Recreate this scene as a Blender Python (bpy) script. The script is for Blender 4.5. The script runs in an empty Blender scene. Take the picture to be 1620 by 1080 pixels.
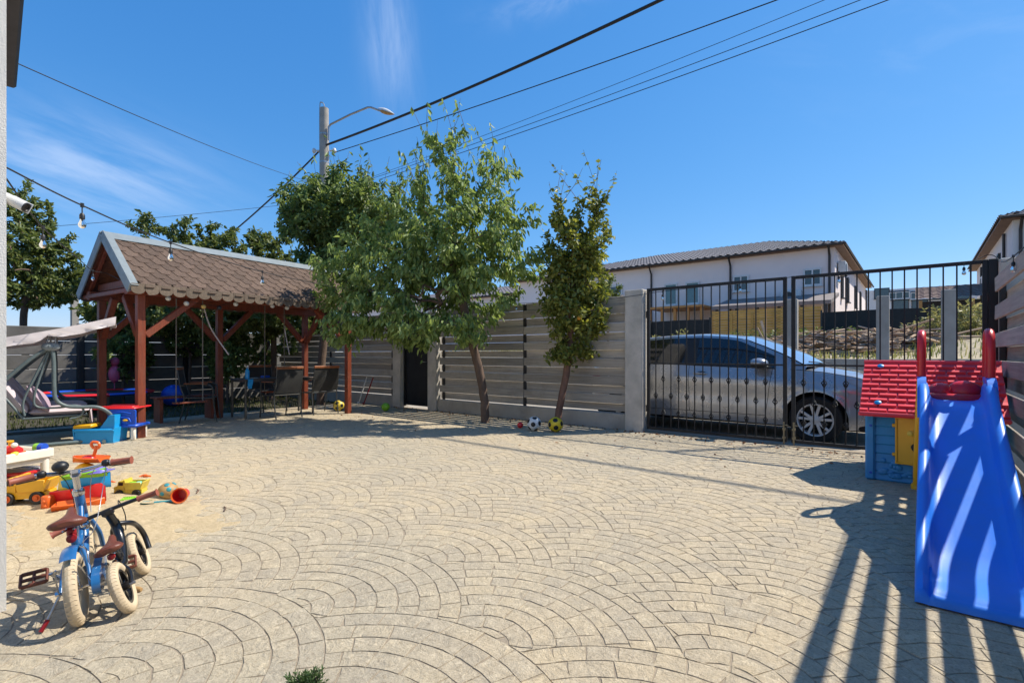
import bpy, math, random
import numpy as np
from mathutils import Vector, Matrix, noise
R = math.radians
rng = random.Random(7)
scene = bpy.context.scene
col = scene.collection

# ---------------------------------------------------------------- camera, sky, sun, exposure
CAMH = 1.15
YAW = R(38.66)
FW = Vector((-math.sin(YAW), math.cos(YAW), 0)); RT = Vector((math.cos(YAW), math.sin(YAW), 0))
cam_d = bpy.data.cameras.new('camera'); cam = bpy.data.objects.new('camera', cam_d); col.objects.link(cam)
cam.location = (0, 0, CAMH); cam.rotation_euler = (R(90), 0, YAW)
cam_d.sensor_width = 36; cam_d.lens = 36 * 800 / 1620; cam_d.shift_y = 21 / 1620
cam_d.clip_start = .05; cam_d.clip_end = 2000
scene.camera = cam

TO_SUN = Vector((.50, .65, 1)).normalized()
SUN_EL = math.asin(TO_SUN.z); SUN_AZ = math.atan2(TO_SUN.x, TO_SUN.y)
world = bpy.data.worlds.new('World'); scene.world = world; world.use_nodes = True
wn = world.node_tree; wn.nodes.clear()
wo = wn.nodes.new('ShaderNodeOutputWorld'); wb = wn.nodes.new('ShaderNodeBackground')
sky = wn.nodes.new('ShaderNodeTexSky'); sky.sky_type = 'NISHITA'; sky.sun_disc = False
sky.sun_elevation = SUN_EL; sky.sun_rotation = SUN_AZ
sky.air_density = 1.0; sky.dust_density = .25; sky.ozone_density = 2.2; sky.altitude = 200
wb.inputs['Strength'].default_value = .14
hsv = wn.nodes.new('ShaderNodeHueSaturation'); hsv.inputs['Saturation'].default_value = 1.22
hsv.inputs['Value'].default_value = 1.0
wn.links.new(sky.outputs[0], hsv.inputs['Color'])
# thin cirrus: wisps drawn by stretched noise, thicker in two patches of the sky as on that day
tcw = wn.nodes.new('ShaderNodeTexCoord'); sxyz = wn.nodes.new('ShaderNodeSeparateXYZ'); wn.links.new(tcw.outputs['Generated'], sxyz.inputs[0])
def wm(op, a, b=None):
    n = wn.nodes.new('ShaderNodeMath'); n.operation = op
    for i, v in enumerate((a, b)):
        if v is None: continue
        if isinstance(v, (int, float)): n.inputs[i].default_value = v
        else: wn.links.new(v, n.inputs[i])
    return n.outputs[0]
az = wm('ARCTAN2', sxyz.outputs[0], sxyz.outputs[1]); el = wm('ARCSINE', sxyz.outputs[2])
def wisp(az0, el0, sa, se, tilt, nsc, amp, lo, hi, seed):
    da = wm('SUBTRACT', az, R(az0)); de = wm('SUBTRACT', el, R(el0)); da2 = wm('SUBTRACT', da, wm('MULTIPLY', de, tilt))
    g = wm('EXPONENT', wm('MULTIPLY', wm('ADD', wm('POWER', wm('ABSOLUTE', wm('DIVIDE', da2, R(sa))), 2), wm('POWER', wm('ABSOLUTE', wm('DIVIDE', de, R(se))), 2)), -1))
    cx = wn.nodes.new('ShaderNodeCombineXYZ'); wn.links.new(wm('MULTIPLY', da2, nsc[0]), cx.inputs[0]); wn.links.new(wm('MULTIPLY', wm('ADD', de, wm('MULTIPLY', da2, .25)), nsc[1]), cx.inputs[1]); cx.inputs[2].default_value = seed
    n = wn.nodes.new('ShaderNodeTexNoise'); n.inputs['Scale'].default_value = 1; n.inputs['Detail'].default_value = 7; n.inputs['Roughness'].default_value = .6; n.inputs['Distortion'].default_value = .4; wn.links.new(cx.outputs[0], n.inputs['Vector'])
    r_ = wn.nodes.new('ShaderNodeMapRange'); r_.interpolation_type = 'SMOOTHSTEP'; r_.inputs['From Min'].default_value = lo; r_.inputs['From Max'].default_value = hi; wn.links.new(n.outputs['Fac'], r_.inputs['Value'])
    return wm('MULTIPLY', wm('MULTIPLY', g, r_.outputs[0]), amp)
cfac = wm('ADD', wisp(-52.3, 31.5, 2.3, 5.5, -.12, (24, 5), .42, .22, .75, 3.1), wisp(-79, 15.5, 8.5, 3.6, 0, (5, 26), .48, .28, .72, 8.4))
cfac = wm('ADD', cfac, wisp(-34, 35, 5, 1.6, 2.2, (10, 30), .3, .3, .8, 1.7)); cfac = wm('ADD', cfac, wisp(5, 27, 14, 7, 0, (7, 16), .10, .45, .8, 5.2)); cfac = wm('MINIMUM', wm('ADD', cfac, wisp(150, 30, 60, 20, 0, (4, 10), .35, .45, .8, 2.2)), .8)
mx = wn.nodes.new('ShaderNodeMix'); mx.data_type = 'RGBA'
wn.links.new(cfac, mx.inputs[0])
sp = wn.nodes.new('ShaderNodeSeparateColor'); cb = wn.nodes.new('ShaderNodeCombineColor'); wn.links.new(hsv.outputs[0], sp.inputs[0])
for k, (pw, sc) in enumerate(((.94, .54), (.66, 1.02), (.5, 1.86))):      # film response of the sky: horizon held back
    p1 = wn.nodes.new('ShaderNodeMath'); p1.operation = 'POWER'; p1.inputs[1].default_value = pw; p2 = wn.nodes.new('ShaderNodeMath'); p2.operation = 'MULTIPLY'; p2.inputs[1].default_value = sc
    wn.links.new(sp.outputs[k], p1.inputs[0]); wn.links.new(p1.outputs[0], p2.inputs[0]); wn.links.new(p2.outputs[0], cb.inputs[k])
wn.links.new(cb.outputs[0], mx.inputs[6]); mx.inputs[7].default_value = (3.4, 4.1, 5.4, 1)
wn.links.new(mx.outputs[2], wb.inputs['Color']); wn.links.new(wb.outputs[0], wo.inputs['Surface'])

sun_d = bpy.data.lights.new('sun', 'SUN'); sun_d.energy = 4.5; sun_d.angle = R(.53); sun_d.color = (1, .93, .81)
sun = bpy.data.objects.new('sun', sun_d); col.objects.link(sun)
sun.rotation_euler = TO_SUN.to_track_quat('Z', 'Y').to_euler(); sun.location = (4, 6, 12)
vs = scene.view_settings; vs.view_transform = 'Standard'; vs.look = 'None'; vs.gamma = 1; vs.use_curve_mapping = False; vs.exposure = .6
scene.display_settings.display_device = 'sRGB'

# ---------------------------------------------------------------- places: metres read off the photograph
def at(px, py, d):          # a point d metres in front of the camera
    u = (px - 810) / 800; v = (561 - py) / 800
    p = FW * d + RT * (u * d); return Vector((p.x, p.y, CAMH + v * d))
def on_ground(px, py, z=0.0):
    return at(px, py, (CAMH - z) * 800 / (py - 561))
def on_wall(px, Y):          # X where the sight line of column px meets the plane y = Y
    u = (px - 810) / 800; d = Y / (FW.y + u * RT.y); return d * (FW.x + u * RT.x)
def on_wall_z(px, py, Y):
    u = (px - 810) / 800; d = Y / (FW.y + u * RT.y); return Vector((d * (FW.x + u * RT.x), Y, CAMH + (561 - py) / 800 * d))
def project(p):
    d = p[0] * FW.x + p[1] * FW.y; l = p[0] * RT.x + p[1] * RT.y
    return (810 + 800 * l / d, 561 - 800 * (p[2] - CAMH) / d, d) if d > .05 else (-9e9, 0, d)

# ---------------------------------------------------------------- materials
def nd(t, kind, **kw):
    n = t.nodes.new(kind)
    for k, v in kw.items():
        if k in n.inputs: n.inputs[k].default_value = v
        else: setattr(n, k, v)
    return n
MATS = {}
def mk(name, c, rough=.6, var=.12, scale=6, c2=None, bump=0, bscale=60, metal=0, coat=0, spec=.5, grain=None, objrand=0, dirt=0, sss=0, det=5):
    """A surface: base colour mixed with c2 by noise, random shade per piece, fine relief."""
    m = bpy.data.materials.new(name); m.use_nodes = True; t = m.node_tree
    b = t.nodes['Principled BSDF']
    geo = nd(t, 'ShaderNodeNewGeometry'); vec = geo.outputs['Position']
    if grain:
        mpn = nd(t, 'ShaderNodeMapping'); mpn.inputs['Scale'].default_value = grain; t.links.new(vec, mpn.inputs['Vector']); vec = mpn.outputs[0]
    n1 = nd(t, 'ShaderNodeTexNoise', Scale=scale, Detail=det, Roughness=.6); t.links.new(vec, n1.inputs['Vector'])
    if c2 is None: c2 = tuple(max(0, x * (1 - 2.2 * var)) for x in c)
    rp = nd(t, 'ShaderNodeMapRange'); rp.inputs['From Min'].default_value = .3; rp.inputs['From Max'].default_value = .7
    t.links.new(n1.outputs['Fac'], rp.inputs['Value'])
    mixn = nd(t, 'ShaderNodeMix', data_type='RGBA'); mixn.inputs[6].default_value = (*c, 1); mixn.inputs[7].default_value = (*c2, 1)
    t.links.new(rp.outputs[0], mixn.inputs[0]); out = mixn.outputs[2]
    if objrand:
        oi = nd(t, 'ShaderNodeObjectInfo'); r2 = nd(t, 'ShaderNodeMapRange'); r2.inputs['To Min'].default_value = 1 - objrand; r2.inputs['To Max'].default_value = 1 + objrand
        t.links.new(oi.outputs['Random'], r2.inputs['Value']); h = nd(t, 'ShaderNodeHueSaturation'); t.links.new(out, h.inputs['Color']); t.links.new(r2.outputs[0], h.inputs['Value']); out = h.outputs[0]
    if dirt:
        n3 = nd(t, 'ShaderNodeTexNoise', Scale=2.3, Detail=8, Roughness=.7); t.links.new(geo.outputs['Position'], n3.inputs['Vector'])
        r3 = nd(t, 'ShaderNodeMapRange'); r3.inputs['From Min'].default_value = .5; r3.inputs['From Max'].default_value = .72; r3.inputs['To Max'].default_value = dirt
        t.links.new(n3.outputs['Fac'], r3.inputs['Value']); m3 = nd(t, 'ShaderNodeMix', data_type='RGBA'); m3.inputs[7].default_value = (.16, .14, .11, 1)
        t.links.new(r3.outputs[0], m3.inputs[0]); t.links.new(out, m3.inputs[6]); out = m3.outputs[2]
    t.links.new(out, b.inputs['Base Color'])
    b.inputs['Metallic'].default_value = metal; b.inputs['Specular IOR Level'].default_value = spec
    b.inputs['Coat Weight'].default_value = coat; b.inputs['Coat Roughness'].default_value = .06
    rr = nd(t, 'ShaderNodeMapRange'); rr.inputs['To Min'].default_value = max(.03, rough - .08); rr.inputs['To Max'].default_value = min(1, rough + .1)
    t.links.new(n1.outputs['Fac'], rr.inputs['Value']); t.links.new(rr.outputs[0], b.inputs['Roughness'])
    if bump:
        n2 = nd(t, 'ShaderNodeTexNoise', Scale=bscale, Detail=5, Roughness=.65); t.links.new(vec, n2.inputs['Vector'])
        bp = nd(t, 'ShaderNodeBump', Strength=min(1, bump * 1.0), Distance=.02); t.links.new(n2.outputs['Fac'], bp.inputs['Height']); t.links.new(bp.outputs[0], b.inputs['Normal'])
    MATS[name] = m; return m
def leafmat(name, dark, light, back=.25):
    m = bpy.data.materials.new(name); m.use_nodes = True; t = m.node_tree; b = t.nodes['Principled BSDF']
    a = nd(t, 'ShaderNodeAttribute', attribute_name='tone')
    ramp = nd(t, 'ShaderNodeMix', data_type='RGBA'); ramp.inputs[6].default_value = (*dark, 1); ramp.inputs[7].default_value = (*light, 1)
    t.links.new(a.outputs['Fac'], ramp.inputs[0]); t.links.new(ramp.outputs[2], b.inputs['Base Color'])
    b.inputs['Roughness'].default_value = .45; b.inputs['Specular IOR Level'].default_value = .35
    tr = nd(t, 'ShaderNodeBsdfTranslucent'); hs = nd(t, 'ShaderNodeHueSaturation', Hue=.485, Saturation=1.15, Value=1.6)
    t.links.new(ramp.outputs[2], hs.inputs['Color']); t.links.new(hs.outputs[0], tr.inputs['Color'])
    ms = nd(t, 'ShaderNodeMixShader', Fac=back); t.links.new(b.outputs[0], ms.inputs[1]); t.links.new(tr.outputs[0], ms.inputs[2])
    t.links.new(ms.outputs[0], t.nodes['Material Output'].inputs['Surface']); return m
def glassmat(name, tint, rough=.03):
    m = bpy.data.materials.new(name); m.use_nodes = True; t = m.node_tree; b = t.nodes['Principled BSDF']
    b.inputs['Base Color'].default_value = (*tint, 1); b.inputs['Roughness'].default_value = rough
    b.inputs['Transmission Weight'].default_value = 1.0; b.inputs['IOR'].default_value = 1.45
    return m

M = MATS
mk('concrete', (.55, .505, .44), .9, c2=(.40, .37, .32), scale=4.5, bump=.5, bscale=70, dirt=.35, det=9)
mk('plinth', (.42, .385, .33), .92, c2=(.30, .275, .235), scale=2.4, bump=.35, bscale=70, dirt=.4)
mk('board', (.43, .385, .325), .85, c2=(.28, .25, .21), scale=5, grain=(.35, 6, 9), bump=.4, bscale=28, objrand=.26, dirt=.45)
mk('board_y', (.44, .40, .345), .85, c2=(.30, .27, .235), scale=5, grain=(6, .35, 9), bump=.35, bscale=28, objrand=.18, dirt=.25)
mk('panel', (.155, .148, .135), .9, c2=(.09, .086, .08), scale=3, bump=.3, bscale=60, objrand=.1, dirt=.3)  # darker than the concrete itself: the canopy's shade is put into the colour
mk('black_steel', (.008, .008, .009), .6, var=.2, scale=20, bump=.05, bscale=120)
mk('black_door', (.006, .006, .007), .6, var=.2, scale=4)
mk('steel_post', (.02, .02, .021), .5, var=.2)
mk('zinc', (.42, .43, .44), .4, metal=.8, scale=12)
mk('brass', (.32, .27, .17), .5, metal=.6, scale=30)
mk('wall_render', (.72, .69, .63), .95, c2=(.62, .59, .54), scale=4, bump=.35, bscale=140)
mk('dark_gutter', (.035, .026, .022), .5)
mk('soffit', (.20, .12, .08), .7)
mk('white_plastic', (.78, .77, .74), .35, c2=(.70, .68, .63), scale=9)
mk('red_stain', (.24, .050, .018), .5, c2=(.14, .027, .010), scale=6, grain=(9, 9, .7), bump=.35, bscale=24, dirt=.25, det=9)
mk('roof_board', (.16, .055, .026), .65, c2=(.10, .034, .017), scale=5, grain=(1, 8, 1))
mk('shingle', (.142, .094, .068), .95, c2=(.092, .062, .046), scale=26, bump=.5, bscale=300, objrand=.2)
mk('scallop', (.185, .142, .105), .95, c2=(.13, .098, .072), scale=26, bump=.5, bscale=300, objrand=.12)
mk('grey_trim', (.22, .26, .275), .5, c2=(.17, .20, .215), scale=9)
mk('felt', (.03, .025, .022), .95)
mk('road', (.38, .335, .27), .95, c2=(.28, .245, .20), scale=1.6, bump=.5, bscale=50)
mk('earth', (.20, .165, .115), .98, c2=(.12, .105, .06), scale=.9, bump=.6, bscale=18, det=9)
mk('plot_earth', (.46, .385, .265), .98, c2=(.33, .27, .17), scale=1.4, bump=.6, bscale=18, det=9)
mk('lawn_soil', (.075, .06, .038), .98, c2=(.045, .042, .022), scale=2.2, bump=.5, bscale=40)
mk('slab', (.33, .272, .195), .95, c2=(.25, .205, .15), scale=5, bump=.4, bscale=60)
mk('facade', (.80, .71, .69), .9, c2=(.74, .655, .635), scale=.8, bump=.1, bscale=50)
mk('facade_grey', (.66, .645, .64), .9, c2=(.60, .585, .58), scale=.6)
mk('roof_metal', (.17, .148, .142), .5, c2=(.13, .112, .107), scale=1.2)
mk('win_frame', (.70, .70, .69), .4)
mk('dark_frame', (.03, .03, .032), .4)
mk('pane', (.055, .085, .095), .06, var=.1, spec=.7)
mk('pane_teal', (.10, .20, .21), .08, var=.1, spec=.7)
mk('bamboo', (.72, .40, .10), .8, c2=(.55, .29, .07), scale=4, objrand=.16)
mk('black_sheet', (.014, .016, .018), .7, bump=.1, bscale=12)
mk('orange_wood', (.55, .26, .07), .6, grain=(1, 1, 8))
mk('awning', (.24, .205, .19), .7)
mk('brown_roof', (.19, .115, .09), .75, c2=(.15, .09, .07))
mk('plank_grey', (.42, .355, .29), .9, c2=(.31, .26, .21), scale=9, objrand=.35)
mk('plank_tan', (.50, .355, .235), .9, c2=(.36, .245, .16), scale=9, objrand=.3)
mk('pole_concrete', (.36, .335, .30), .9, c2=(.27, .25, .22), scale=3, bump=.2, bscale=40)
mk('cable', (.018, .018, .019), .6)
mk('bark', (.16, .105, .075), .9, c2=(.085, .058, .044), scale=14, grain=(1, 1, .35), bump=.7, bscale=40)
mk('bark_red', (.20, .105, .068), .85, c2=(.11, .06, .042), scale=14, grain=(1, 1, .5), bump=.6, bscale=40)
mk('sand', (.74, .595, .375), .97, c2=(.56, .43, .25), scale=38, bump=1.0, bscale=160, det=12)
mk('p_red', (.70, .022, .028), .32, var=.06, scale=8, spec=.5, bump=.015, bscale=90)
mk('p_roofred', (.78, .045, .07), .42, c2=(.66, .04, .06), scale=6, objrand=.07, dirt=.14, det=10)
mk('p_blue', (.024, .20, .80), .42, c2=(.034, .21, .72), scale=5, spec=.35, bump=.03, bscale=60, dirt=.16, det=10)
mk('p_houseblue', (.028, .25, .55), .45, c2=(.028, .21, .46), scale=6, dirt=.2, det=10)
mk('p_yellow', (.75, .40, .012), .38, var=.06)
mk('p_lemon', (.72, .55, .05), .4, c2=(.55, .42, .07), scale=20)
mk('p_sky', (.012, .29, .62), .35, var=.05)
mk('p_royal', (.012, .08, .50), .35, var=.05)
mk('p_orange', (.70, .12, .012), .38, var=.05)
mk('p_green', (.22, .52, .03), .4, var=.06)
mk('p_mint', (.22, .58, .40), .4, var=.06)
mk('p_purple', (.16, .14, .50), .4, var=.06)
mk('p_pink', (.55, .10, .20), .45, var=.06)
mk('p_teal', (.03, .28, .33), .45, c2=(.025, .2, .25), scale=20)
mk('p_tan', (.44, .27, .10), .55, c2=(.34, .20, .08), scale=12)
mk('p_white', (.75, .70, .62), .4, c2=(.68, .62, .53), scale=10)
mk('p_black', (.012, .012, .013), .45)
mk('ball_white', (.68, .68, .66), .42, var=.05)
mk('ball_yellow', (.72, .52, .015), .42, var=.05)
mk('frame_green', (.115, .15, .155), .42, c2=(.09, .12, .125), scale=14)
mk('canvas', (.72, .66, .655), .9, c2=(.66, .60, .60), scale=5, bump=.25, bscale=300)
mk('cushion', (.58, .50, .53), .95, c2=(.52, .445, .475), scale=6, bump=.3, bscale=250)
mk('pillow', (.40, .305, .37), .95, c2=(.35, .26, .325), scale=6, bump=.3, bscale=250)
mk('sling', (.028, .028, .027), .8, bump=.3, bscale=400)
mk('chair_metal', (.09, .09, .085), .4, metal=.5)
mk('chair_wood', (.30, .10, .035), .5, grain=(1, 1, 1))
mk('table_top', (.11, .085, .07), .4)
mk('rope', (.22, .20, .17), .95)
mk('bulb_white', (.70, .68, .62), .3)
mk('bulb_amber', (.55, .36, .10), .3)
mk('car_paint', (.36, .37, .39), .26, c2=(.345, .355, .375), scale=2, metal=.55, coat=1.0)
mk('car_glass', (.012, .014, .016), .035, var=.1, spec=.8)
mk('car_screen', (.66, .74, .80), .03, var=.03, spec=1.0, metal=.8)
mk('rubber', (.014, .0135, .013), .85, bump=.2, bscale=150)
mk('rim', (.62, .62, .62), .35, metal=.25)
mk('lamp_glass', (.35, .36, .38), .12, spec=.8)
mk('underbody', (.008, .008, .008), .9)
mk('tyre_cream', (.56, .455, .305), .8, c2=(.47, .37, .24), scale=18, bump=.2, bscale=60)
mk('bike_blue', (.018, .125, .33), .28, c2=(.015, .105, .28), scale=12, coat=.5)
mk('bike_black', (.009, .009, .01), .3, coat=.4)
mk('leather', (.17, .048, .026), .42, c2=(.11, .03, .018), scale=14, bump=.15, bscale=140)
mk('grip', (.30, .085, .05), .55, c2=(.24, .065, .04), scale=30)
mk('chrome', (.62, .62, .63), .16, metal=1)
mk('alu', (.45, .45, .46), .35, metal=.9)
mk('dark_red', (.26, .008, .012), .35)
mk('fruit', (.62, .27, .02), .5)
M['bulb_glass'] = glassmat('bulb_glass', (.95, .95, .92))
L_CHERRY = leafmat('cherry_leaf', (.080, .130, .032), (.37, .465, .155), .42)
L_DARK = leafmat('dark_leaf', (.050, .092, .024), (.29, .36, .12), .38)
L_PEAR = leafmat('pear_leaf', (.075, .105, .020), (.33, .34, .085), .36)
L_FAR = leafmat('far_leaf', (.054, .088, .023), (.225, .26, .085), .34)
L_WEED = leafmat('weed_leaf', (.15, .17, .055), (.44, .40, .19), .3)
L_GRASS = leafmat('grass_blade', (.035, .055, .014), (.11, .12, .038), .25)
L_PLOT = leafmat('plot_grass', (.10, .135, .035), (.36, .34, .13), .3)
L_JUN = leafmat('juniper_leaf', (.028, .072, .024), (.15, .22, .075), .2)

# ---------------------------------------------------------------- mesh helpers
def frame_of(t, up=Vector((0, 0, 1))):
    t = t.normalized()
    if abs(t.dot(up)) > .97: up = Vector((1, 0, 0))
    s = t.cross(up).normalized(); return s, s.cross(t).normalized()
class MB:
    def __init__(s): s.v = []; s.f = []; s.mi = []
    def add(s, vs_, fs, mi=0, T=None):
        o = len(s.v)
        s.v += [tuple(T @ Vector(p)) for p in vs_] if T is not None else [tuple(p) for p in vs_]
        s.f += [tuple(i + o for i in f) for f in fs]; s.mi += [mi] * len(fs); return s
    def box(s, c, size, ch=0.0, T=None, mi=0):
        x, y, z = (k / 2 for k in size); ch = min(ch, x * .9, y * .9, z * .9)
        if ch <= 0:
            vv = [(i, j, k) for i in (-x, x) for j in (-y, y) for k in (-z, z)]
            ff = [(0, 1, 3, 2), (4, 6, 7, 5), (0, 4, 5, 1), (2, 3, 7, 6), (0, 2, 6, 4), (1, 5, 7, 3)]
        else:
            vv = []; idx = {}
            for i in (-1, 1):
                for j in (-1, 1):
                    for k in (-1, 1):
                        for a in range(3):
                            p = [i * x, j * y, k * z]; sg = (i, j, k)
                            for b in range(3):
                                if b != a: p[b] -= sg[b] * ch
                            idx[i, j, k, a] = len(vv); vv.append(tuple(p))
            ff = []
            for a in range(3):
                b, c2 = (a + 1) % 3, (a + 2) % 3
                for sg in (-1, 1):
                    q = []
                    for (u, w) in ((-1, -1), (1, -1), (1, 1), (-1, 1)):
                        k = [0, 0, 0]; k[a] = sg; k[b] = u; k[c2] = w; q.append(idx[k[0], k[1], k[2], a])
                    ff.append(tuple(q if sg > 0 else q[::-1]))
                for u in (-1, 1):
                    for w in (-1, 1):
                        k0 = [0, 0, 0]; k0[a] = -1; k0[b] = u; k0[c2] = w; k1 = list(k0); k1[a] = 1
                        q = [idx[(*k0, b)], idx[(*k1, b)], idx[(*k1, c2)], idx[(*k0, c2)]]
                        ff.append(tuple(q if u * w < 0 else q[::-1]))
            for i in (-1, 1):
                for j in (-1, 1):
                    for k in (-1, 1):
                        q = [idx[i, j, k, 0], idx[i, j, k, 1], idx[i, j, k, 2]]
                        ff.append(tuple(q if i * j * k > 0 else q[::-1]))
        vv = [(p[0] + c[0], p[1] + c[1], p[2] + c[2]) for p in vv]
        return s.add(vv, ff, mi, T)
    def beam(s, p0, p1, w, h, ch=.004, up=(0, 0, 1), mi=0):
        p0 = Vector(p0); p1 = Vector(p1); d = p1 - p0; sd, u = frame_of(d, Vector(up)); t = d.normalized()
        T = Matrix(((t.x, sd.x, u.x, (p0.x + p1.x) / 2), (t.y, sd.y, u.y, (p0.y + p1.y) / 2), (t.z, sd.z, u.z, (p0.z + p1.z) / 2), (0, 0, 0, 1)))
        return s.box((0, 0, 0), (d.length, w, h), ch, T, mi)
    def tube(s, pts, r, seg=8, caps=True, mi=0, T=None, closed=False):
        pts = [Vector(p) for p in pts]; n = len(pts); vv = []; ff = []; up = None
        for i, p in enumerate(pts):
            a = pts[i - 1] if i > 0 or closed else p; b = pts[(i + 1) % n] if i < n - 1 or closed else p
            t = (b - a).normalized()
            if up is None: sd, up = frame_of(t)
            else:
                sd = t.cross(up)
                if sd.length < 1e-5: sd, up = frame_of(t)
                sd.normalize(); up = sd.cross(t).normalized()
            rr = r[i] if isinstance(r, (list, tuple)) else r
            for k in range(seg):
                an = 2 * math.pi * k / seg; vv.append(p + sd * (rr * math.cos(an)) + up * (rr * math.sin(an)))
        m_ = n if closed else n - 1
        for i in range(m_):
            a = i * seg; b = ((i + 1) % n) * seg
            for k in range(seg): k2 = (k + 1) % seg; ff.append((a + k, a + k2, b + k2, b + k))
        if caps and not closed: ff.append(tuple(range(seg - 1, -1, -1))); ff.append(tuple((n - 1) * seg + k for k in range(seg)))
        return s.add(vv, ff, mi, T)
    def lathe(s, prof, seg=16, T=None, mi=0, caps=True):
        vv = []; ff = []; n = len(prof)
        for (r_, z) in prof:
            for k in range(seg): an = 2 * math.pi * k / seg; vv.append((r_ * math.cos(an), r_ * math.sin(an), z))
        for i in range(n - 1):
            for k in range(seg): k2 = (k + 1) % seg; ff.append((i * seg + k, i * seg + k2, (i + 1) * seg + k2, (i + 1) * seg + k))
        if caps and prof[0][0] > 1e-6: ff.append(tuple(range(seg - 1, -1, -1)))
        if caps and prof[-1][0] > 1e-6: ff.append(tuple((n - 1) * seg + k for k in range(seg)))
        return s.add(vv, ff, mi, T)
    def ell(s, c, rad, seg=12, rings=7, T=None, mi=0):
        prof = [(max(1e-7, math.sin(math.pi * i / rings)), -math.cos(math.pi * i / rings)) for i in range(rings + 1)]
        T2 = Matrix.Translation(c) @ Matrix.Diagonal((*rad, 1)); return s.lathe(prof, seg, (T @ T2) if T is not None else T2, mi)
    def prism(s, poly, y0, y1, T=None, mi=0):       # a polygon of (x, z) with thickness along y
        n = len(poly); vv = [(x, y0, z) for x, z in poly] + [(x, y1, z) for x, z in poly]
        ff = [tuple(range(n)), tuple(range(2 * n - 1, n - 1, -1))] + [(i, i + n, (i + 1) % n + n, (i + 1) % n) for i in range(n)]
        return s.add(vv, ff, mi, T)
    def grid(s, nu, nv, fn, T=None, mi=0, flip=False, wrap=False):
        vv = [fn(i, j) for i in range(nu) for j in range(nv)]; ff = []
        for i in range(nu - 1):
            for j in range(nv - 1 + (1 if wrap else 0)):
                j2 = (j + 1) % nv; q = (i * nv + j, (i + 1) * nv + j, (i + 1) * nv + j2, i * nv + j2); ff.append(q[::-1] if flip else q)
        return s.add(vv, ff, mi, T)
    def mesh(s, name, mats, smooth=True, ang=35, T=None):
        me = bpy.data.meshes.new(name)
        me.from_pydata(s.v, [], s.f)
        for m_ in (mats if isinstance(mats, (list, tuple)) else [mats]): me.materials.append(M[m_] if isinstance(m_, str) else m_)
        if any(s.mi): me.polygons.foreach_set('material_index', s.mi)
        if smooth: me.shade_smooth(); me.set_sharp_from_angle(angle=R(ang))
        me.update(); return me
    def build(s, name, mats, parent=None, smooth=True, ang=35, label=None, kind=None, local=True, fix=False):
        me = s.mesh(name, mats, smooth, ang)
        if fix:
            import bmesh
            bm = bmesh.new(); bm.from_mesh(me); bmesh.ops.recalc_face_normals(bm, faces=bm.faces); bm.to_mesh(me); bm.free()
        return link(name, me, parent, label, kind, local)
def link(name, me, parent=None, label=None, kind=None, local=True):
    o = bpy.data.objects.new(name, me); col.objects.link(o)
    if parent is not None:
        o.parent = parent
        if not local: o.matrix_parent_inverse = parent.matrix_basis.inverted()
    if label: o['label'] = label
    if kind: o['kind'] = kind
    return o
def tag(o, label, cat, group=None, kind=None):
    o['label'] = label; o['category'] = cat
    if group: o['group'] = group
    if kind: o['kind'] = kind
    return o
def thing(name, label, cat, loc=(0, 0, 0), rz=0, group=None, rot=None):
    o = bpy.data.objects.new(name, None); col.objects.link(o); o.empty_display_size = .1
    o.location = loc; o.rotation_euler = rot if rot is not None else (0, 0, rz); return tag(o, label, cat, group)
def solo(mb, name, mats, label, cat, loc=(0, 0, 0), rot=(0, 0, 0), group=None, smooth=True, ang=35):
    o = mb.build(name, mats, None, smooth, ang); o.location = loc; o.rotation_euler = rot; return tag(o, label, cat, group)
def dup(root, loc=None, rot=None, label=None):
    def cp(o, par):
        c = o.copy(); col.objects.link(c)
        if par is not None: c.parent = par; c.matrix_parent_inverse = o.matrix_parent_inverse.copy()
        for ch in o.children: cp(ch, c)
        return c
    r = cp(root, None)
    if loc is not None: r.location = loc
    if rot is not None: r.rotation_euler = rot
    if label: r['label'] = label
    return r
def bez(pts, n=8):          # Catmull-Rom through points
    pts = [Vector(p) for p in pts]; P = [pts[0]] + pts + [pts[-1]]; out = []
    for i in range(1, len(P) - 2):
        a, b, c, d = P[i - 1], P[i], P[i + 1], P[i + 2]
        for k in range(n):
            t = k / n; out.append(.5 * ((2 * b) + (c - a) * t + (2 * a - 5 * b + 4 * c - d) * t * t + (3 * b - a - 3 * c + d) * t ** 3))
    out.append(pts[-1]); return out
def sm(a, b, x): t = min(1, max(0, (x - a) / (b - a))); return t * t * (3 - 2 * t)
def lerp_tab(tab, x):
    if x <= tab[0][0]: return tab[0][1]
    for (x0, y0), (x1, y1) in zip(tab, tab[1:]):
        if x <= x1: t = (x - x0) / (x1 - x0); return y0 + (y1 - y0) * t
    return tab[-1][1]

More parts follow.
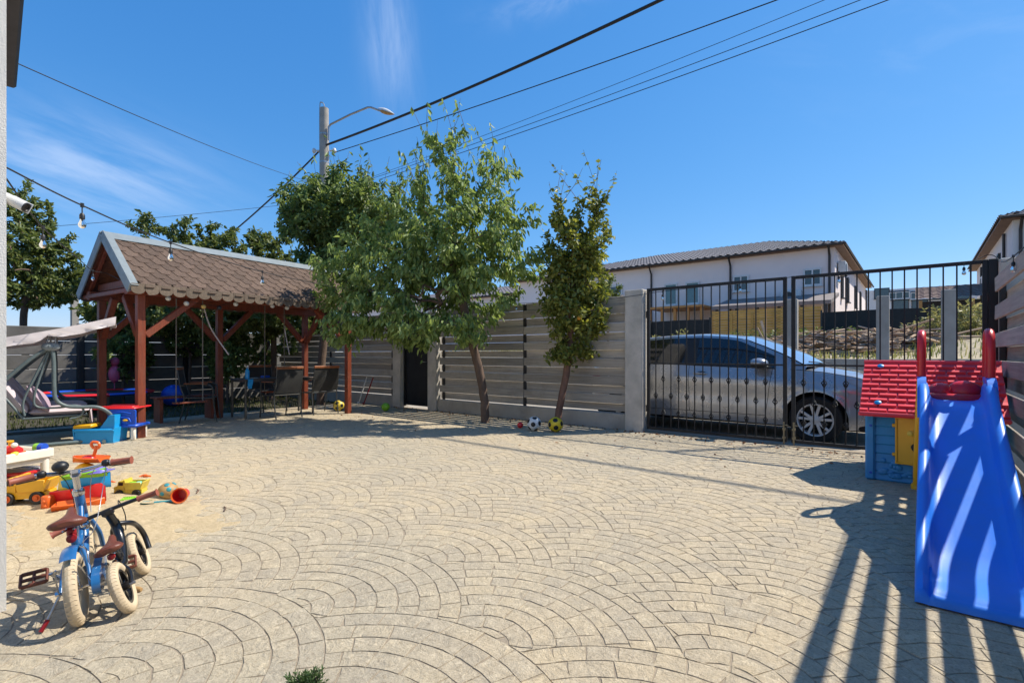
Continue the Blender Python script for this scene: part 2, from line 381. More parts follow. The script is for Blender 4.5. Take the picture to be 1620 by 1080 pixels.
# ---------------------------------------------------------------- ground, street, far plot
def ground():
    mb = MB()
    def h(i, j):
        x = -220 + 440 * i / 40; y = -160 + 440 * j / 40; return (x, y, -.06)
    mb.grid(41, 41, h)
    o = mb.build('ground', 'earth', smooth=False); o['kind'] = 'structure'
    mb = MB(); mb.grid(30, 6, lambda i, j: (-60 + 4 * i, 7.36 + j * .96, -.03 + .006 * noise.noise((i * 1.7, j * 2.1, 0))))
    o = mb.build('road', 'road'); o['kind'] = 'structure'
ground()
def terr(x, y):
    z = 1.02 + .05 * noise.noise((x * .5, y * .5, 3)) + .12 * noise.noise((x * .13, y * .13, 9))
    z += .25 * sm(12.2, 17, y) * sm(-9, -3, x)
    for cx, cy, hh, sx, sy in ((-2.2, 15.2, .32, 1.5, 1.0), (-.25, 15.3, .30, 1.0, .9), (1.2, 14.2, .35, 1.0, 1.2)):
        z += hh * math.exp(-((x - cx) / sx) ** 2 - ((y - cy) / sy) ** 2)
    return z * sm(12.0, 12.16, y) - .06 * (1 - sm(12.0, 12.16, y))
mb = MB(); xs = [-60 + k for k in range(46)] + [-14 + .5 * k for k in range(48)] + [10 + 2 * k for k in range(16)]
ys = [12.0, 12.08, 12.16] + [12.5 + .5 * k for k in range(18)] + [22 + 3 * k for k in range(25)]
mb.grid(len(xs), len(ys), lambda i, j: (xs[i], ys[j], terr(xs[i], ys[j])))
o = mb.build('terrain', 'plot_earth'); o['kind'] = 'structure'

# ---------------------------------------------------------------- stamped concrete patio laid in overlapping fans
def patio_material():
    m = bpy.data.materials.new('patio_stone'); m.use_nodes = True; t = m.node_tree; b = t.nodes['Principled BSDF']
    geo = nd(t, 'ShaderNodeNewGeometry'); P = geo.outputs['Position']
    def N(scale, det=6, rough=.6, dist=0):
        n = nd(t, 'ShaderNodeTexNoise', Scale=scale, Detail=det, Roughness=rough, Distortion=dist); t.links.new(P, n.inputs['Vector']); return n.outputs['Fac']
    def MR(s, a, b_, c=0, d=1):
        n = nd(t, 'ShaderNodeMapRange'); n.inputs['From Min'].default_value = a; n.inputs['From Max'].default_value = b_; n.inputs['To Min'].default_value = c; n.inputs['To Max'].default_value = d; t.links.new(s, n.inputs['Value']); return n.outputs[0]
    def MX(f, a, b_):
        n = nd(t, 'ShaderNodeMix', data_type='RGBA')
        t.links.new(f, n.inputs[0])
        for k, v in ((6, a), (7, b_)):
            if isinstance(v, tuple): n.inputs[k].default_value = (*v, 1)
            else: t.links.new(v, n.inputs[k])
        return n.outputs[2]
    c = MX(MR(N(1.1, 5), .35, .65), (.53, .435, .292), (.465, .388, .272))
    c = MX(MR(N(.45, 4, .6), .46, .66, 0, .8), c, (.41, .365, .275))
    c = MX(MR(N(5.5, 8, .7), .46, .68, 0, .7), c, (.37, .325, .25))
    c = MX(MR(N(21, 8, .75, .6), .50, .66, 0, .8), c, (.65, .555, .395))
    c = MX(MR(N(42, 9, .78, .4), .50, .66, 0, .8), c, (.25, .20, .135))
    c = MX(MR(N(120, 6, .7), .52, .68, 0, .6), c, (.22, .175, .12))
    a = nd(t, 'ShaderNodeAttribute', attribute_name='tone')
    h = nd(t, 'ShaderNodeHueSaturation'); t.links.new(c, h.inputs['Color']); t.links.new(MR(a.outputs['Fac'], 0, 1, .93, 1.05), h.inputs['Value']); t.links.new(MR(a.outputs['Fac'], 0, 1, .93, 1.05), h.inputs['Saturation'])
    t.links.new(h.outputs[0], b.inputs['Base Color']); b.inputs['Roughness'].default_value = .78; b.inputs['Specular IOR Level'].default_value = .3
    hs = nd(t, 'ShaderNodeMath', operation='ADD'); t.links.new(N(16, 8, .72, 1.2), hs.inputs[0]); t.links.new(MR(N(75, 6, .7), 0, 1, 0, .35), hs.inputs[1])
    bp = nd(t, 'ShaderNodeBump', Strength=.7, Distance=.025); t.links.new(hs.outputs[0], bp.inputs['Height']); t.links.new(bp.outputs[0], b.inputs['Normal'])
    return m
M['patio'] = patio_material()
PX0, PX1, PY0, PY1 = -10.6, .60, -1.3, 7.12
def build_patio():
    mb = MB(); mb.grid(2, 2, lambda i, j: ((PX0 - .1, PX1 + .1)[i], (PY0 - .1, PY1 + .2)[j], -.0031))
    base = mb.build('patio', 'slab', smooth=False); base['kind'] = 'structure'
    RR, BW, r2 = .805, .0965, random.Random(11)
    stones = []
    for ci in range(-12, 3):
        for k in range(-4, 11):
            cx = -1.37 + .855 * ci; cy = 1.48 + .36 * (ci % 2) + .72 * k
            if not (PX0 - 1 < cx < PX1 + 1 and PY0 - 1 < cy < PY1 + 1): continue
            fronts = [(cx - .855, cy - .36), (cx + .855, cy - .36), (cx, cy - .72), (cx - .855, cy - 1.08), (cx + .855, cy - 1.08)]
            for b in range(8):
                ro = RR - b * BW; ri = ro - BW
                if ri < .02: ri = .02
                rm = (ro + ri) / 2; a = R(-30) + r2.random() * .2
                while a < R(210):
                    L = r2.uniform(.115, .175) / rm; a2 = a + L
                    am = a + L / 2; px, py = cx + rm * math.cos(am), cy + rm * math.sin(am)
                    aa, a = a, a2
                    if not (PX0 < px < PX1 and PY0 < py < PY1): continue
                    if any((px - fx) ** 2 + (py - fy) ** 2 < (RR - .075) ** 2 for fx, fy in fronts): continue
                    g = .0011; poly = []
                    sk0, sk1 = r2.uniform(-.012, .012), r2.uniform(-.012, .012)
                    jt = lambda: r2.uniform(-.0028, .0028)
                    n1 = 4
                    for q in range(n1): th = aa + (a2 - aa) * q / (n1 - 1); rr = ro - g; s_ = (1 if q < n1 / 2 else -1) * g / rr if q in (0, n1 - 1) else 0; poly.append((rr + jt(), th + s_ + (sk0 if q == 0 else sk1 if q == n1 - 1 else 0)))
                    poly.append((rm + jt(), a2 - g / rm + jt() / rm))
                    for q in range(n1 - 1, -1, -1): th = aa + (a2 - aa) * q / (n1 - 1); rr = ri + g; s_ = (1 if q < n1 / 2 else -1) * g / rr if q in (0, n1 - 1) else 0; poly.append((rr + jt(), th + s_ - (sk0 if q == 0 else sk1 if q == n1 - 1 else 0)))
                    poly.append((rm + jt(), aa + g / rm + jt() / rm))
                    pts = []
                    for rr, th in poly:
                        x, y = cx + rr * math.cos(th), cy + rr * math.sin(th)
                        for fx, fy in fronts:
                            dx, dy = x - fx, y - fy; dd = math.hypot(dx, dy)
                            if dd < RR + g: x, y = fx + dx / dd * (RR + g), fy + dy / dd * (RR + g)
                        pts.append((x, y))
                    area = sum(p[0] * q[1] - q[0] * p[1] for p, q in zip(pts, pts[1:] + pts[:1])) / 2
                    if abs(area) < .0011: continue
                    if area < 0: pts.reverse()
                    mxx = sum(p[0] for p in pts) / len(pts); myy = sum(p[1] for p in pts) / len(pts)
                    tilt = (r2.uniform(-.005, .005), r2.uniform(-.005, .005)); dz = r2.uniform(-.0006, .0006)
                    top = []
                    for x, y in pts:
                        dx, dy = x - mxx, y - myy; dd = math.hypot(dx, dy) or 1; f = max(.55, 1 - .0028 / dd)
                        x2, y2 = mxx + dx * f, myy + dy * f
                        top.append((x2, y2, dz + tilt[0] * (x2 - mxx) + tilt[1] * (y2 - myy) + r2.uniform(-.0008, .0008)))
                    n = len(pts)
                    vv = [(x, y, -.0125) for x, y in pts] + top
                    ff = [(i, (i + 1) % n, n + (i + 1) % n, n + i) for i in range(n)] + [tuple(range(n, 2 * n))]
                    px_, py_, d_ = project((mxx, myy, 0))
                    sz = abs(area) * CAMH / d_ ** 3 if (d_ > .3 and 0 < px_ < 1620 and 0 < py_ < 1080) else 0
                    stones.append((sz, vv, ff, r2.random(), mxx, myy))
    stones.sort(key=lambda s_: -s_[0])
    def attr(me, vals):
        a = me.attributes.new('tone', 'FLOAT', 'POINT'); a.data.foreach_set('value', vals)
    for sz, vv, ff, tn, x, y in stones[:300]:
        me = bpy.data.meshes.new('paving_stone'); me.from_pydata([(p[0] - x, p[1] - y, p[2]) for p in vv], [], ff); me.materials.append(M['patio']); attr(me, [tn] * len(vv))
        o = link('paving_stone', me, base); o.location = (x, y, 0)
    mb = MB(); vals = []
    for sz, vv, ff, tn, x, y in stones[300:]: mb.add(vv, ff); vals += [tn] * len(vv)
    me = mb.mesh('paving_stones', 'patio', smooth=False); attr(me, vals); link('paving_stones', me, base, kind='stuff')
    print('stones', len(stones))
build_patio()

# sand spilled over the fans by the toys
def sand_patch():
    poly = [on_ground(*p) for p in ((262, 738), (300, 770), (384, 826), (300, 852), (232, 872), (120, 880), (12, 868), (11, 800), (90, 790), (165, 752))]
    P2 = [(p.x, p.y) for p in poly]
    def sd(x, y):
        ins = False; best = 9
        for (x0, y0), (x1, y1) in zip(P2, P2[1:] + P2[:1]):
            if (y0 > y) != (y1 > y) and x < (x1 - x0) * (y - y0) / (y1 - y0) + x0: ins = not ins
            dx, dy = x1 - x0, y1 - y0; t = max(0, min(1, ((x - x0) * dx + (y - y0) * dy) / (dx * dx + dy * dy))); best = min(best, math.hypot(x - x0 - t * dx, y - y0 - t * dy))
        return best if ins else -best
    x0, x1 = min(p[0] for p in P2) - .5, max(p[0] for p in P2) + .5; y0, y1 = min(p[1] for p in P2) - .5, max(p[1] for p in P2) + .5
    n = 150; mb = MB()
    def f(i, j):
        x = x0 + (x1 - x0) * i / (n - 1); y = y0 + (y1 - y0) * j / (n - 1)
        s_ = sd(x, y) + .16 * noise.noise((x * 3.5, y * 3.5, 1)) + .07 * noise.noise((x * 11, y * 11, 5))
        z = -.008 + .034 * sm(-.12, .45, s_) + .024 * sm(.0, .25, s_) * (noise.noise((x * 4.5, y * 4.5, 2)) + .6 * noise.noise((x * 10, y * 10, 6))) + .008 * noise.noise((x * 24, y * 24, 7)) * sm(-.1, .15, s_)
        return (x, y, z)
    mb.grid(n, n, f)
    o = mb.build('sand', 'sand'); tag(o, 'patch of pale yellow sand spilled over the patio by the toys', 'sand', kind='stuff')
sand_patch()

# lawn and dirt strip behind the gazebo
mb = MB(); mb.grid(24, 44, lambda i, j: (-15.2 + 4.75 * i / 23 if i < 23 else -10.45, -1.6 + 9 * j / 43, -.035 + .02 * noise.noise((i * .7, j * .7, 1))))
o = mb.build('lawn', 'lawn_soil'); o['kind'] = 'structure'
def blades(name, n, area, hmin, hmax, mat, seed, z0=0, zf=None, lean=.5, w=.006):
    r = np.random.RandomState(seed); V = []; F = []; T = []
    for _ in range(n):
        x = r.uniform(area[0], area[1]); y = r.uniform(area[2], area[3]); z = zf(x, y) if zf else z0
        if z is None: continue
        h = r.uniform(hmin, hmax); an = r.uniform(0, 6.28); le = h * r.uniform(.1, lean); dx, dy = math.cos(an), math.sin(an); ww = w * r.uniform(.6, 1.4); o_ = len(V)
        V += [(x - dy * ww, y + dx * ww, z - .01), (x + dy * ww, y - dx * ww, z - .01), (x + dx * le * .4 + dy * ww * .7, y + dy * le * .4 - dx * ww * .7, z + h * .6), (x + dx * le * .4 - dy * ww * .7, y + dy * le * .4 + dx * ww * .7, z + h * .6), (x + dx * le, y + dy * le, z + h)]
        F += [(o_, o_ + 1, o_ + 2, o_ + 3), (o_ + 3, o_ + 2, o_ + 4)]; T += [r.uniform(0, 1)] * 5
    me = bpy.data.meshes.new(name); me.from_pydata(V, [], F); me.materials.append(mat); a = me.attributes.new('tone', 'FLOAT', 'POINT'); a.data.foreach_set('value', T)
    return link(name, me)
o = blades('grass', 5000, (-14.3, -10.7, -.5, 7), .02, .07, L_GRASS, 3, -.03, w=.008); tag(o, 'short patchy grass on the shaded strip behind the gazebo', 'grass', kind='stuff')
def plotz(x, y): return terr(x, y) if noise.noise((x * .8, y * .8, 4)) > -.25 else None
o = blades('grass', 4200, (-7, 3.5, 12.2, 17), .06, .2, L_PLOT, 4, zf=plotz, w=.010); tag(o, 'rough tufted grass on the raised plot across the street', 'grass', kind='stuff')
o = blades('grass', 5000, (-16, -6, 14, 24), .1, .5, L_WEED, 5, zf=plotz, w=.014); tag(o, 'dry weeds on the plot in front of the slatted wooden fence', 'grass', kind='stuff')
r_ = random.Random(5)

# ---------------------------------------------------------------- fences of alternating boards
def board_mesh(L, h, t, axis):
    mb = MB(); mb.box((0, 0, 0), (L, t, h) if axis == 'x' else (t, L, h), .004); return mb.mesh('board', 'board' if axis == 'x' else 'board_y', smooth=False)
def wall_fence(x0, x1, joints, label, seed, z0=.25, top=2.07, posts=()):
    """boards along x at y = 7.2, every other one behind the post"""
    r = random.Random(seed); t = thing('board_fence', label, 'fence', ((x0 + x1) / 2, 7.2, 0))
    n = 13; p = (top - z0) / n; cuts = [x0] + joints + [x1]
    for a, b in zip(cuts, cuts[1:]):
        me = board_mesh(b - a - .012, p * 1.0, .026, 'x')
        for k in range(n):
            fr = k % 2 == 1
            o = link('board', me, t, local=False); o.location = ((a + b) / 2 + r.uniform(-.004, .004), 7.180 if fr else 7.232, z0 + p * (k + .5) + r.uniform(-.004, .004)); o.scale.z = r.uniform(.95, 1.0) if fr else r.choice((.82, .87, .92, .97))
            o.rotation_euler = (r.uniform(-.02, .02), r.uniform(-.0022, .0022), 0)
    mb = MB(); mb.box(((x0 + x1) / 2, 7.21, z0 / 2 - .05), (x1 - x0, .16, z0 + .08), .008); mb.build('plinth', 'plinth', t, smooth=False, local=False)
    for x in posts:
        mb = MB(); mb.box((x, 7.206, 1.03), (.06, .024, 2.02), .002); mb.build('steel_post', 'steel_post', t, smooth=False, local=False)
    return t
wall_fence(-7.64, -3.475, [-5.47], 'weathered board fence on a concrete plinth between the black door and the gate', 21, posts=(-5.47, -7.55))
wall_fence(-14.3, -9.06, [-11.7], 'weathered board fence with lit gaps behind the gazebo table', 22, posts=(-11.7, -9.2))
def post(x, y, sx, sy, h, label, mat='concrete'):
    mb = MB(); mb.box((0, 0, h / 2 - .1), (sx, sy, h + .2), .014); return solo(mb, 'concrete_post', mat, label, 'post', (x, y, 0), smooth=False)
post(-3.325, 7.22, .29, .29, 2.13, 'wide concrete post at the hinge side of the gate, right end of the board fence')
post(-7.785, 7.2, .25, .25, 2.05, 'concrete post just to the right of the black door')
post(-8.92, 7.2, .26, .25, 2.05, 'concrete post just to the left of the black door')
post(.785, 7.22, .26, .26, 2.13, 'concrete post in the corner between the gate and the side fence')
# black door in the board fence
dt = thing('yard_door', 'black metal yard door between two concrete posts in the board fence', 'door', (-8.35, 7.2, 0))
mb = MB(); mb.box((0, .02, 1.03), (.86, .03, 1.94), .004); mb.build('door_panel', 'black_door', dt, smooth=False)
mb = MB()
for x in (-.41, .41): mb.box((x, -.005, 1.03), (.045, .05, 1.98), .004)
mb.box((0, -.005, 2.0), (.78, .05, .045), .004); mb.box((0, -.005, .085), (.78, .05, .045), .004); mb.build('door_frame', 'black_steel', dt, smooth=False)
mb = MB(); mb.tube([(.33, -.03, 1.0), (.33, -.075, 1.0), (.22, -.075, 1.0)], .009, 8); mb.build('handle', 'zinc', dt)

# side fence along the right edge of the yard (x = 0.62)
def side_fence():
    r = random.Random(31); t = thing('board_fence', 'tall side fence of spaced grey boards running past the slide', 'fence', (.66, 3, 0))
    cuts = [-1.6, .6, 2.75, 4.9, 7.08]; p = .14; n = 14
    for a, b in zip(cuts, cuts[1:]):
        me = board_mesh(b - a - .012, p, .024, 'y')
        for k in range(n):
            fr = k % 2 == 1; o = link('board', me, t, local=False)
            o.location = (.632 if fr else .712, (a + b) / 2, -.03 + p * (k + .5) + r.uniform(-.004, .004)); o.scale.z = r.uniform(1.0, 1.03) if fr else r.uniform(.97, 1.0); o.rotation_euler = (r.uniform(-.0022, .0022), r.uniform(-.02, .02), 0)
    for y in (-1.5, .6, 2.75, 4.9, 7.0):
        mb = MB(); mb.box((.672, y, .96), (.048, .06, 1.90), .003); mb.build('steel_post', 'steel_post', t, smooth=False, local=False)
side_fence()
# panel fence at the back of the lawn (x = -14.4)
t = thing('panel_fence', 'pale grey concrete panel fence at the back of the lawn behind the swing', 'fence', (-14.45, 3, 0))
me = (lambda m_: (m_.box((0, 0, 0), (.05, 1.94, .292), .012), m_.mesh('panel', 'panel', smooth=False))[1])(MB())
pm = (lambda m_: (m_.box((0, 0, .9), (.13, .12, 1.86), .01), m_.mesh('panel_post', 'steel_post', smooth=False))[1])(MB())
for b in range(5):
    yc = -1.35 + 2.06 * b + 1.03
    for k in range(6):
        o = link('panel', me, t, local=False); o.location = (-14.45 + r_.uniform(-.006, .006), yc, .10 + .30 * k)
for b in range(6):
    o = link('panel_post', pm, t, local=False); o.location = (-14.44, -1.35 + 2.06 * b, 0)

# ---------------------------------------------------------------- double gate
def gate_leaf(x0, x1, label, flip, hinge):
    t = thing('gate', label, 'gate', (x0, 7.2, 0), 0, 'black steel driveway gate leaves'); W = x1 - x0
    mb = MB()
    mb.box((.022, 0, 1.09), (.044, .04, 2.1), .004); mb.box((W - .022, 0, 1.09), (.044, .04, 2.1), .004)
    mb.box((W / 2, 0, 2.12), (W - .09, .038, .04), .004); mb.box((W / 2, 0, .06), (W - .09, .038, .04), .004)
    mb.box((W / 2, 0, 1.02), (W - .09, .03, .022), .003); mb.build('gate_frame', 'black_steel', t, smooth=False)
    n = 15; sp = (W - .044) / (n + 1)
    bm_ = MB(); bm_.box((0, 0, 1.09), (.014, .014, 2.02), .002); bme = bm_.mesh('bar', 'black_steel', smooth=False)
    def knot():
        k = MB()
        for q in range(4):
            a0 = q * math.pi / 2; pts = []
            for s_ in range(9):
                f = s_ / 8; rr = .028 * math.sin(math.pi * f) ** .9; an = a0 + 3.2 * f; pts.append((rr * math.cos(an), rr * math.sin(an), -.043 + .086 * f))
            k.tube(pts, .0056, 5)
        for z in (-.042, .042): k.lathe([(.0, z - .008), (.011, z - .008), (.011, z + .008), (0, z + .008)], 8)
        return k.mesh('knot', 'black_steel')
    km = gate_leaf.__dict__.setdefault('km', None) or knot(); gate_leaf.km = km
    for k in range(n):
        x = .022 + sp * (k + 1); o = link('bar', bme, t); o.location = (x, 0, 0)
        for z in ((.80, .30) if (k % 2 == 1) != flip else (.55,)):
            q = link('knot', km, o); q.location = (0, 0, z); q.rotation_euler = (0, 0, k * .7)
    mb = MB()
    hx = .0 if hinge == 'l' else W
    for z in (.35, 1.75): mb.lathe([(0, -.05), (.014, -.05), (.014, .05), (0, .05)], 8, Matrix.Translation((hx, -.012, z)))
    mb.build('hinge', 'black_steel', t)
    return t
gl = gate_leaf(-3.16, -1.285, 'left leaf of the black barred gate, in front of the car door', False, 'l')
gr = gate_leaf(-1.235, .58, 'right leaf of the black barred gate, behind the playhouse', True, 'r')
for par, x in ((gl, 1.845), (gr, .03)):
    mb = MB(); mb.tube([(x, -.028, .02), (x, -.028, .30)], .011, 8); mb.tube([(x, -.028, .26), (x + .05, -.035, .26)], .007, 6)
    for z in (.10, .21): mb.box((x, -.024, z), (.04, .018, .03), .003)
    mb.build('drop_bolt', 'brass', par)
mb = MB(); mb.box((0, 0, 1.07), (.07, .07, 2.14), .004); solo(mb, 'gate_post', 'black_steel', 'square black steel post carrying the right gate leaf beside the concrete corner post', 'post', (.618, 7.2, 0), smooth=False)

# ---------------------------------------------------------------- own house: corner at the left edge of the picture
ht = thing('house', 'pale rough rendered house corner with a dark roof edge at the left', 'house', (-3.2, .356, 0))
fd = Vector((-.9956, .0937, 0)); sdv = Vector((-.0937, -.9956, 0)); c0 = Vector((-3.2, .356, 0))
def hq(a, b, z): p = c0 + fd * a + sdv * b; return (p.x, p.y, z)
mb = MB(); mb.add([hq(0, 0, -.1), hq(4.6, 0, -.1), hq(4.6, 6, -.1), hq(0, 6, -.1), hq(0, 0, 3.9), hq(4.6, 0, 3.9), hq(4.6, 6, 3.9), hq(0, 6, 3.9)], [(0, 1, 5, 4), (1, 2, 6, 5), (2, 3, 7, 6), (3, 0, 4, 7), (4, 5, 6, 7), (0, 3, 2, 1)])
mb.build('wall', 'wall_render', ht, smooth=False, local=False)
mb = MB(); a0, a1 = Vector(hq(-.15, -.06, 3.86)), Vector(hq(3.85, -.075, 3.86)); mb.beam(a0, a1, .12, .13, .02); mb.build('gutter', 'dark_gutter', ht, smooth=False, local=False)
mb = MB(); mb.add([hq(-.2, -.02, 3.94), hq(4.8, -.02, 3.94), hq(4.8, 6.2, 3.94), hq(-.2, 6.2, 3.94), hq(2.3, 3, 5.4)], [(0, 1, 4), (1, 2, 4), (2, 3, 4), (3, 0, 4), (3, 2, 1, 0)]); mb.build('roof', 'roof_metal', ht, smooth=False, local=False)

# ---------------------------------------------------------------- gazebo
gw = Vector((-.087, .9962, 0)); gpv = Vector((-.9962, -.087, 0)); g0 = Vector((-8.42, 2.26, 0))
def gz(l, p, z): q = g0 + gw * l + gpv * p; return Vector((q.x, q.y, z))
gt = thing('gazebo', 'red stained wooden gazebo with a brown shingled gable roof', 'gazebo', g0)
GL, GW, EZ, RZ = 3.5, 1.4, 2.06, 2.86
pr = random.Random(3)
for (l, p) in ((0, 0), (GL, 0), (0, GW), (GL / 2, GW), (GL, GW)):
    mb = MB(); mb.beam(gz(l, p, -.02), gz(l, p, 1.98), .096, .096, .006, up=gpv); mb.build('post', 'red_stain', gt, smooth=False, local=False)
def gbeam(a, b, w, h, name='beam', mat='red_stain'): m_ = MB(); m_.beam(a, b, w, h, .006); return m_.build(name, mat, gt, smooth=False, local=False)
for p in (0, GW): gbeam(gz(-.17, p, 2.045), gz(GL + .25, p, 2.045), .11, .13)
for l in (0, GL): gbeam(gz(l, .0, 2.165), gz(l, GW, 2.165), .10, .11, 'tie_beam')
gbeam(gz(GL / 2, .0, 2.165), gz(GL / 2, GW, 2.165), .10, .11, 'tie_beam')
for (l, p, dl, dp) in ((0, 0, .72, 0), (GL, 0, -.72, 0), (0, GW, .6, 0), (GL, GW, -.6, 0), (0, 0, 0, .5), (0, GW, 0, -.5), (GL, 0, 0, .5), (GL, GW, 0, -.5), (GL / 2, GW, .6, 0), (GL / 2, GW, -.6, 0)):
    f = .06; s_ = (dl > 0) - (dl < 0); s2 = (dp > 0) - (dp < 0)
    gbeam(gz(l + s_ * f, p + s2 * f, 1.42), gz(l + dl, p + dp, 1.99), .085, .085, 'brace')
mid = .72; HW = .93; l0, l1 = -.2, 3.85; ang = math.atan2(RZ - EZ, HW); SL = math.hypot(RZ - EZ, HW)
for l in np.linspace(l0 + .08, l1 - .08, 7):
    for s_ in (-1, 1): gbeam(gz(l, mid + s_ * .02, RZ - .06), gz(l, mid + s_ * (HW - .03), EZ - .03), .05, .09, 'rafter')
for s_ in (-1, 1):
    for k in range(8):
        a, b = k / 8 + .004, (k + 1) / 8 - .004; q = lambda l, f, dz: gz(l, mid + s_ * HW * f, RZ - (RZ - EZ) * f + dz); mb = MB()
        v8 = [q(l, f, dz) for dz in (-.012, .008) for (l, f) in ((l0 + .02, a), (l1 - .02, a), (l1 - .02, b), (l0 + .02, b))]
        mb.add(v8, [(0, 1, 2, 3), (7, 6, 5, 4), (0, 4, 5, 1), (1, 5, 6, 2), (2, 6, 7, 3), (3, 7, 4, 0)]); mb.build('roof_board', 'roof_board', gt, smooth=False, local=False, fix=True)
for s_ in (-1, 1):
    q = lambda l, f, dz: gz(l, mid + s_ * HW * f, RZ - (RZ - EZ) * f + dz); mb = MB()
    mb.add([q(l, f, dz) for dz in (.010, .014) for (l, f) in ((l0, 0), (l1, 0), (l1, 1.01), (l0, 1.01))], [(0, 1, 2, 3), (7, 6, 5, 4), (0, 4, 5, 1), (1, 5, 6, 2), (2, 6, 7, 3), (3, 7, 4, 0)]); mb.build('felt', 'felt', gt, smooth=False, local=False, fix=True)
rows, wsh = 10, .2035; ex = SL / rows
hexp = [(-.0965, .16), (.0965, .16), (.0985, .015), (.052, -.108), (-.052, -.108), (-.0985, .015)]
mb = MB(); mb.prism(hexp, -.004, .004); sh_me = mb.mesh('shingle', 'shingle', smooth=False)
hex0 = [(x, min(z, .035)) for x, z in hexp]; mb = MB(); mb.prism(hex0, -.004, .004); sh0 = mb.mesh('shingle', 'shingle', smooth=False)
def roofmat(s_, l, f, lift, tip):
    pos = gz(l, mid + s_ * HW * f, RZ - (RZ - EZ) * f); up = (gpv * (-s_ * HW) + Vector((0, 0, RZ - EZ))).normalized(); nrm = gw.cross(up) * (1 if s_ > 0 else 1); xv = gw.copy()
    nrm = xv.cross(up).normalized()
    if nrm.z < 0: nrm = -nrm
    up2 = (up * math.cos(tip) + -nrm * math.sin(tip)).normalized(); n2 = (nrm * math.cos(tip) + up * math.sin(tip)).normalized(); xv = n2.cross(up2) * -1
    p = pos + nrm * lift
    return Matrix(((xv.x, n2.x, up2.x, p.x), (xv.y, n2.y, up2.y, p.y), (xv.z, n2.z, up2.z, p.z), (0, 0, 0, 1)))
ncol = int((l1 - l0 - .1) / wsh); back = MB()
inv = gt.matrix_basis.inverted()
for s_ in (-1, 1):
    for i in range(rows):
        f = (i + .35) / rows
        for k in range(ncol + 1):
            l = l0 + .12 + (k + (.5 if i % 2 else 0)) * wsh
            if l > l1 - .08: continue
            Tm = roofmat(s_, l + pr.uniform(-.004, .004), min(.97, f + pr.uniform(-.004, .004)), .026, .06)
            if s_ < 0: o = link('shingle', sh_me if i else sh0, gt); o.matrix_basis = inv @ Tm
            else: back.prism(hexp if i else hex0, -.004, .004, Tm)
back.build('shingles', 'shingle', gt, smooth=False, local=False, kind='stuff')
scp = [(-.0825, .07), (.0825, .07), (.0825, -.01)] + [(.0825 * math.cos(a), -.01 - .062 * math.sin(a)) for a in np.linspace(.3, math.pi - .3, 7)] + [(-.0825, -.01)]
mb = MB(); mb.prism(scp, -.005, .005); sc_me = mb.mesh('scallop', 'scallop', smooth=False)
for s_, pp in ((-1, mid - HW - .022), (1, mid + HW + .022)):
    for k in range(24):
        l = l0 + .09 + k * .1685; p = gz(l, pp, EZ - .02); o = link('scallop', sc_me, gt, local=False); ti = .12 * s_
        o.matrix_basis = Matrix.Translation(p) @ Matrix.Rotation(math.atan2(gw.y, gw.x), 4, 'Z') @ Matrix.Rotation(pr.uniform(-.03, .03), 4, 'Y') @ Matrix.Rotation(pr.uniform(-.06, .06), 4, 'X')
for s_ in (-1, 1):
    for l in (l0 - .012, l1 + .012):
        mb = MB(); mb.beam(gz(l, mid + s_ * .01, RZ + .01), gz(l, mid + s_ * (HW + .03), EZ - .02), .02, .15, .004, up=(0, 0, 1)); mb.beam(gz(l + (.05 if l < 0 else -.05), mid + s_ * .01, RZ + .052), gz(l + (.05 if l < 0 else -.05), mid + s_ * (HW + .035), EZ + .022), .115, .008, .002)
        mb.build('verge_trim', 'grey_trim', gt, smooth=False, local=False)
mb = MB()
for s_ in (-1, 1): mb.add([gz(l, mid + s_ * .12 * k, RZ + .06 - .105 * k + dz) for dz in (0, .006) for l in (l0 - .02, l1 + .02) for k in (0, 1)], [(0, 1, 3, 2), (4, 6, 7, 5), (1, 5, 7, 3), (0, 4, 5, 1), (2, 3, 7, 6)])
mb.build('ridge_cap', 'grey_trim', gt, smooth=False, local=False)
for sgn, l in ((-1, l0 + .04),):                                       # diagonal boards in the near gable
    gbeam(gz(l, -.2, 2.03), gz(l, GW + .2, 2.03), .03, .06, 'gable_board')

# ---------------------------------------------------------------- houses across the street
def window(par, c, w, h, nrm, glass='pane', split=1, fr='win_frame'):
    """frame proud of the wall, pane(s) set in it; nrm is the wall's outward direction"""
    nrm = Vector(nrm); sx = Vector((0, 0, 1)).cross(nrm).normalized(); c = Vector(c)
    T = Matrix(((sx.x, nrm.x, 0, c.x), (sx.y, nrm.y, 0, c.y), (0, 0, 1, c.z), (0, 0, 0, 1))); mb = MB(); b = .07
    mb.box((0, .02, h / 2 - b / 2), (w, .10, b), 0, T); mb.box((0, .02, -h / 2 + b / 2), (w, .10, b), 0, T)
    for x in (-w / 2 + b / 2, w / 2 - b / 2): mb.box((x, .02, 0), (b, .10, h - 2 * b), 0, T)
    for k in range(split): mb.box((-w / 2 + w * (k + 1) / (split + 1), .02, 0), (.06, .09, h - 2 * b), 0, T)
    mb.box((0, .06, -h / 2 - .03), (w + .1, .16, .04), 0, T)
    o = mb.build('window', fr, par, smooth=False, local=False)
    pw = (w - 2 * b) / (split + 1)
    for k in range(split + 1):
        mb = MB(); mb.box((-w / 2 + b + pw * (k + .5), .015, 0), (pw, .02, h - 2 * b), 0, T); q = mb.build('pane', glass, None, smooth=False); q.parent = o
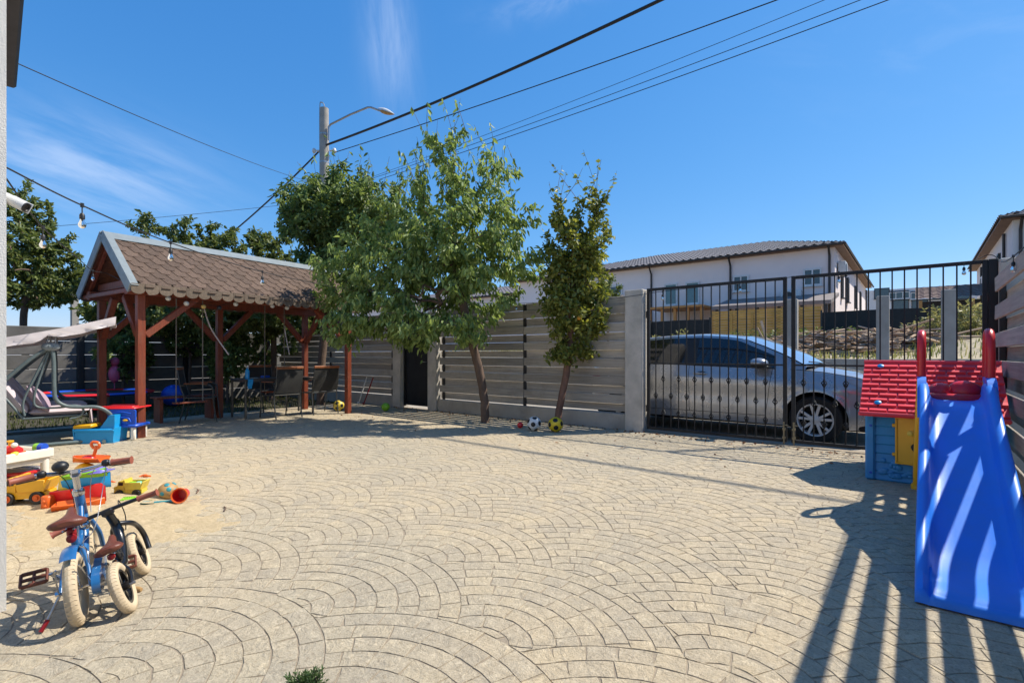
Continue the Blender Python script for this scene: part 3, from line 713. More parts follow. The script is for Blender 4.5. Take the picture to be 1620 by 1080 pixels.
def ribbed_quad(mb, a, b, c, d, n, amp, course=.42):
    """roof slope with eave a-b and ridge d-c in sheet metal: n ribs up the slope, stepped courses, cut along the hips"""
    a, b, c, d = map(Vector, (a, b, c, d)); e = (b - a).normalized(); L = (b - a).length; up = (d - a) - e * (d - a).dot(e); H = up.length; up.normalize(); nr = e.cross(up)
    if nr.z < 0: nr = -nr
    xl = (d - a).dot(e); xr = L - (c - a).dot(e); cols = n * 4 + 1; rows = max(3, int(H / course)) * 2 + 1
    def f(i, j):
        x = L * i / (cols - 1); top = H * min(1, x / xl if xl > .01 else 1, (L - x) / xr if xr > .01 else 1); k = j // 2; y = min(top, 2 * H / (rows - 1) * (k + (.97 if j % 2 else 0)))
        return a + e * x + up * y + nr * (amp * (1, .5, 0, .5)[i % 4] + (0 if j % 2 else .03))
    mb.grid(cols, rows, f)
def long_house(label, x0, x1, y0, y1, ez, rz, hipl, hipr, wins, sidewins, name='row_house', wall='facade', doors=()):
    t = thing(name, label, 'house', ((x0 + x1) / 2, y0, 0)); ym = (y0 + y1) / 2
    mb = MB(); mb.box(((x0 + x1) / 2, ym, ez / 2 + .2), (x1 - x0, y1 - y0, ez - .4), 0); mb.build('wall', wall, t, smooth=False, local=False)
    o = .38; mb = MB(); A, B, C_, D = (x0 - o, y0 - o, ez), (x1 + o, y0 - o, ez), (x1 + o, y1 + o, ez), (x0 - o, y1 + o, ez); Rl, Rr = (x0 + hipl, ym, rz), (x1 - hipr, ym, rz)
    n = int((x1 - x0) / .36); ribbed_quad(mb, A, B, Rr, Rl, n, .075); ribbed_quad(mb, C_, D, Rl, Rr, n, .075)
    m2 = int((y1 - y0) / .36); ribbed_quad(mb, B, C_, Rr, Rr, m2, .075); ribbed_quad(mb, D, A, Rl, Rl, m2, .075)
    rf = mb.build('roof', 'roof_metal', t, ang=20, local=False)
    mb = MB(); mb.box(((x0 + x1) / 2, ym, ez - .06), (x1 - x0 + 2 * o - .05, y1 - y0 + 2 * o - .05, .05), 0); mb.build('soffit', 'soffit', t, smooth=False, local=False)
    mb = MB(); mb.tube([(x0 - o, y0 - o - .06, ez - .02), (x1 + o + .06, y0 - o - .06, ez - .02), (x1 + o + .06, y1 + o, ez - .02)], .055, 8); mb.build('gutter', 'dark_gutter', t, local=False)
    for x in (doors or (x0 + .3, x1 - .15)):
        mb = MB(); mb.tube([(x, y0 - o, ez - .08), (x, y0 - .07, ez - .45), (x, y0 - .07, .9)], .05, 8); mb.build('downpipe', 'dark_gutter', t, local=False)
    mb = MB(); mb.tube([(x1 + .07, y1 - .6, ez - .3), (x1 + .07, y1 - .6, .9)], .05, 8); mb.build('downpipe', 'dark_gutter', t, local=False)
    for (x, z, w, h, g, sp) in wins: window(t, (x, y0 - .02, z), w, h, (0, -1, 0), g, sp)
    for (y, z, w, h) in sidewins: window(t, (x1 + .02, y, z), w, h, (1, 0, 0), 'pane', 0, 'dark_frame')
    return t
YF = 27.1
def wz(px, y0, y1):
    a = on_wall_z(px, y0, YF); b = on_wall_z(px, y1, YF); return a.x, (a.z + b.z) / 2, abs(a.z - b.z)
W1 = []
for pxa, pxb, ya, yb, g, sp in ((966, 985, 452, 466, 'pane', 0), (1052, 1072, 449, 483, 'pane_teal', 0), (1085, 1107, 446, 481, 'pane_teal', 0), (1160, 1185, 436, 461, 'pane', 1), (1271, 1300, 425, 452, 'pane', 1)):
    xa, z, h = wz((pxa + pxb) / 2, ya, yb); W1.append((xa, z, on_wall(pxb, YF) - on_wall(pxa, YF), h, g, sp))
H1 = long_house('long two storey pale rendered house with dark ribbed roof across the street', -21, -2.9, YF, 45, 6.12, 8.45, 6, 4.6, W1, [(29.6, 4.6, .5, 1.3), (32.3, 4.6, .5, 1.3), (36.5, 4.6, .5, 1.3), (40, 4.6, .5, 1.3), (30.5, 1.6, 1.3, 1.3), (37, 1.4, 1.6, 1.5)], doors=(on_wall(1031, YF), on_wall(1156, YF), -3.1))
H2 = long_house('low pale house with dark roof partly hidden behind the fruit trees', -48, -23.5, 31, 46, 5.9, 7.8, 6, 6, [(-25.5, 4.5, 1.2, 1.2, 'pane', 1), (-29, 4.5, 1.2, 1.2, 'pane', 1), (-34, 4.5, 1.2, 1.2, 'pane', 1)], [], wall='facade')
H3 = long_house('pale house with grey ribbed roof rising above the corner post at the right', 2.75, 20, 25.9, 40, 6.15, 8.4, 5, 5, [(4.15, 4.6, 1.0, 1.3, 'pane', 1), (7.5, 4.6, 1.4, 1.3, 'pane', 1)], [], wall='facade_grey', doors=(2.95, 3.5))
mb = MB(); mb.tube([(2.68, 36.5, 5.8), (2.68, 36.5, .9)], .05, 8); mb.build('downpipe', 'dark_gutter', H3, local=False)
mb = MB(); mb.tube([(2.68, 27.6, 5.9), (2.68, 27.6, .9)], .05, 8); mb.build('downpipe', 'dark_gutter', H3, local=False)
window(H3, (2.73, 29.5, 4.9), .5, 1.0, (-1, 0, 0), 'pane', 0, 'dark_frame')
def ac(c, nrm, label):
    t = thing('air_conditioner', label, 'air conditioner', c, math.atan2(nrm[1], nrm[0]) + math.pi / 2)
    mb = MB(); mb.box((0, -.17, 0), (.85, .30, .6), .02); mb.build('case', 'win_frame', t, smooth=False)
    mb = MB(); mb.lathe([(0, 0), (.22, 0), (.22, .012), (0, .02)], 20, Matrix.Translation((-.12, -.325, 0)) @ Matrix.Rotation(R(90), 4, 'X')); mb.build('fan_guard', 'dark_frame', t)
    mb = MB()
    for x in (-.3, .3): mb.box((x, -.16, -.33), (.04, .34, .04), 0)
    mb.build('bracket', 'dark_frame', t, smooth=False)
ac((-2.88, 28.3, 5.2), (1, 0, 0), 'air conditioner unit high on the side wall of the long pale house')
ac((2.73, 33.0, 4.6), (-1, 0, 0), 'air conditioner unit on the side wall of the house at the right')
ac((on_wall(1253, YF), YF - .02, 3.9), (0, -1, 0), 'air conditioner unit low on the front wall of the long pale house')
# far white block with dark balconies
t = thing('apartment_block', 'distant white modern block with dark recessed balconies seen down the street', 'building', (3, 70, 0))
mb = MB(); mb.box((-2, 76, 4.3), (50, 12, 8.2), 0); mb.build('wall', 'facade_grey', t, smooth=False, local=False)
for px0, px1 in ((1408, 1438), (1441, 1474)):
    a = on_wall_z(px0, 461, 69.9); b = on_wall_z(px1, 474, 69.9); mb = MB(); mb.box(((a.x + b.x) / 2, 69.95, (a.z + b.z) / 2), (b.x - a.x, .3, a.z - b.z), 0); o = mb.build('balcony', 'black_sheet', t, smooth=False, local=False)
    window(t, ((a.x + b.x) / 2, 69.78, (a.z + b.z) / 2), 1.8, (a.z - b.z) * .75, (0, -1, 0), 'pane', 2)
for px in (1395, 1487, 1520, 1425, 1455): a = on_wall_z(px, 464 if px not in (1425, 1455) else 482, 69.9); window(t, (a.x, 69.98, a.z), 1.4, 1.2, (0, -1, 0), 'pane', 0, 'dark_frame')

# lean-tos, slatted fence, black sheet fence in front of the long house
t = thing('lean_to', 'small timber lean-to with orange posts against the long pale house', 'lean-to', (on_wall(1070, 25), 25, 0))
xa, xb = on_wall(1026, 25), on_wall(1114, 25); zt = on_wall_z(1070, 486, 25).z
mb = MB(); mb.box(((xa + xb) / 2, 25.9, zt), (xb - xa, 2.3, .10), 0, ); mb.build('roof', 'orange_wood', t, smooth=False, local=False)
for x in np.linspace(xa + .1, xb - .1, 5): mb = MB(); mb.box((x, 24.95, zt / 2 - .06), (.13, .13, zt), 0); mb.build('post', 'orange_wood', t, smooth=False, local=False)
mb = MB(); mb.box(((xa + xb) / 2, 25.6, 1.6), (xb - xa, .06, 2.2), 0); mb.build('back_panel', 'canvas', t, smooth=False, local=False)
mb = MB(); mb.box(((xa + xb) / 2 - .3, 25.5, 1.9), (1.0, .1, 1.9), 0); mb.build('door', 'dark_frame', t, smooth=False, local=False)
t = thing('carport', 'flat grey awning roof along the front of the long pale house', 'awning', (on_wall(1220, 24.5), 24.5, 0))
xa, xb = on_wall(1128, 24.5), on_wall(1316, 24.5); zt = on_wall_z(1220, 480, 24.5).z
mb = MB(); mb.add([(xa, 24.3, zt), (xb, 24.3, zt), (xb, 27.0, zt + .55), (xa, 27.0, zt + .55), (xa, 24.3, zt - .16), (xb, 24.3, zt - .16), (xb, 27.0, zt + .4), (xa, 27.0, zt + .4)], [(0, 1, 2, 3), (7, 6, 5, 4), (0, 4, 5, 1), (1, 5, 6, 2), (2, 6, 7, 3), (3, 7, 4, 0)]); mb.build('roof', 'awning', t, smooth=False, local=False)
for x in np.linspace(xa + .2, xb - .2, 6): mb = MB(); mb.box((x, 24.45, zt / 2 - .1), (.12, .12, zt - .1), 0); mb.build('post', 'dark_frame', t, smooth=False, local=False)
t = thing('slat_fence', 'yellow brown horizontal slat fence below the awning across the street', 'fence', (on_wall(1213, 22), 22, 0))
xa, xm, xb = on_wall(1126, 22), on_wall(1213, 22), on_wall(1300, 22); zt = on_wall_z(1213, 490, 22).z + .02
ns = 18
for a, b in ((xa, xm), (xm, xb)):
    me = (lambda m_: (m_.box((0, 0, 0), (b - a - .02, .025, (zt - 1.0) / ns * .88), 0), m_.mesh('slat', 'bamboo', smooth=False))[1])(MB())
    for k in range(ns): o = link('slat', me, t, local=False); o.location = ((a + b) / 2, 22 + r_.uniform(-.008, .008), 1.02 + (zt - 1.0) * (k + .5) / ns)
for x in np.linspace(xa, xb, 6): mb = MB(); mb.box((x, 21.95, 1.7), (.08, .05, zt - .7), 0); mb.build('post', 'bamboo', t, smooth=False, local=False)
def sheet(xa, xb, Y, z0, z1, label):
    t = thing('sheet_fence', label, 'fence', ((xa + xb) / 2, Y, 0)); mb = MB()
    n = max(2, int(xb - xa) * 3); mb.grid(n, 2, lambda i, j: (xa + (xb - xa) * i / (n - 1), Y + .04 * math.sin(i * 1.1), (z0, z1 + .02 * math.sin(i * .7))[j])); mb.grid(n, 2, lambda i, j: (xa + (xb - xa) * i / (n - 1), Y + .012 + .04 * math.sin(i * 1.1), (z0, z1 + .02 * math.sin(i * .7))[j])); mb.build('sheet', 'black_sheet', t, local=False)
    for x in np.linspace(xa, xb, max(2, int((xb - xa) / 2.2) + 1)): mb = MB(); mb.box((x, Y - .06, (z0 + z1) / 2 + .03), (.06, .06, z1 - z0 + .1), 0); mb.build('post', 'dark_frame', t, smooth=False, local=False)
sheet(on_wall(1030, 22), on_wall(1124, 22), 22, .9, on_wall_z(1080, 507, 22).z, 'low black sheet fence in front of the orange lean-to')
sheet(on_wall(1300, 21), on_wall(1470, 21), 21, .9, on_wall_z(1350, 492, 21).z, 'black sheet fence behind the heap of broken planks')
t = thing('shed', 'low shed with a dull brown sheet roof behind the weeds at the right', 'shed', (on_wall(1505, 24), 24, 0))
a, b = on_wall_z(1448, 476, 24), on_wall_z(1572, 470, 24)
mb = MB(); ribbed_quad(mb, (a.x, 23.6, a.z), (b.x + 1.5, 23.6, a.z), (b.x + 1.5, 27, a.z + .75), (a.x, 27, a.z + .75), 14, .03); mb.build('roof', 'brown_roof', t, ang=20, local=False)
mb = MB(); mb.box(((a.x + b.x + 1.5) / 2, 25.6, a.z / 2), (b.x - a.x + 1.3, 2.6, a.z - .04), 0); mb.build('wall', 'dark_gutter', t, smooth=False, local=False)
for k in range(4): mb = MB(); mb.box((a.x + .15 + k * (b.x - a.x) / 3, 23.7, a.z / 2), (.1, .1, a.z - .06), 0); mb.build('post', 'orange_wood', t, smooth=False, local=False)

# low wall and posts of the plot across the street
t = thing('low_wall', 'low concrete wall along the far side of the street behind the car', 'wall', (-3, 12, 0))
mb = MB(); mb.box((-6, 12.0, .5), (24, .16, 1.14), .01); mb.build('wall_body', 'plinth', t, smooth=False, local=False)
for px, ty, lab in ((1255, 474, 'concrete fence post seen between the two gate leaves'), (1397, 469, 'concrete fence post behind the gate to the left of the slide'), (1500, 459, 'concrete fence post between the two red slide handles')):
    d = 12 / (FW.y + (px - 810) / 800 * RT.y); p = at(px, ty, d); post(p.x, 11.9, .20, .18, p.z, lab, 'pole_concrete')
mb = MB(); p = at(118, 459, 16); mb.box((0, 0, p.z / 2), (.2, .18, p.z), .01); solo(mb, 'concrete_post', 'pole_concrete', 'slim concrete post beyond the panel fence under the far left tree', 'post', (p.x, p.y, 0), smooth=False)

# heap of broken planks
wr = random.Random(17)
tg = thing('plank_heap', 'heap of broken planks on the plot across the street', 'heap', (-.8, 15, 1.2))
pmesh = []
for k in range(12):
    mb = MB(); L = wr.uniform(.5, 1.5); w = wr.uniform(.035, .09); mb.box((0, 0, 0), (L, w, wr.uniform(.018, .035)), 0); mb.v = [(x, y, z + .02 * math.sin(x * 2 + k)) for x, y, z in mb.v]
    pmesh.append(mb.mesh('plank', 'plank_tan' if k % 3 else 'plank_grey', smooth=False))
for k in range(298):
    c = wr.choice(((-2.3, 14.9, 1.3, .8), (-2.3, 14.9, 1.3, .8), (-.35, 15.1, .75, .7), (-.35, 15.1, .75, .7), (-3.4, 14.2, 1.2, .7), (-.9, 14.3, 1.0, .5)))
    x = wr.gauss(c[0], c[2] * .6); y = wr.gauss(c[1], c[3] * .6); y = max(12.7, y)
    o = link('plank', wr.choice(pmesh), tg, local=False); o.location = (x, y, terr(x, y) + abs(wr.gauss(0, .09)) + .02); st = wr.random() < .02
    o.rotation_euler = (wr.uniform(-.4, .4), wr.uniform(-1.2, 1.2) if st else wr.gauss(0, .13), wr.uniform(0, 6.28))

# ---------------------------------------------------------------- utility pole, street lamp, cables
pp = at(513, 561, 18); pp.z = 0; ptop = at(513, 172, 18).z
t = thing('utility_pole', 'tall round concrete utility pole behind the fruit trees', 'pole', pp)
mb = MB(); mb.tube([(0, 0, -.2), (0, 0, ptop)], [.21, .15], 18); mb.build('shaft', 'pole_concrete', t)
mb = MB(); mb.tube([(0, 0, ptop - 1.95), (0, 0, ptop - 1.9)], .165, 18); mb.tube([(0, 0, ptop - .95), (0, 0, ptop - .9)], .16, 18); mb.build('band', 'zinc', t)
for s_ in (-1, 1):
    mb = MB(); q = RT * (.19 * s_); mb.beam((q.x, q.y, ptop - 1.5), (q.x * 1.7, q.y * 1.7, ptop - 1.5), .05, .05); mb.ell((q.x * 1.9, q.y * 1.9, ptop - 1.5), (.07, .07, .1), 10, 6); mb.build('insulator', 'win_frame', t)
mb = MB(); q = RT * -.16; mb.tube(bez([(q.x, q.y, ptop - 1.6), (q.x, q.y, ptop + .02), (q.x * .6, q.y * .6, ptop + .22), (0, 0, ptop + .12), (0, 0, ptop - .1)]), .02, 6); mb.build('wire_loop', 'zinc', t)
t = thing('street_lamp', 'street lamp on a bent grey arm fixed to the utility pole', 'street lamp', (pp.x, pp.y, ptop - 1.4))
def lp(px, py, d=18): q = at(px, py, d); return (q.x - pp.x, q.y - pp.y, q.z - ptop + 1.4)
mb = MB(); mb.tube([lp(520, 222, 17.9), lp(520, 201, 17.9), lp(523, 197, 17.9), lp(555, 181, 17.6), lp(582, 170, 17.3), lp(587, 170, 17.25), lp(603, 176, 17.1)], .035, 8); mb.build('arm', 'zinc', t)
a, b = Vector(lp(600, 174.5, 17.1)), Vector(lp(624, 181, 16.9)); ax = (b - a).normalized(); sd_, up_ = frame_of(ax)
T = Matrix(((ax.x, sd_.x, up_.x, a.x), (ax.y, sd_.y, up_.y, a.y), (ax.z, sd_.z, up_.z, a.z), (0, 0, 0, 1))); Lh = (b - a).length
mb = MB(); mb.grid(9, 13, lambda i, j: (Lh * i / 8, .13 * math.sin(math.pi * min(1, .25 + i / 11)) * math.cos(math.pi * j / 12), .11 * math.sin(math.pi * min(.97, .25 + i / 11)) * math.sin(math.pi * j / 12)), T); mb.build('lamp_head', 'win_frame', t)
mb = MB(); mb.grid(9, 9, lambda i, j: (Lh * (.18 + .8 * i / 8), .115 * math.sin(math.pi * (.3 + .62 * i / 8)) * math.cos(math.pi * j / 8), -.08 * math.sin(math.pi * (.3 + .65 * i / 8)) * math.sin(math.pi * j / 8)), T); mb.build('lamp_glass', 'p_tan', t)
def cable(name, a, b, sag, r, label, cat='cable', n=40, group=None):
    a, b = Vector(a), Vector(b); pts = [a + (b - a) * (k / n) - Vector((0, 0, sag * 4 * (k / n) * (1 - k / n))) for k in range(n + 1)]
    mb = MB(); mb.tube([p - a for p in pts], r, 6); o = solo(mb, name, 'cable', label, cat, a, group=group); return pts
cable('power_cable', at(512, 231, 18), at(1046, 0, 10.9) * 2 - at(512, 231, 18) + Vector((0, 0, 1.1)), .55, .037, 'thick twisted power cable running from the pole to the upper right sky')
cable('power_cable', at(512, 232, 18), at(300, 418, 24), .25, .030, 'dark power cable dropping from the pole behind the gazebo roof')
def sky_wire(p0, d0, p1, d1, ext, sag, label, r=.011): a, b = at(*p0, d0), at(*p1, d1); t1 = 1 / (1 + ext); b = a + (b + Vector((0, 0, sag * 4 * t1 * (1 - t1))) - a) / t1; cable('overhead_wire', a, b, sag, r, label)
sky_wire((527, 242), 18, (1230, 0), 12.0, .7, .25, 'thin overhead wire ending at the pole below the thick cable', .014)
sky_wire((560, 290), 26, (1305, 0), 13.0, .6, .3, 'middle thin overhead wire passing behind the cherry tree top', .008)
sky_wire((590, 282), 24, (1362, 0), 12.6, .6, .3, 'upper of the two close overhead wires at the upper right', .010)
sky_wire((600, 284), 24, (1406, 0), 12.4, .6, .3, 'lower of the two close overhead wires at the upper right', .012)
sky_wire((505, 292), 18, (22, 98), 5.6, .0, .12, 'single thin wire from the house eave to the pole across the left sky', .006)
sky_wire((505, 318), 22, (60, 360), 17, .4, .1, 'faint low wire crossing behind the gazebo roof', .008)

# ---------------------------------------------------------------- parked car
def build_car():
    t = thing('parked_car', 'silver hatchback parked in the street behind the barred gate', 'car', (-1.05, 8.60, -.03))
    XR, XF = -3.52, .86
    HW_ = [(-3.52, .50), (-3.46, .68), (-3.3, .79), (-3.0, .86), (-2.5, .882), (-1.5, .885), (-.6, .885), (-.1, .88), (.3, .86), (.55, .80), (.72, .70), (.82, .55), (.86, .42)]
    BELT = [(-3.52, .82), (-3.4, 1.02), (-3.1, 1.075), (-2.4, 1.055), (-1.6, 1.02), (-.6, .99), (-.25, .975), (.1, .945), (.45, .885), (.7, .80), (.82, .72), (.86, .64)]
    CEN = [(-3.52, .84), (-3.4, 1.06), (-.2, 1.035), (.1, 1.01), (.45, .945), (.7, .845), (.82, .745), (.86, .65)]
    ROOF = [(-3.40, 1.06), (-3.2, 1.24), (-2.95, 1.40), (-2.5, 1.485), (-2.0, 1.52), (-1.55, 1.525), (-1.2, 1.50), (-.98, 1.462), (-.7, 1.33), (-.45, 1.195), (-.2, 1.055), (-.12, 1.02)]
    LOW = [(-3.52, .40), (-3.4, .30), (-3.1, .24), (.5, .21), (.75, .24), (.86, .33)]
    hw = lambda x: lerp_tab(HW_, x); belt = lambda x: lerp_tab(BELT, x)
    AR = .375
    def zlow(x):
        z = lerp_tab(LOW, x)
        for ax in (0, -2.7):
            if abs(x - ax) < AR: z = max(z, .315 + math.sqrt(AR * AR - (x - ax) ** 2))
        return z
    xs = sorted(set([XR, -3.46, XF, .82] + list(np.linspace(-3.4, .78, 58)) + [a + AR * math.cos(q) for a in (0, -2.7) for q in np.linspace(0, math.pi, 25)]))
    def side(x, z):
        b = belt(x); tt = max(0, min(1, (z - .2) / (b - .2)))
        y = hw(x) * (.945 + .055 * math.sin(math.pi * (.12 + .76 * tt)) ** .8)
        y -= .035 * sm(.80, 1.0, tt) + .018 * math.exp(-((tt - .48) / .10) ** 2) * sm(-3.2, -2.6, x) * (1 - sm(-.6, -.2, x)) - .012 * math.exp(-((tt - .72) / .06) ** 2)
        for ax in (0, -2.7):
            rr = math.hypot(x - ax, z - .315)
            y += .022 * math.exp(-((rr - AR) / .05) ** 2) * (1 if rr >= AR - .02 else 0)
        return y
    nr = 16
    mb = MB()
    for s_ in (-1, 1):
        mb.grid(len(xs), nr, lambda i, j: (xs[i], s_ * side(xs[i], zlow(xs[i]) + (belt(xs[i]) - zlow(xs[i])) * j / (nr - 1)), zlow(xs[i]) + (belt(xs[i]) - zlow(xs[i])) * j / (nr - 1)), flip=(s_ > 0))
        # wheel arch lip turned inwards
        for ax in (0, -2.7):
            mb.grid(25, 2, lambda i, j: (ax + AR * math.cos(math.pi * i / 24), s_ * ((side(ax + AR * math.cos(math.pi * i / 24), .315 + AR * math.sin(math.pi * i / 24))) - .06 * j), max(.2, .315 + AR * math.sin(math.pi * i / 24) - .004 * j)))
    hx = [x for x in xs if x >= -.30]; tx = [x for x in xs if x <= -3.2]
    for hxs, in ((hx,), (tx,)):
        mb.grid(len(hxs), 15, lambda i, j: (hxs[i], side(hxs[i], belt(hxs[i])) * (j / 7 - 1), belt(hxs[i]) + (lerp_tab(CEN, hxs[i]) - belt(hxs[i])) * (1 - abs(j / 7 - 1) ** 3.2) + .010 * math.exp(-((abs(j / 7 - 1) - .62) / .12) ** 2) * sm(.8, .4, hxs[i])), flip=True)
    mb.grid(2, 9, lambda i, j: (XF + .01, side(XF, .5) * (j / 4 - 1) * .98, (.3, .655)[i]))
    mb.grid(2, 9, lambda i, j: (XR - .005, side(XR, .6) * (j / 4 - 1) * .98, (.38, .84)[i]))
    mb.build('body', 'car_paint', t, ang=50, fix=False)
    # greenhouse
    gx = [x for x, _ in ROOF]; gx = sorted(set(gx + list(np.linspace(-3.38, -.13, 44)))); roof = lambda x: lerp_tab(ROOF, x)
    def edge(x):
        z = roof(x) - .045 * sm(1.05, 1.4, roof(x)); b = belt(x); y0 = side(x, b) - .006
        k = max(0, (z - b)); return y0 - k * .46 - .02 * k * k, max(z, b - .01)
    def gsec(x, j, n=15):           # j from left belt over the roof to the right belt
        ye, ze = edge(x); b = belt(x) - .012; y0 = side(x, b) - .006; a = abs(j / 7 - 1); s_ = 1 if j >= 7 else -1
        if a > .72: f = (a - .72) / .28; y = ye + (y0 - ye) * f; z = ze + (b - ze) * f; y += .012 * math.sin(math.pi * f)
        else: f = a / .72; y = ye * (1 - (1 - f) ** 1.15) if f < 1 else ye; y = ye * f; z = ze + (roof(x) - ze) * (1 - f ** 2.6)
        xo = .17 * sm(-1.2, -.35, x) * (1 - min(1, y / max(.2, y0)) ** 2)
        return (x + xo, s_ * y, z + .02 * sm(-1.2, -.6, x) * (1 - min(1, y / max(.2, y0)) ** 2) * sm(-.1, -.4, x))
    mb = MB(); mb.grid(len(gx), 15, lambda i, j: gsec(gx[i], j), flip=True); mb.build('roof', 'car_paint', t, ang=40)
    def pane(name, poly, s_, mat='car_glass', off=.006):
        """a side window: polygon in (x, z) laid on the greenhouse side"""
        def pt(x, z):
            ye, ze = edge(x); b = belt(x) - .012; y0 = side(x, b) - .006; f = min(1.02, max(-.02, (ze - z) / max(.02, ze - b))); return (x, s_ * (ye + (y0 - ye) * f + .012 * math.sin(math.pi * max(0, min(1, f))) + off), z)
        top, bot = poly; x0 = max(top[0][0], bot[0][0]); x1 = min(top[-1][0], bot[-1][0]); m_ = MB()
        m_.grid(25, 7, lambda i, j: pt(x0 + (x1 - x0) * i / 24, lerp_tab(bot, x0 + (x1 - x0) * i / 24) + (lerp_tab(top, x0 + (x1 - x0) * i / 24) - lerp_tab(bot, x0 + (x1 - x0) * i / 24)) * j / 6), flip=(s_ > 0))
        return m_.build(name, mat, t)
    tp = lambda x: edge(x)[1] - .035
    xsw = list(np.linspace(-2.98, -.5, 40))
    for s_ in (-1, 1):
        bt = [(x, belt(x) + .012) for x in xsw]; tpp = [(x, max(belt(x) + .014, tp(x))) for x in xsw]
        cut = lambda L, a, b: [(x, z) for x, z in L if a <= x <= b]
        pane('window', (cut(tpp, -1.62, -.5), cut(bt, -1.62, -.5)), s_)
        pane('window', (cut(tpp, -2.98, -1.74), cut(bt, -2.98, -1.74)), s_)
        pane('pillar_trim', (cut(tpp, -1.92, -1.45), cut(bt, -1.92, -1.45)), s_, 'p_black', .0045)
        m_ = MB(); m_.tube([(x, s_ * (side(x, belt(x)) + .002), belt(x) + .004) for x in np.linspace(-3.0, -.48, 24)], .009, 6); m_.build('belt_trim', 'p_black', t)
    xw = sorted(list(np.linspace(-.17, -.955, 13)) + [-.2, -.45, -.7], reverse=True)
    mb = MB(); mb.grid(16, 13, lambda i, j: (lambda x: (lambda p: (p[0] + .010, p[1], p[2] + .012))(gsec(x, 7 + (j / 6 - 1) * 7 * .712)))(xw[i]), flip=True); mb.build('windscreen', 'car_screen', t, ang=60, fix=False)
    mb = MB()
    for y0 in (-.1, .5): mb.tube([(.03, y0, 1.045), (-.02, y0 - .25, 1.07), (-.10, y0 - .55, 1.085)], .009, 6)
    mb.build('wiper', 'p_black', t)
    mb = MB(); mb.box((-.10, 0, 1.012), (.14, 1.3, .012), .004); mb.build('cowl', 'p_black', t)
    for s_ in (-1, 1):
        # door mirror
        mb = MB(); c = (-.66, s_ * .985, 1.065); mb.ell(c, (.125, .115, .072), 16, 9); mb.v = [(x if x > c[0] - .10 else c[0] - .10, y, z) for x, y, z in mb.v]; o = mb.build('mirror', 'car_paint', t); mb = MB(); mb.ell((c[0] - .005, c[1], c[2] - .022), (.118, .112, .058), 16, 9); mb.build('mirror_base', 'p_black', t)
        mb = MB(); mb.beam((-.60, s_ * .84, 1.0), (-.64, s_ * .93, 1.03), .06, .03); mb.build('mirror_foot', 'p_black', t)
        for x in (-1.50, -2.55):                       # door handles
            z = .90 if x > -2 else .925; y = side(x, z); mb = MB(); mb.tube([(x + .10, s_ * y, z), (x + .08, s_ * (y + .028), z + .002), (x - .08, s_ * (y + .028), z + .004), (x - .10, s_ * y, z + .004)], .013, 8); mb.build('door_handle', 'car_paint', t)
            mb = MB(); mb.ell((x + .02, s_ * (y + .001), z), (.075, .006, .034), 12, 6); mb.build('handle_recess', 'p_black', t)
        for xa, xb in ((-.52, -.60), (-1.68, -1.66), (-2.55, -2.32)):          # door seams
            pts = [(xa + (xb - xa) * q + (.05 * (q * 2) ** 2 if xa < -2.3 and q > .5 else 0) * 0, 0, 0) for q in (0,)]
            seam = []
            for q in np.linspace(0, 1, 14): x = xa + (xb - xa) * q + (-.0); z = belt(x) - .01 - (belt(x) - .34) * q; seam.append((x, s_ * (side(x, z) + .0005), z))
            mb = MB(); mb.tube(seam, .0042, 4); mb.build('door_seam', 'p_black', t)
        seam = [(x, s_ * (side(x, .335) + .0005), .335) for x in np.linspace(-2.30, -.6, 12)]; mb = MB(); mb.tube(seam, .0042, 4); mb.build('sill_seam', 'p_black', t)
        seam = [(x, s_ * (side(x, belt(x)) - .004), belt(x) + .0035) for x in np.linspace(-.3, .72, 14)]; mb = MB(); mb.tube(seam, .0042, 4); mb.build('bonnet_seam', 'p_black', t)
        mb = MB(); mb.grid(9, 6, lambda i, j: (lambda x, z: (x, s_ * (side(x, z) + .006), z))(.36 + .46 * i / 8, lerp_tab(BELT, .36 + .46 * i / 8) - .03 - (.045 + .12 * i / 8) * j / 5), flip=(s_ > 0)); mb.build('headlight', 'lamp_glass', t)
        mb = MB(); mb.grid(5, 3, lambda i, j: (lambda x, z: (x, s_ * (side(x, z) + .005), z))(-3.45 + .22 * i / 4, .80 + .14 * j / 2), flip=(s_ > 0)); mb.build('tail_light', 'dark_red', t)
    mb = MB(); mb.box((-1.35, 0, .42), (4.2, 1.42, .42), .05); mb.box((-1.35, 0, .24), (3.9, 1.6, .10), .03); mb.build('underbody', 'underbody', t, smooth=False)
    # a wheel: tyre and rim with five split spokes
    def wheel():
        w = bpy.data.objects.new('wheel', None); col.objects.link(w); w.empty_display_size = .1; w.parent = t; Tx = Matrix.Rotation(R(90), 4, 'X')
        mb = MB(); mb.lathe([(.212, -.10), (.24, -.108), (.285, -.105), (.308, -.085), (.316, -.05), (.317, 0), (.316, .05), (.308, .085), (.285, .105), (.24, .108), (.212, .10)], 40, Tx, caps=False); link('tyre', mb.mesh('tyre', 'rubber'), w)
        mb = MB(); mb.lathe([(.205, -.09), (.222, .09), (.214, .104), (.20, .10), (.19, .06), (.185, -.08)], 40, Tx, caps=False)
        for k in range(10):
            a = 2 * math.pi * (k // 2) / 5 + (.17 if k % 2 else -.17) + .3; a2 = a + (.08 if k % 2 else -.08)
            mb.beam((.045 * math.cos(a), -.075, .045 * math.sin(a)), (.20 * math.cos(a2), -.085, .20 * math.sin(a2)), .036, .022, .005, up=(0, 1, 0))
        mb.lathe([(0, .096), (.03, .094), (.062, .085), (.066, .05), (0, .05)], 24, Tx)
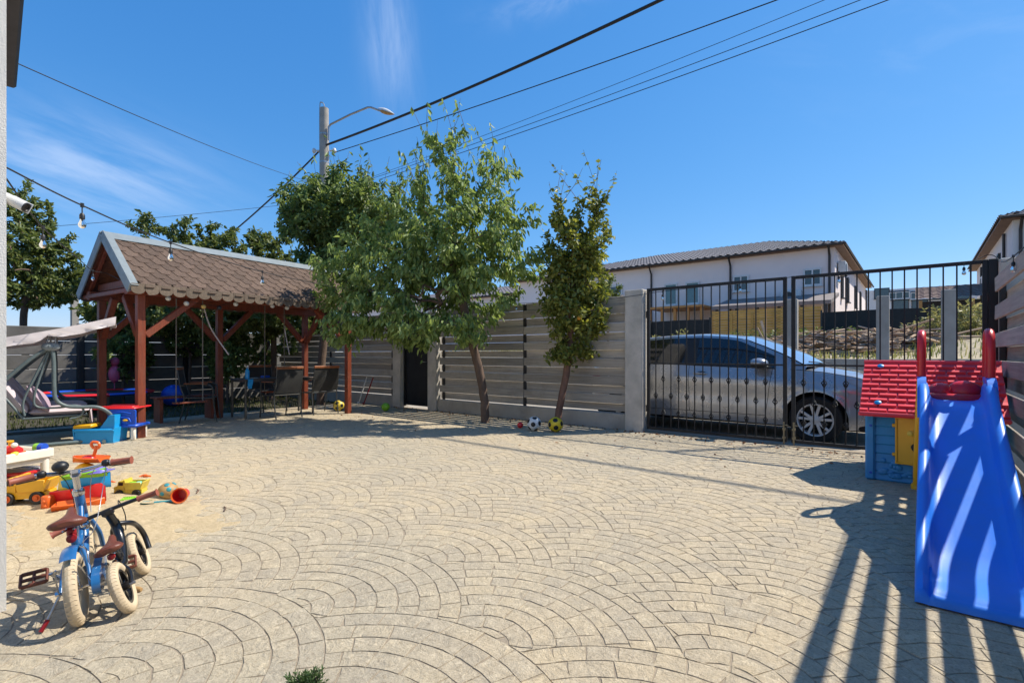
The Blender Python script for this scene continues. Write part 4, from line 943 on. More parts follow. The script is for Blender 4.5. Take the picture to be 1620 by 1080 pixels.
        for k in range(5): a = 2 * math.pi * k / 5; mb.lathe([(.0, .09), (.009, .09), (.009, .07), (0, .07)], 8, Matrix.Translation((.045 * math.cos(a), 0, .045 * math.sin(a))) @ Tx)
        link('rim', mb.mesh('rim', 'rim', ang=30), w)
        mb = MB(); mb.lathe([(0, -.02), (.186, -.02), (.186, .0), (0, 0)], 30, Tx); link('brake_disc', mb.mesh('brake_disc', 'underbody'), w)
        return w
    w0 = wheel(); w0.location = (0, -.775, .317)
    for (x, y, rz) in ((-2.7, -.775, 0), (0, .775, math.pi), (-2.7, .775, math.pi)):
        w = bpy.data.objects.new('wheel', None); col.objects.link(w); w.parent = t; w.location = (x, y, .317); w.rotation_euler = (0, .6, rz)
        for ch in w0.children: link(ch.name.split('.')[0], ch.data, w)
build_car()

# ---------------------------------------------------------------- trees
def leaves_mesh(name, P, D, L, Wd, mat, rs, curl=.25):
    """one folded leaf per row: base point P, direction D, length L, width Wd"""
    n = len(P); D = D / np.linalg.norm(D, axis=1, keepdims=True); up = rs.normal(size=(n, 3)); up[:, 2] += .9
    S = np.cross(D, up); S /= np.linalg.norm(S, axis=1, keepdims=True) + 1e-9; N = np.cross(S, D)
    L = L[:, None]; W = Wd[:, None]
    tip = P + D * L - N * L * curl * .6
    a = P + D * L * .30; b = P + D * L * .68 - N * L * curl * .22
    l1, r1 = a + S * W * .95 + N * W * .35, a - S * W * .95 + N * W * .35; l2, r2 = b + S * W * .75 + N * W * .22, b - S * W * .75 + N * W * .22
    V = np.stack([P, l1, l2, tip, r2, r1], 1).reshape(-1, 3); i = np.arange(n)[:, None] * 6
    F = np.concatenate([i + np.array([[0, 3, 2, 1]]), i + np.array([[0, 5, 4, 3]])], 1).reshape(-1, 4)
    me = bpy.data.meshes.new(name); me.vertices.add(len(V)); me.vertices.foreach_set('co', V.ravel().astype(np.float32))
    me.loops.add(F.size); me.loops.foreach_set('vertex_index', F.ravel().astype(np.int32)); me.polygons.add(len(F)); me.polygons.foreach_set('loop_start', np.arange(0, F.size, 4, dtype=np.int32))
    me.update(calc_edges=True); me.materials.append(mat); a_ = me.attributes.new('tone', 'FLOAT', 'POINT'); a_.data.foreach_set('value', np.repeat(np.clip(rs.beta(1.8, 2.6, n), 0, 1), 6).astype(np.float32)); return me
def tree(name, label, base, trunk, ells, ntips, nleaf, ll, lw, mat, seed, droop=.5, bark='bark', r0=.07, cat='tree', group=None, rtip=.0035, upb=.7, fruit=None, spread=.035, low=.25, shoots=0):
    rs = np.random.RandomState(seed); base = Vector((base[0], base[1], 0)) if len(base) == 2 else Vector(base)
    t = thing(name, label, cat, base, 0, group); B = np.array(base)
    tr = [np.array(p, float) for p in bez(trunk, 6)]; pos = [p - B for p in tr]; par = [-1] + list(range(len(tr) - 1)); onpath = [False] * len(pos)
    vols = np.array([e[1] * e[2] * e[3] * e[4] for e in ells]); vols = vols / vols.sum(); tips = []
    fr, rt = np.array(FW), np.array(RT)
    while len(tips) < ntips:
        e = ells[rs.choice(len(ells), p=vols)]; q = rs.normal(size=3); q /= np.linalg.norm(q); q *= rs.uniform(.0, 1) ** .38
        tips.append(np.array(e[0]) - B + rt * q[0] * e[1] + fr * q[1] * e[3] + np.array([0, 0, q[2] * e[2]]))
    top = pos[-1]; start = max(2, int(len(pos) * .45))
    tips.sort(key=lambda p: np.linalg.norm(p - top)); paths = []
    arr = np.zeros((len(pos) + ntips * 6, 3)); arr[:len(pos)] = pos; k = len(pos)
    for p in tips:
        A = arr[start:k]; dv = p - A; dist = np.linalg.norm(dv, axis=1); cost = dist + upb * np.maximum(0, -dv[:, 2] + .10 * dist); j = start + int(np.argmin(cost)); n0 = arr[j].copy(); L = np.linalg.norm(p - n0)
        m_ = max(2, min(6, int(L / .13))); c = (n0 + p) / 2 + np.array([0, 0, 1]) * L * rs.uniform(.05, .22) + rs.normal(size=3) * L * .07; prev = j; ch = [j]
        for q in range(1, m_ + 1):
            s_ = q / m_; arr[k] = n0 * (1 - s_) ** 2 + 2 * c * s_ * (1 - s_) + p * s_ * s_; par.append(prev); prev = k; ch.append(k); k += 1
        paths.append(ch)
    cnt = np.zeros(k)
    for ch in paths: cnt[ch[-1]] += 1
    for i in range(k - 1, 0, -1): cnt[par[i]] += cnt[i]
    tot = max(1, cnt[0]); ex = math.log(r0 / rtip) / math.log(tot); rad = rtip * np.maximum(1, cnt) ** ex
    mb = MB(); nt = len(tr); rr = [max(rad[i], r0 * (1.25 if i == 0 else 1.0) * (1 - .45 * i / nt)) for i in range(nt)]; rr[-1] = rad[nt - 1] if nt > 1 else r0
    kn = [Vector(arr[i]) + Vector((noise.noise((i * .9, 1, seed)), noise.noise((i * .9, 5, seed)), 0)) * .012 for i in range(nt)]
    mb.tube(kn, rr, 11); mb.build('trunk', bark, t, ang=60)
    mb = MB()
    for ch in paths:
        r_l = [min(rad[ch[0]], rad[ch[1]] * 1.25)] + [rad[i] for i in ch[1:]]; mb.tube([arr[i] for i in ch], r_l, 6 if r_l[0] > .012 else 4, caps=False)
    mb.build('branches', bark, t, ang=60, kind='stuff')
    # leaves along the outer part of every branch
    segs = []; wts = []
    for ch in paths:
        m_ = len(ch)
        for q in range(1, m_):
            if rad[ch[q]] < .016: segs.append((ch[q - 1], ch[q])); wts.append(np.linalg.norm(arr[ch[q]] - arr[ch[q - 1]]) * (low + (q / (m_ - 1))))
    wts = np.array(wts); wts /= wts.sum(); pick = rs.choice(len(segs), size=nleaf, p=wts); sg = np.array(segs)[pick]; f = rs.uniform(0, 1, nleaf)[:, None]
    P = arr[sg[:, 0]] * (1 - f) + arr[sg[:, 1]] * f + rs.normal(size=(nleaf, 3)) * spread
    D = arr[sg[:, 1]] - arr[sg[:, 0]]; D /= np.linalg.norm(D, axis=1, keepdims=True) + 1e-9; Rn = rs.normal(size=(nleaf, 3)); Rn /= np.linalg.norm(Rn, axis=1, keepdims=True)
    D = D * .45 + Rn * .75 + np.array([0, 0, -1.0]) * droop
    if shoots:                                  # long bare shoots standing above the crown, a few leaves at their ends
        ends = [ch[-1] for ch in paths]; ends.sort(key=lambda i: -arr[i][2]); sm_ = MB(); PP, DD = [], []
        for i in ends[:shoots]:
            p = Vector(arr[i]); d = Vector((rs.normal() * .35, rs.normal() * .35, 1.0)).normalized(); h = rs.uniform(.3, .75); q1 = p + d * h * .5 + Vector((rs.normal(), rs.normal(), 0)) * .02; q2 = p + d * h
            sm_.tube([p, q1, q2], [.0042, .0034, .0022], 4, caps=False)
            for _ in range(rs.randint(4, 11)): f_ = rs.uniform(.15, 1.0); e_ = p + (q2 - p) * f_; PP.append(tuple(e_)); DD.append((rs.normal() * .6, rs.normal() * .6, -droop * .9))
        sm_.build('shoots', bark, t, kind='stuff'); P = np.concatenate([P, np.array(PP)]); D = np.concatenate([D, np.array(DD)]); nleaf = len(P)
    L = ll * rs.uniform(.6, 1.25, nleaf); link('crown', leaves_mesh('crown', P, D, L, L * lw * rs.uniform(.8, 1.2, nleaf), mat, rs), t)
    if fruit:
        for _ in range(fruit):
            i = rs.randint(len(segs)); p = arr[segs[i][1]]; mb = MB(); mb.ell((p[0], p[1], p[2] - .05), (.032, .032, .034), 10, 7); mb.build('fruit', 'fruit', t)
    return t
def E(px, py, rx, ry, d, dr=None, dens=1.0):
    c = at(px, py, d); k = d / 800; return (tuple(c), rx * k, ry * k, dr or rx * k, dens)
b = on_ground(768, 668)
tree('cherry_tree', 'cherry tree with drooping leaves and a bent brown trunk in front of the board fence', b,
     [(b.x, b.y, -.05), at(766, 630, 8.58), at(758, 585, 8.55), at(745, 535, 8.5), at(735, 490, 8.5), at(722, 430, 8.5), at(716, 370, 8.5)],
     [E(742, 400, 104, 120, 8.5, 1.1, 1.0), E(640, 420, 110, 92, 8.6, 1.1, 1.2), E(600, 490, 82, 48, 8.2, .8, 1.4), E(745, 270, 95, 72, 8.5, .8, .32), E(822, 395, 46, 88, 8.3, .7, .8), E(680, 520, 100, 30, 8.1, .8, 1.6), E(555, 520, 46, 38, 8.1, .5, 1.3), E(650, 330, 55, 50, 8.8, .8, .8), E(530, 440, 52, 52, 9.0, .6, 1.3)],
     760, 19500, .110, .21, L_CHERRY, 3, droop=.95, r0=.072, rtip=.0026, fruit=5, spread=.05, shoots=70)
b = Vector((-10.75, 6.35, 0))
tree('dark_tree', 'dense dark green tree standing behind the right end of the gazebo', b, [(b.x, b.y, -.05), (b.x + .05, b.y, .9), (b.x + .1, b.y + .05, 1.8), (b.x + .2, b.y, 2.8), (b.x + .25, b.y, 3.6)],
     [E(545, 345, 72, 82, 11.3, 1.1, 1.2), E(495, 350, 48, 55, 11.3, .9, 1.0), E(520, 440, 70, 50, 11.2, .9, 1.2), E(600, 330, 50, 50, 11.2, .9, .9), E(480, 320, 40, 40, 11.3, .7, .8)], 600, 20000, .125, .21, L_DARK, 8, droop=.4, r0=.09, spread=.06, shoots=26)
b = on_ground(879, 676)
tree('pear_tree', 'slim upright pear tree with a reddish trunk beside the yellow football', b, [(b.x, b.y, -.05), at(888, 630, 8.0), at(896, 590, 8.0), at(902, 540, 8.0), at(905, 470, 8.0), at(908, 400, 8.0)],
     [E(905, 470, 44, 90, 8.0, .42, 1.0), E(895, 400, 38, 70, 8.0, .4, 1.0), E(935, 400, 28, 90, 8.0, .35, 1.1), E(938, 320, 10, 32, 8.0, .1, 3.0), E(886, 335, 9, 32, 8.0, .1, 3.0), E(910, 345, 10, 34, 8.0, .1, 2.5), E(952, 350, 9, 40, 8.0, .1, 2.5), E(880, 480, 26, 50, 8.0, .3, .9), E(905, 560, 42, 26, 8.0, .35, .9), E(945, 500, 22, 40, 8.0, .3, .8)],
     480, 10000, .080, .29, L_PEAR, 5, droop=.12, bark='bark_red', r0=.055, rtip=.0026, fruit=3, upb=1.1, spread=.04, shoots=12)
def backtree(lab, px, d, ells, ntips, nleaf, seed, mat=L_FAR, r0=.07, group='trees beyond the back of the yard', ll=.11):
    q = at(px, 561, d); b = Vector((q.x, q.y, 0)); tree('fruit_tree', lab, b, [(b.x, b.y, -.05), (b.x, b.y + .05, 1.0), (b.x + .1, b.y, 2.0), (b.x + .1, b.y + .1, 2.8)], ells, ntips, nleaf, ll, .25, mat, seed, droop=.3, r0=r0, group=group)
backtree('leafy tree rising behind the middle of the gazebo roof', 345, 12.6, [E(340, 378, 64, 34, 12.6, 1.0, .8), E(335, 440, 100, 48, 12.4, 1.4, 1.4), E(320, 498, 110, 34, 12.0, 1.2, 1.6), E(300, 385, 28, 28, 12.6, .8, .8)], 520, 21000, 21)
backtree('leafy tree rising behind the gazebo roof close to the dark tree', 430, 13.0, [E(430, 385, 36, 38, 13, .9), E(420, 450, 70, 50, 13, 1.2, 1.2), E(440, 500, 85, 36, 12.6, 1.2, 1.5)], 400, 15000, 22)
backtree('small tree whose thin top shows behind the near end of the gazebo ridge', 228, 12.9, [E(232, 360, 22, 26, 12.9, .6, .6), E(222, 440, 62, 44, 12.9, 1.1, 1.3), E(215, 495, 70, 34, 12.2, 1.2, 1.4)], 380, 13000, 23)
backtree('tall leafy tree at the far left beside the house corner', 36, 12.0, [E(28, 400, 60, 90, 12, 1.5), E(60, 430, 50, 62, 12, 1.3), E(25, 310, 30, 34, 12, .8, .6), E(95, 455, 24, 26, 12, .8, .6)], 460, 17000, 24)
# climbing growth on the back fence seen under the gazebo roof
for k, (px, py, rx, ry, d, n, lab) in enumerate(((195, 560, 40, 42, 11.6, 3400, 'dark bushy shrub on the back fence behind the trampoline'), (360, 560, 46, 44, 12.4, 4200, 'dark bushy shrub behind the single garden chair'), (300, 515, 48, 48, 12.6, 3200, 'dark bushy shrub against the back fence left of the rope swing'), (420, 520, 60, 58, 13.3, 4200, 'dark bushy shrub in the back corner behind the garden table'), (480, 480, 40, 30, 12.8, 2200, 'dark overgrown shrub under the right end of the gazebo roof'))):
    q = at(px, 561, d); b = Vector((q.x, q.y, 0)); tree('shrub', lab, b, [(b.x, b.y, -.05), (b.x, b.y, .6), (b.x + .05, b.y, 1.2)], [E(px, py, rx, ry, d, .7)], 110, n, .10, .25, L_DARK, 40 + k, droop=.3, r0=.035, cat='shrub', group='shrubs along the back fence')
q = at(962, 455, 20); b = Vector((q.x, q.y, 1.0))
tree('round_tree', 'small bright green tree beyond the fence to the right of the pear tree', b, [(b.x, b.y, .9), (b.x, b.y, 2.0), (b.x, b.y, 3.0)], [E(955, 455, 32, 24, 20, .8), E(950, 480, 36, 30, 20, .8)], 90, 3200, .11, .26, L_FAR, 51, droop=.2, r0=.05)
# tall weeds on the plot at the right
def weed(lab, px, d, h, n, seed, w, mat=L_WEED):
    rs = np.random.RandomState(seed); q = at(px, 561, d); zb = terr(q.x, q.y); t = thing('weed_bush', lab, 'bush', (q.x, q.y, zb), 0, 'tall weeds on the plot across the street'); mb = MB(); P = []; D = []
    for k in range(n):
        a = rs.uniform(0, 6.28); r_0 = w * .5 * rs.uniform(0, 1) ** .5; hh = h * rs.uniform(.55, 1.05) * (1 - .35 * r_0 / w); x0, y0 = r_0 * math.cos(a), r_0 * math.sin(a); le = rs.uniform(0, .28) * w
        pts = [Vector((x0 + le * s_ * s_ * math.cos(a), y0 + le * s_ * s_ * math.sin(a), hh * s_)) for s_ in np.linspace(0, 1, 5)]; mb.tube(pts, [.006, .005, .004, .003, .002], 4, caps=False)
        for _ in range(46):
            s_ = rs.uniform(.12, 1.02); P.append((x0 + le * s_ * s_ * math.cos(a) + rs.normal() * .045, y0 + le * s_ * s_ * math.sin(a) + rs.normal() * .045, hh * s_)); D.append((rs.normal(), rs.normal(), rs.uniform(-.2, 1.2)))
    mb.build('stems', M['bark'], t); P = np.array(P); D = np.array(D); L = rs.uniform(.06, .15, len(P)); link('foliage', leaves_mesh('foliage', P, D, L, L * .17, mat, rs), t)
weed('tall yellowish weeds beside the right post of the gate', 1532, 13.2, 1.35, 120, 1, 1.5)
weed('tall yellowish weeds just behind the middle concrete post on the plot', 1490, 14.3, 1.0, 80, 2, 1.4)
weed('green weeds at the left foot of the plank heap', 1345, 16.5, .75, 30, 3, 1.6, L_FAR)
weed('green weeds behind the gate middle by the slat fence', 1190, 18, .9, 28, 4, 1.5, L_FAR)
weed('dark green bush on the plot below the brown shed roof', 1440, 19.5, 1.3, 50, 6, 2.4, L_DARK)
weed('green weeds rising behind the left half of the plank heap', 1300, 17.0, .9, 60, 8, 2.2, L_FAR)
weed('low green weeds at the right foot of the plank heap', 1455, 13.6, .55, 45, 9, 1.3, L_FAR)
weed('pale weeds seen through the left end of the gate', 1050, 17, .9, 30, 7, 1.8)
# juniper at the very front
def juniper():
    rs = np.random.RandomState(2); q = on_ground(481, 1112); t = thing('juniper', 'small green juniper tuft growing at the front edge of the patio', 'plant', (q.x, q.y, 0)); mb = MB(); P = []; D = []
    for k in range(85):
        a = rs.uniform(0, 6.28); el = rs.uniform(.25, 1.5); l_ = rs.uniform(.05, .105); d = Vector((math.cos(a) * math.cos(el), math.sin(a) * math.cos(el), math.sin(el))); mb.tube([d * .005, d * l_ * .6 + Vector((0, 0, .004)), d * l_], [.0022, .0016, .0008], 4, caps=False)
        for _ in range(70):
            s_ = rs.uniform(.15, 1); p = d * (l_ * s_); P.append((p.x + rs.normal() * .005, p.y + rs.normal() * .005, p.z + rs.normal() * .004)); D.append((d.x + rs.normal() * .5, d.y + rs.normal() * .5, d.z + rs.normal() * .5))
    mb.build('stems', 'bark', t); P = np.array(P); L = rs.uniform(.008, .017, len(P)); link('foliage', leaves_mesh('foliage', P, np.array(D), L, L * .16, L_JUN, rs), t)
juniper()
# dry leaves blown against the fence foot
lv = MB(); rl = random.Random(9)
leafm = leafmat('dry_leaf', (.16, .06, .025), (.30, .16, .06), .1); P = []; 
for _ in range(420):
    x = rl.uniform(-9, .3); y = 7.10 - abs(rl.gauss(0, .16)) if rl.random() < .8 else rl.uniform(5, 7); P.append((x, y, .006 + rl.random() * .006))
rs_ = np.random.RandomState(4); P = np.array(P); D = np.c_[rs_.normal(size=(len(P), 2)), np.zeros(len(P))]; L = rs_.uniform(.02, .05, len(P))
o = link('leaf_litter', leaves_mesh('leaf_litter', P, D, L, L * .3, leafm, rs_)); tag(o, 'dry brown leaves scattered along the foot of the fence and gate', 'leaf litter', kind='stuff')

# ---------------------------------------------------------------- playhouse
def playhouse():
    x0, x1, y0, y1 = -.335, .50, 5.74, 6.66; t = thing('playhouse', 'plastic playhouse with blue walls, yellow shutter and a red tiled roof', 'playhouse', ((x0 + x1) / 2, y0, 0))
    ez, rz, ym = .655, 1.075, 6.2
    def B(name, mat, c, s, ch=.008, **k): m_ = MB(); m_.box(c, s, ch); return m_.build(name, mat, t, ang=30, local=False, **k)
    # front wall: boards one above the other, window hole behind the shutter
    nb = 8; hb = ez / nb
    for k in range(nb):
        m_ = MB(); z = hb * (k + .5); m_.prism([(y0 - .004, z - hb / 2), (y0 - .012, z - hb / 2 + .012), (y0 + .0, z + hb / 2), (y0 + .03, z + hb / 2), (y0 + .03, z - hb / 2)], x0 + .03, x1 - .03, Matrix(((0, 1, 0, 0), (1, 0, 0, 0), (0, 0, 1, 0), (0, 0, 0, 1))))
        m_.build('wall_board', 'p_houseblue', t, ang=30, local=False, fix=True)
    for x in (x0, x1):
        for y in (y0, y1): B('corner_post', 'p_houseblue', (x, y, ez / 2), (.075, .075, ez), .016)
    B('wall', 'p_houseblue', (x0, (y0 + y1) / 2, ez / 2), (.03, y1 - y0 - .08, ez - .01)); B('wall', 'p_houseblue', (x1, (y0 + y1) / 2, ez / 2), (.03, y1 - y0 - .08, ez - .01)); B('wall', 'p_houseblue', ((x0 + x1) / 2, y1, ez / 2), (x1 - x0 - .08, .03, ez - .01))
    for x in (x0 + .01, x1 - .01): m_ = MB(); m_.prism([(y0, ez - .01), (y1, ez - .01), (ym, rz - .03)], x - .012, x + .012, Matrix(((0, 1, 0, 0), (1, 0, 0, 0), (0, 0, 1, 0), (0, 0, 0, 1)))); m_.build('gable', 'p_houseblue', t, smooth=False, local=False, fix=True)
    m_ = MB(); m_.lathe([(0, 0), (.012, 0), (.012, .006), (0, .008)], 10, Matrix.Translation((x0 + .005, y0 - .037, .50)) @ Matrix.Rotation(R(90), 4, 'X')); m_.lathe([(0, 0), (.012, 0), (.012, .006), (0, .008)], 10, Matrix.Translation((x0 + .005, y0 - .037, .07)) @ Matrix.Rotation(R(90), 4, 'X')); m_.build('screw_cap', 'p_royal', t, local=False)
    # low moulded relief of leaves and stones at the foot of the wall
    m_ = MB(); rr = random.Random(4)
    for k in range(34): m_.ell((x0 + .08 + rr.random() * .42, y0 - .010, .035 + rr.random() * (.15 if k % 3 else .24)), (rr.uniform(.016, .036), .010, rr.uniform(.014, .030)), 10, 6)
    m_.build('relief', 'p_houseblue', t, ang=70, local=False)
    # open yellow shutter; black heart and slot pieces stand in for shaded openings
    sx, sz = x0 + .195, .385; Tm = Matrix.Translation((sx, y0 - .03, sz)) @ Matrix.Rotation(R(-9), 4, 'Z')
    def SB(name, mat, c, s, ch=.006): m_ = MB(); m_.box(c, s, ch, Tm); return m_.build(name, mat, t, ang=30, local=False)
    SB('shutter', 'p_yellow', (.14, 0, 0), (.30, .022, .42))
    for c, s in (((.14, -.016, .202), (.30, .012, .016)), ((.14, -.016, -.202), (.30, .012, .016)), ((.0, -.016, 0), (.016, .012, .386)), ((.28, -.016, 0), (.016, .012, .386))): SB('shutter_rim', 'p_yellow', c, s, .004)
    hp = [(.062 * math.sin(a) ** 3 * 1.0, .0041 * (13 * math.cos(a) - 5 * math.cos(2 * a) - 2 * math.cos(3 * a) - math.cos(4 * a))) for a in np.linspace(0, 2 * math.pi, 28)[:-1]]
    m_ = MB(); m_.prism([(x + .165, z - .065) for x, z in hp], -.0145, .0, Tm); m_.build('heart', 'black_sheet', t, smooth=False, local=False, fix=True)
    m_ = MB(); m_.lathe([(0, 0), (.026, 0), (.026, .016), (.014, .022), (.014, .032), (0, .034)], 14, Tm @ Matrix.Translation((.105, -.012, .07)) @ Matrix.Rotation(R(90), 4, 'X')); m_.build('knob', 'p_lemon', t, local=False)
    SB('latch', 'p_yellow', (.175, -.022, .045), (.035, .03, .075)); SB('latch_slot_dark', 'black_sheet', (.212, -.0125, .055), (.018, .004, .05), .001)
    for z in (-.13, .13): SB('hinge', 'p_yellow', (-.018, .004, z), (.03, .03, .03), .006)
    # roof: two slopes with separate tiles
    rx0, rx1 = -.41, .585; yov = .21
    for s_ in (-1, 1):
        e = Vector((0, ym + s_ * (ym - y0 + .17), ez - .035)); r_t = Vector((0, ym, rz)); sl = (e - r_t); L = sl.length; dn = sl.normalized(); nr = Vector((1, 0, 0)).cross(dn); nr = nr if nr.z > 0 else -nr
        Tm2 = Matrix(((1, 0, 0, 0), (0, nr.y, dn.y, r_t.y), (0, nr.z, dn.z, r_t.z), (0, 0, 0, 1)))
        m_ = MB(); m_.box(((rx0 + rx1) / 2, -.012, L / 2), (rx1 - rx0, .022, L + .02), .008, Tm2); m_.box(((rx0 + rx1) / 2, -.006, L - .004), (rx1 - rx0 + .01, .045, .035), .012, Tm2); m_.build('roof', 'p_roofred', t, ang=30, local=False)
        nrow, wt = 10, .138; hb2 = (L - .05) / nrow; me = None
        for i in range(nrow):
            x = rx0 + (.006 if i % 2 == 0 else -.062)
            while x < rx1 - .02:
                a, b = max(x, rx0 + .004), min(x + wt - .013, rx1 - .004); x += wt
                if b - a < .02: continue
                zz = .03 + hb2 * i; w2 = (b - a) / 2; m_ = MB(); y_a, y_b = .0005, .021
                m_.add([(-w2, y_a, 0), (w2, y_a, 0), (w2, y_b, hb2 - .012), (-w2, y_b, hb2 - .012), (-w2, -.002, hb2 - .006), (w2, -.002, hb2 - .006)], [(0, 3, 2, 1), (3, 4, 5, 2), (0, 4, 3), (1, 2, 5)])
                key = round(b - a, 3); cache = playhouse.__dict__.setdefault('c', {})
                if (key) not in cache: cache[key] = m_.mesh('roof_tile', 'p_roofred', smooth=False)
                o = link('roof_tile', cache[key], t); o.matrix_basis = t.matrix_basis.inverted() @ Tm2 @ Matrix.Translation(((a + b) / 2, 0, zz))
        if s_ < 0:
            for zz in (.085, L - .14):
                m_ = MB(); m_.lathe([(.02, .014), (.028, .020), (.018, .028), (.0, .030)], 14, Tm2 @ Matrix.Translation((rx0 + .135, 0, zz)) @ Matrix.Rotation(R(-90), 4, 'X')); m_.build('roof_clip', 'p_sky', t, local=False)
    m_ = MB(); m_.tube([(rx0 - .002, ym, rz + .004), (rx1 + .002, ym, rz + .004)], .018, 10); m_.build('ridge', 'p_roofred', t, local=False)
playhouse()

# ---------------------------------------------------------------- slide: runs down toward the camera (along -y)
def slide():
    xl, xr = .015, .425; xc = (xl + xr) / 2; t = thing('slide', 'big blue plastic slide with red loop handles and yellow ladder legs', 'slide', (xc, 3.6, 0))
    prof = [(3.02, .050), (3.06, .066), (3.14, .078), (3.26, .092), (3.38, .122), (3.48, .168), (3.70, .284), (4.0, .442), (4.3, .600), (4.6, .758), (4.70, .798), (4.80, .815), (4.90, .818), (5.0, .818)]
    cp = bez([(0, y, z) for y, z in prof], 4); ys = [(p.y, p.z) for p in cp]; nn = len(ys)
    half = lambda y: .205 + .022 * (1 - sm(3.0, 4.6, y))
    rim = lambda y: .022 + .088 * sm(3.02, 3.4, y) + .02 * sm(4.4, 4.9, y)
    def sec(i, j):
        y, z = ys[i]; w = half(y); h = rim(y)
        P_ = [(-w, -.075), (-w, h - .014), (-w + .010, h - .002), (-w + .030, h), (-w + .047, h - .010), (-w + .056, h - .03), (-w + .064, .032), (-w + .078, .010), (-w + .105, .0), (-.06, -.003), (.06, -.003), (w - .105, .0), (w - .078, .010), (w - .064, .032), (w - .056, h - .03), (w - .047, h - .010), (w - .03, h), (w - .010, h - .002), (w, h - .014), (w, -.075)]
        a, b = P_[j]
        if h < .05 and 3 < j < 16: b = min(b, max(.0, h - .02) if j in (4, 5, 14, 15) else b * h / .11)
        lo = max(.004 - z, b) ; yy = y
        return (xc + a, yy, z + lo)
    mb = MB(); mb.grid(nn, 20, sec, flip=False)
    # rounded front lip and closed underside
    y, z = ys[0]; w = half(y); n = 20
    mb.grid(5, n, lambda i, j: (lambda p: (p[0] * 1.0, p[1] - .030 * math.sin(i / 4 * math.pi / 2), p[2] * (1 - (i / 4) ** 2 * .9) + .004))(sec(0, j)), flip=True)
    mb.grid(nn, 2, lambda i, j: (xc + half(ys[i][0]) * (1 if j else -1), ys[i][0], max(.004, ys[i][1] - .075)), flip=True)
    mb.build('chute', 'p_blue', t, ang=50, local=False, fix=True)
    # blue shoulders that carry the handles
    for s_ in (-1, 1):
        mb = MB(); x = xc + s_ * .19; mb.prism([(4.66, .70), (4.72, .86), (4.80, .955), (4.88, .985), (5.14, .985), (5.16, .90), (5.12, .70)], x - .026, x + .026, Matrix(((0, 1, 0, 0), (1, 0, 0, 0), (0, 0, 1, 0), (0, 0, 0, 1)))); mb.build('shoulder', 'p_blue', t, ang=40, local=False, fix=True)
        # red loop handle
        lp_ = [(x, 4.93, .95), (x, 4.92, 1.08), (x, 4.925, 1.20), (x, 4.965, 1.285), (x, 5.04, 1.315), (x, 5.115, 1.285), (x, 5.155, 1.20), (x, 5.16, 1.08), (x, 5.14, .95)]
        mb = MB(); mb.tube(bez(lp_, 5), .0275, 14); mb.build('handle', 'p_red', t, ang=60, local=False)
        # yellow ladder leg
        mb = MB(); mb.tube(bez([(x - s_ * .0, 5.10, .95), (x + s_ * .012, 5.26, .62), (x + s_ * .022, 5.44, .25), (x + s_ * .026, 5.55, .02)], 5), [.030] * 15 + [.034], 14); mb.lathe([(0, 0), (.042, 0), (.045, .03), (.036, .05), (0, .05)], 14, Matrix.Translation((x + s_ * .026, 5.555, 0))); mb.build('ladder_leg', 'p_yellow', t, ang=60, local=False)
    for k, (yy, zz) in enumerate(((5.20, .72), (5.32, .47), (5.43, .24))): mb = MB(); mb.box((xc, yy, zz), (.37, .12, .05), .018); mb.build('step', 'p_red', t, ang=50, local=False)
    # moulded red platform with two rounded humps, seen above the chute
    mb = MB(); mb.box((xc, 5.03, .82), (.325, .19, .08), .02); mb.ell((xc - .075, 5.09, .865), (.085, .075, .07), 18, 10); mb.ell((xc + .06, 5.10, .87), (.11, .075, .085), 18, 10); mb.build('platform', 'p_red', t, ang=60, local=False)
slide()

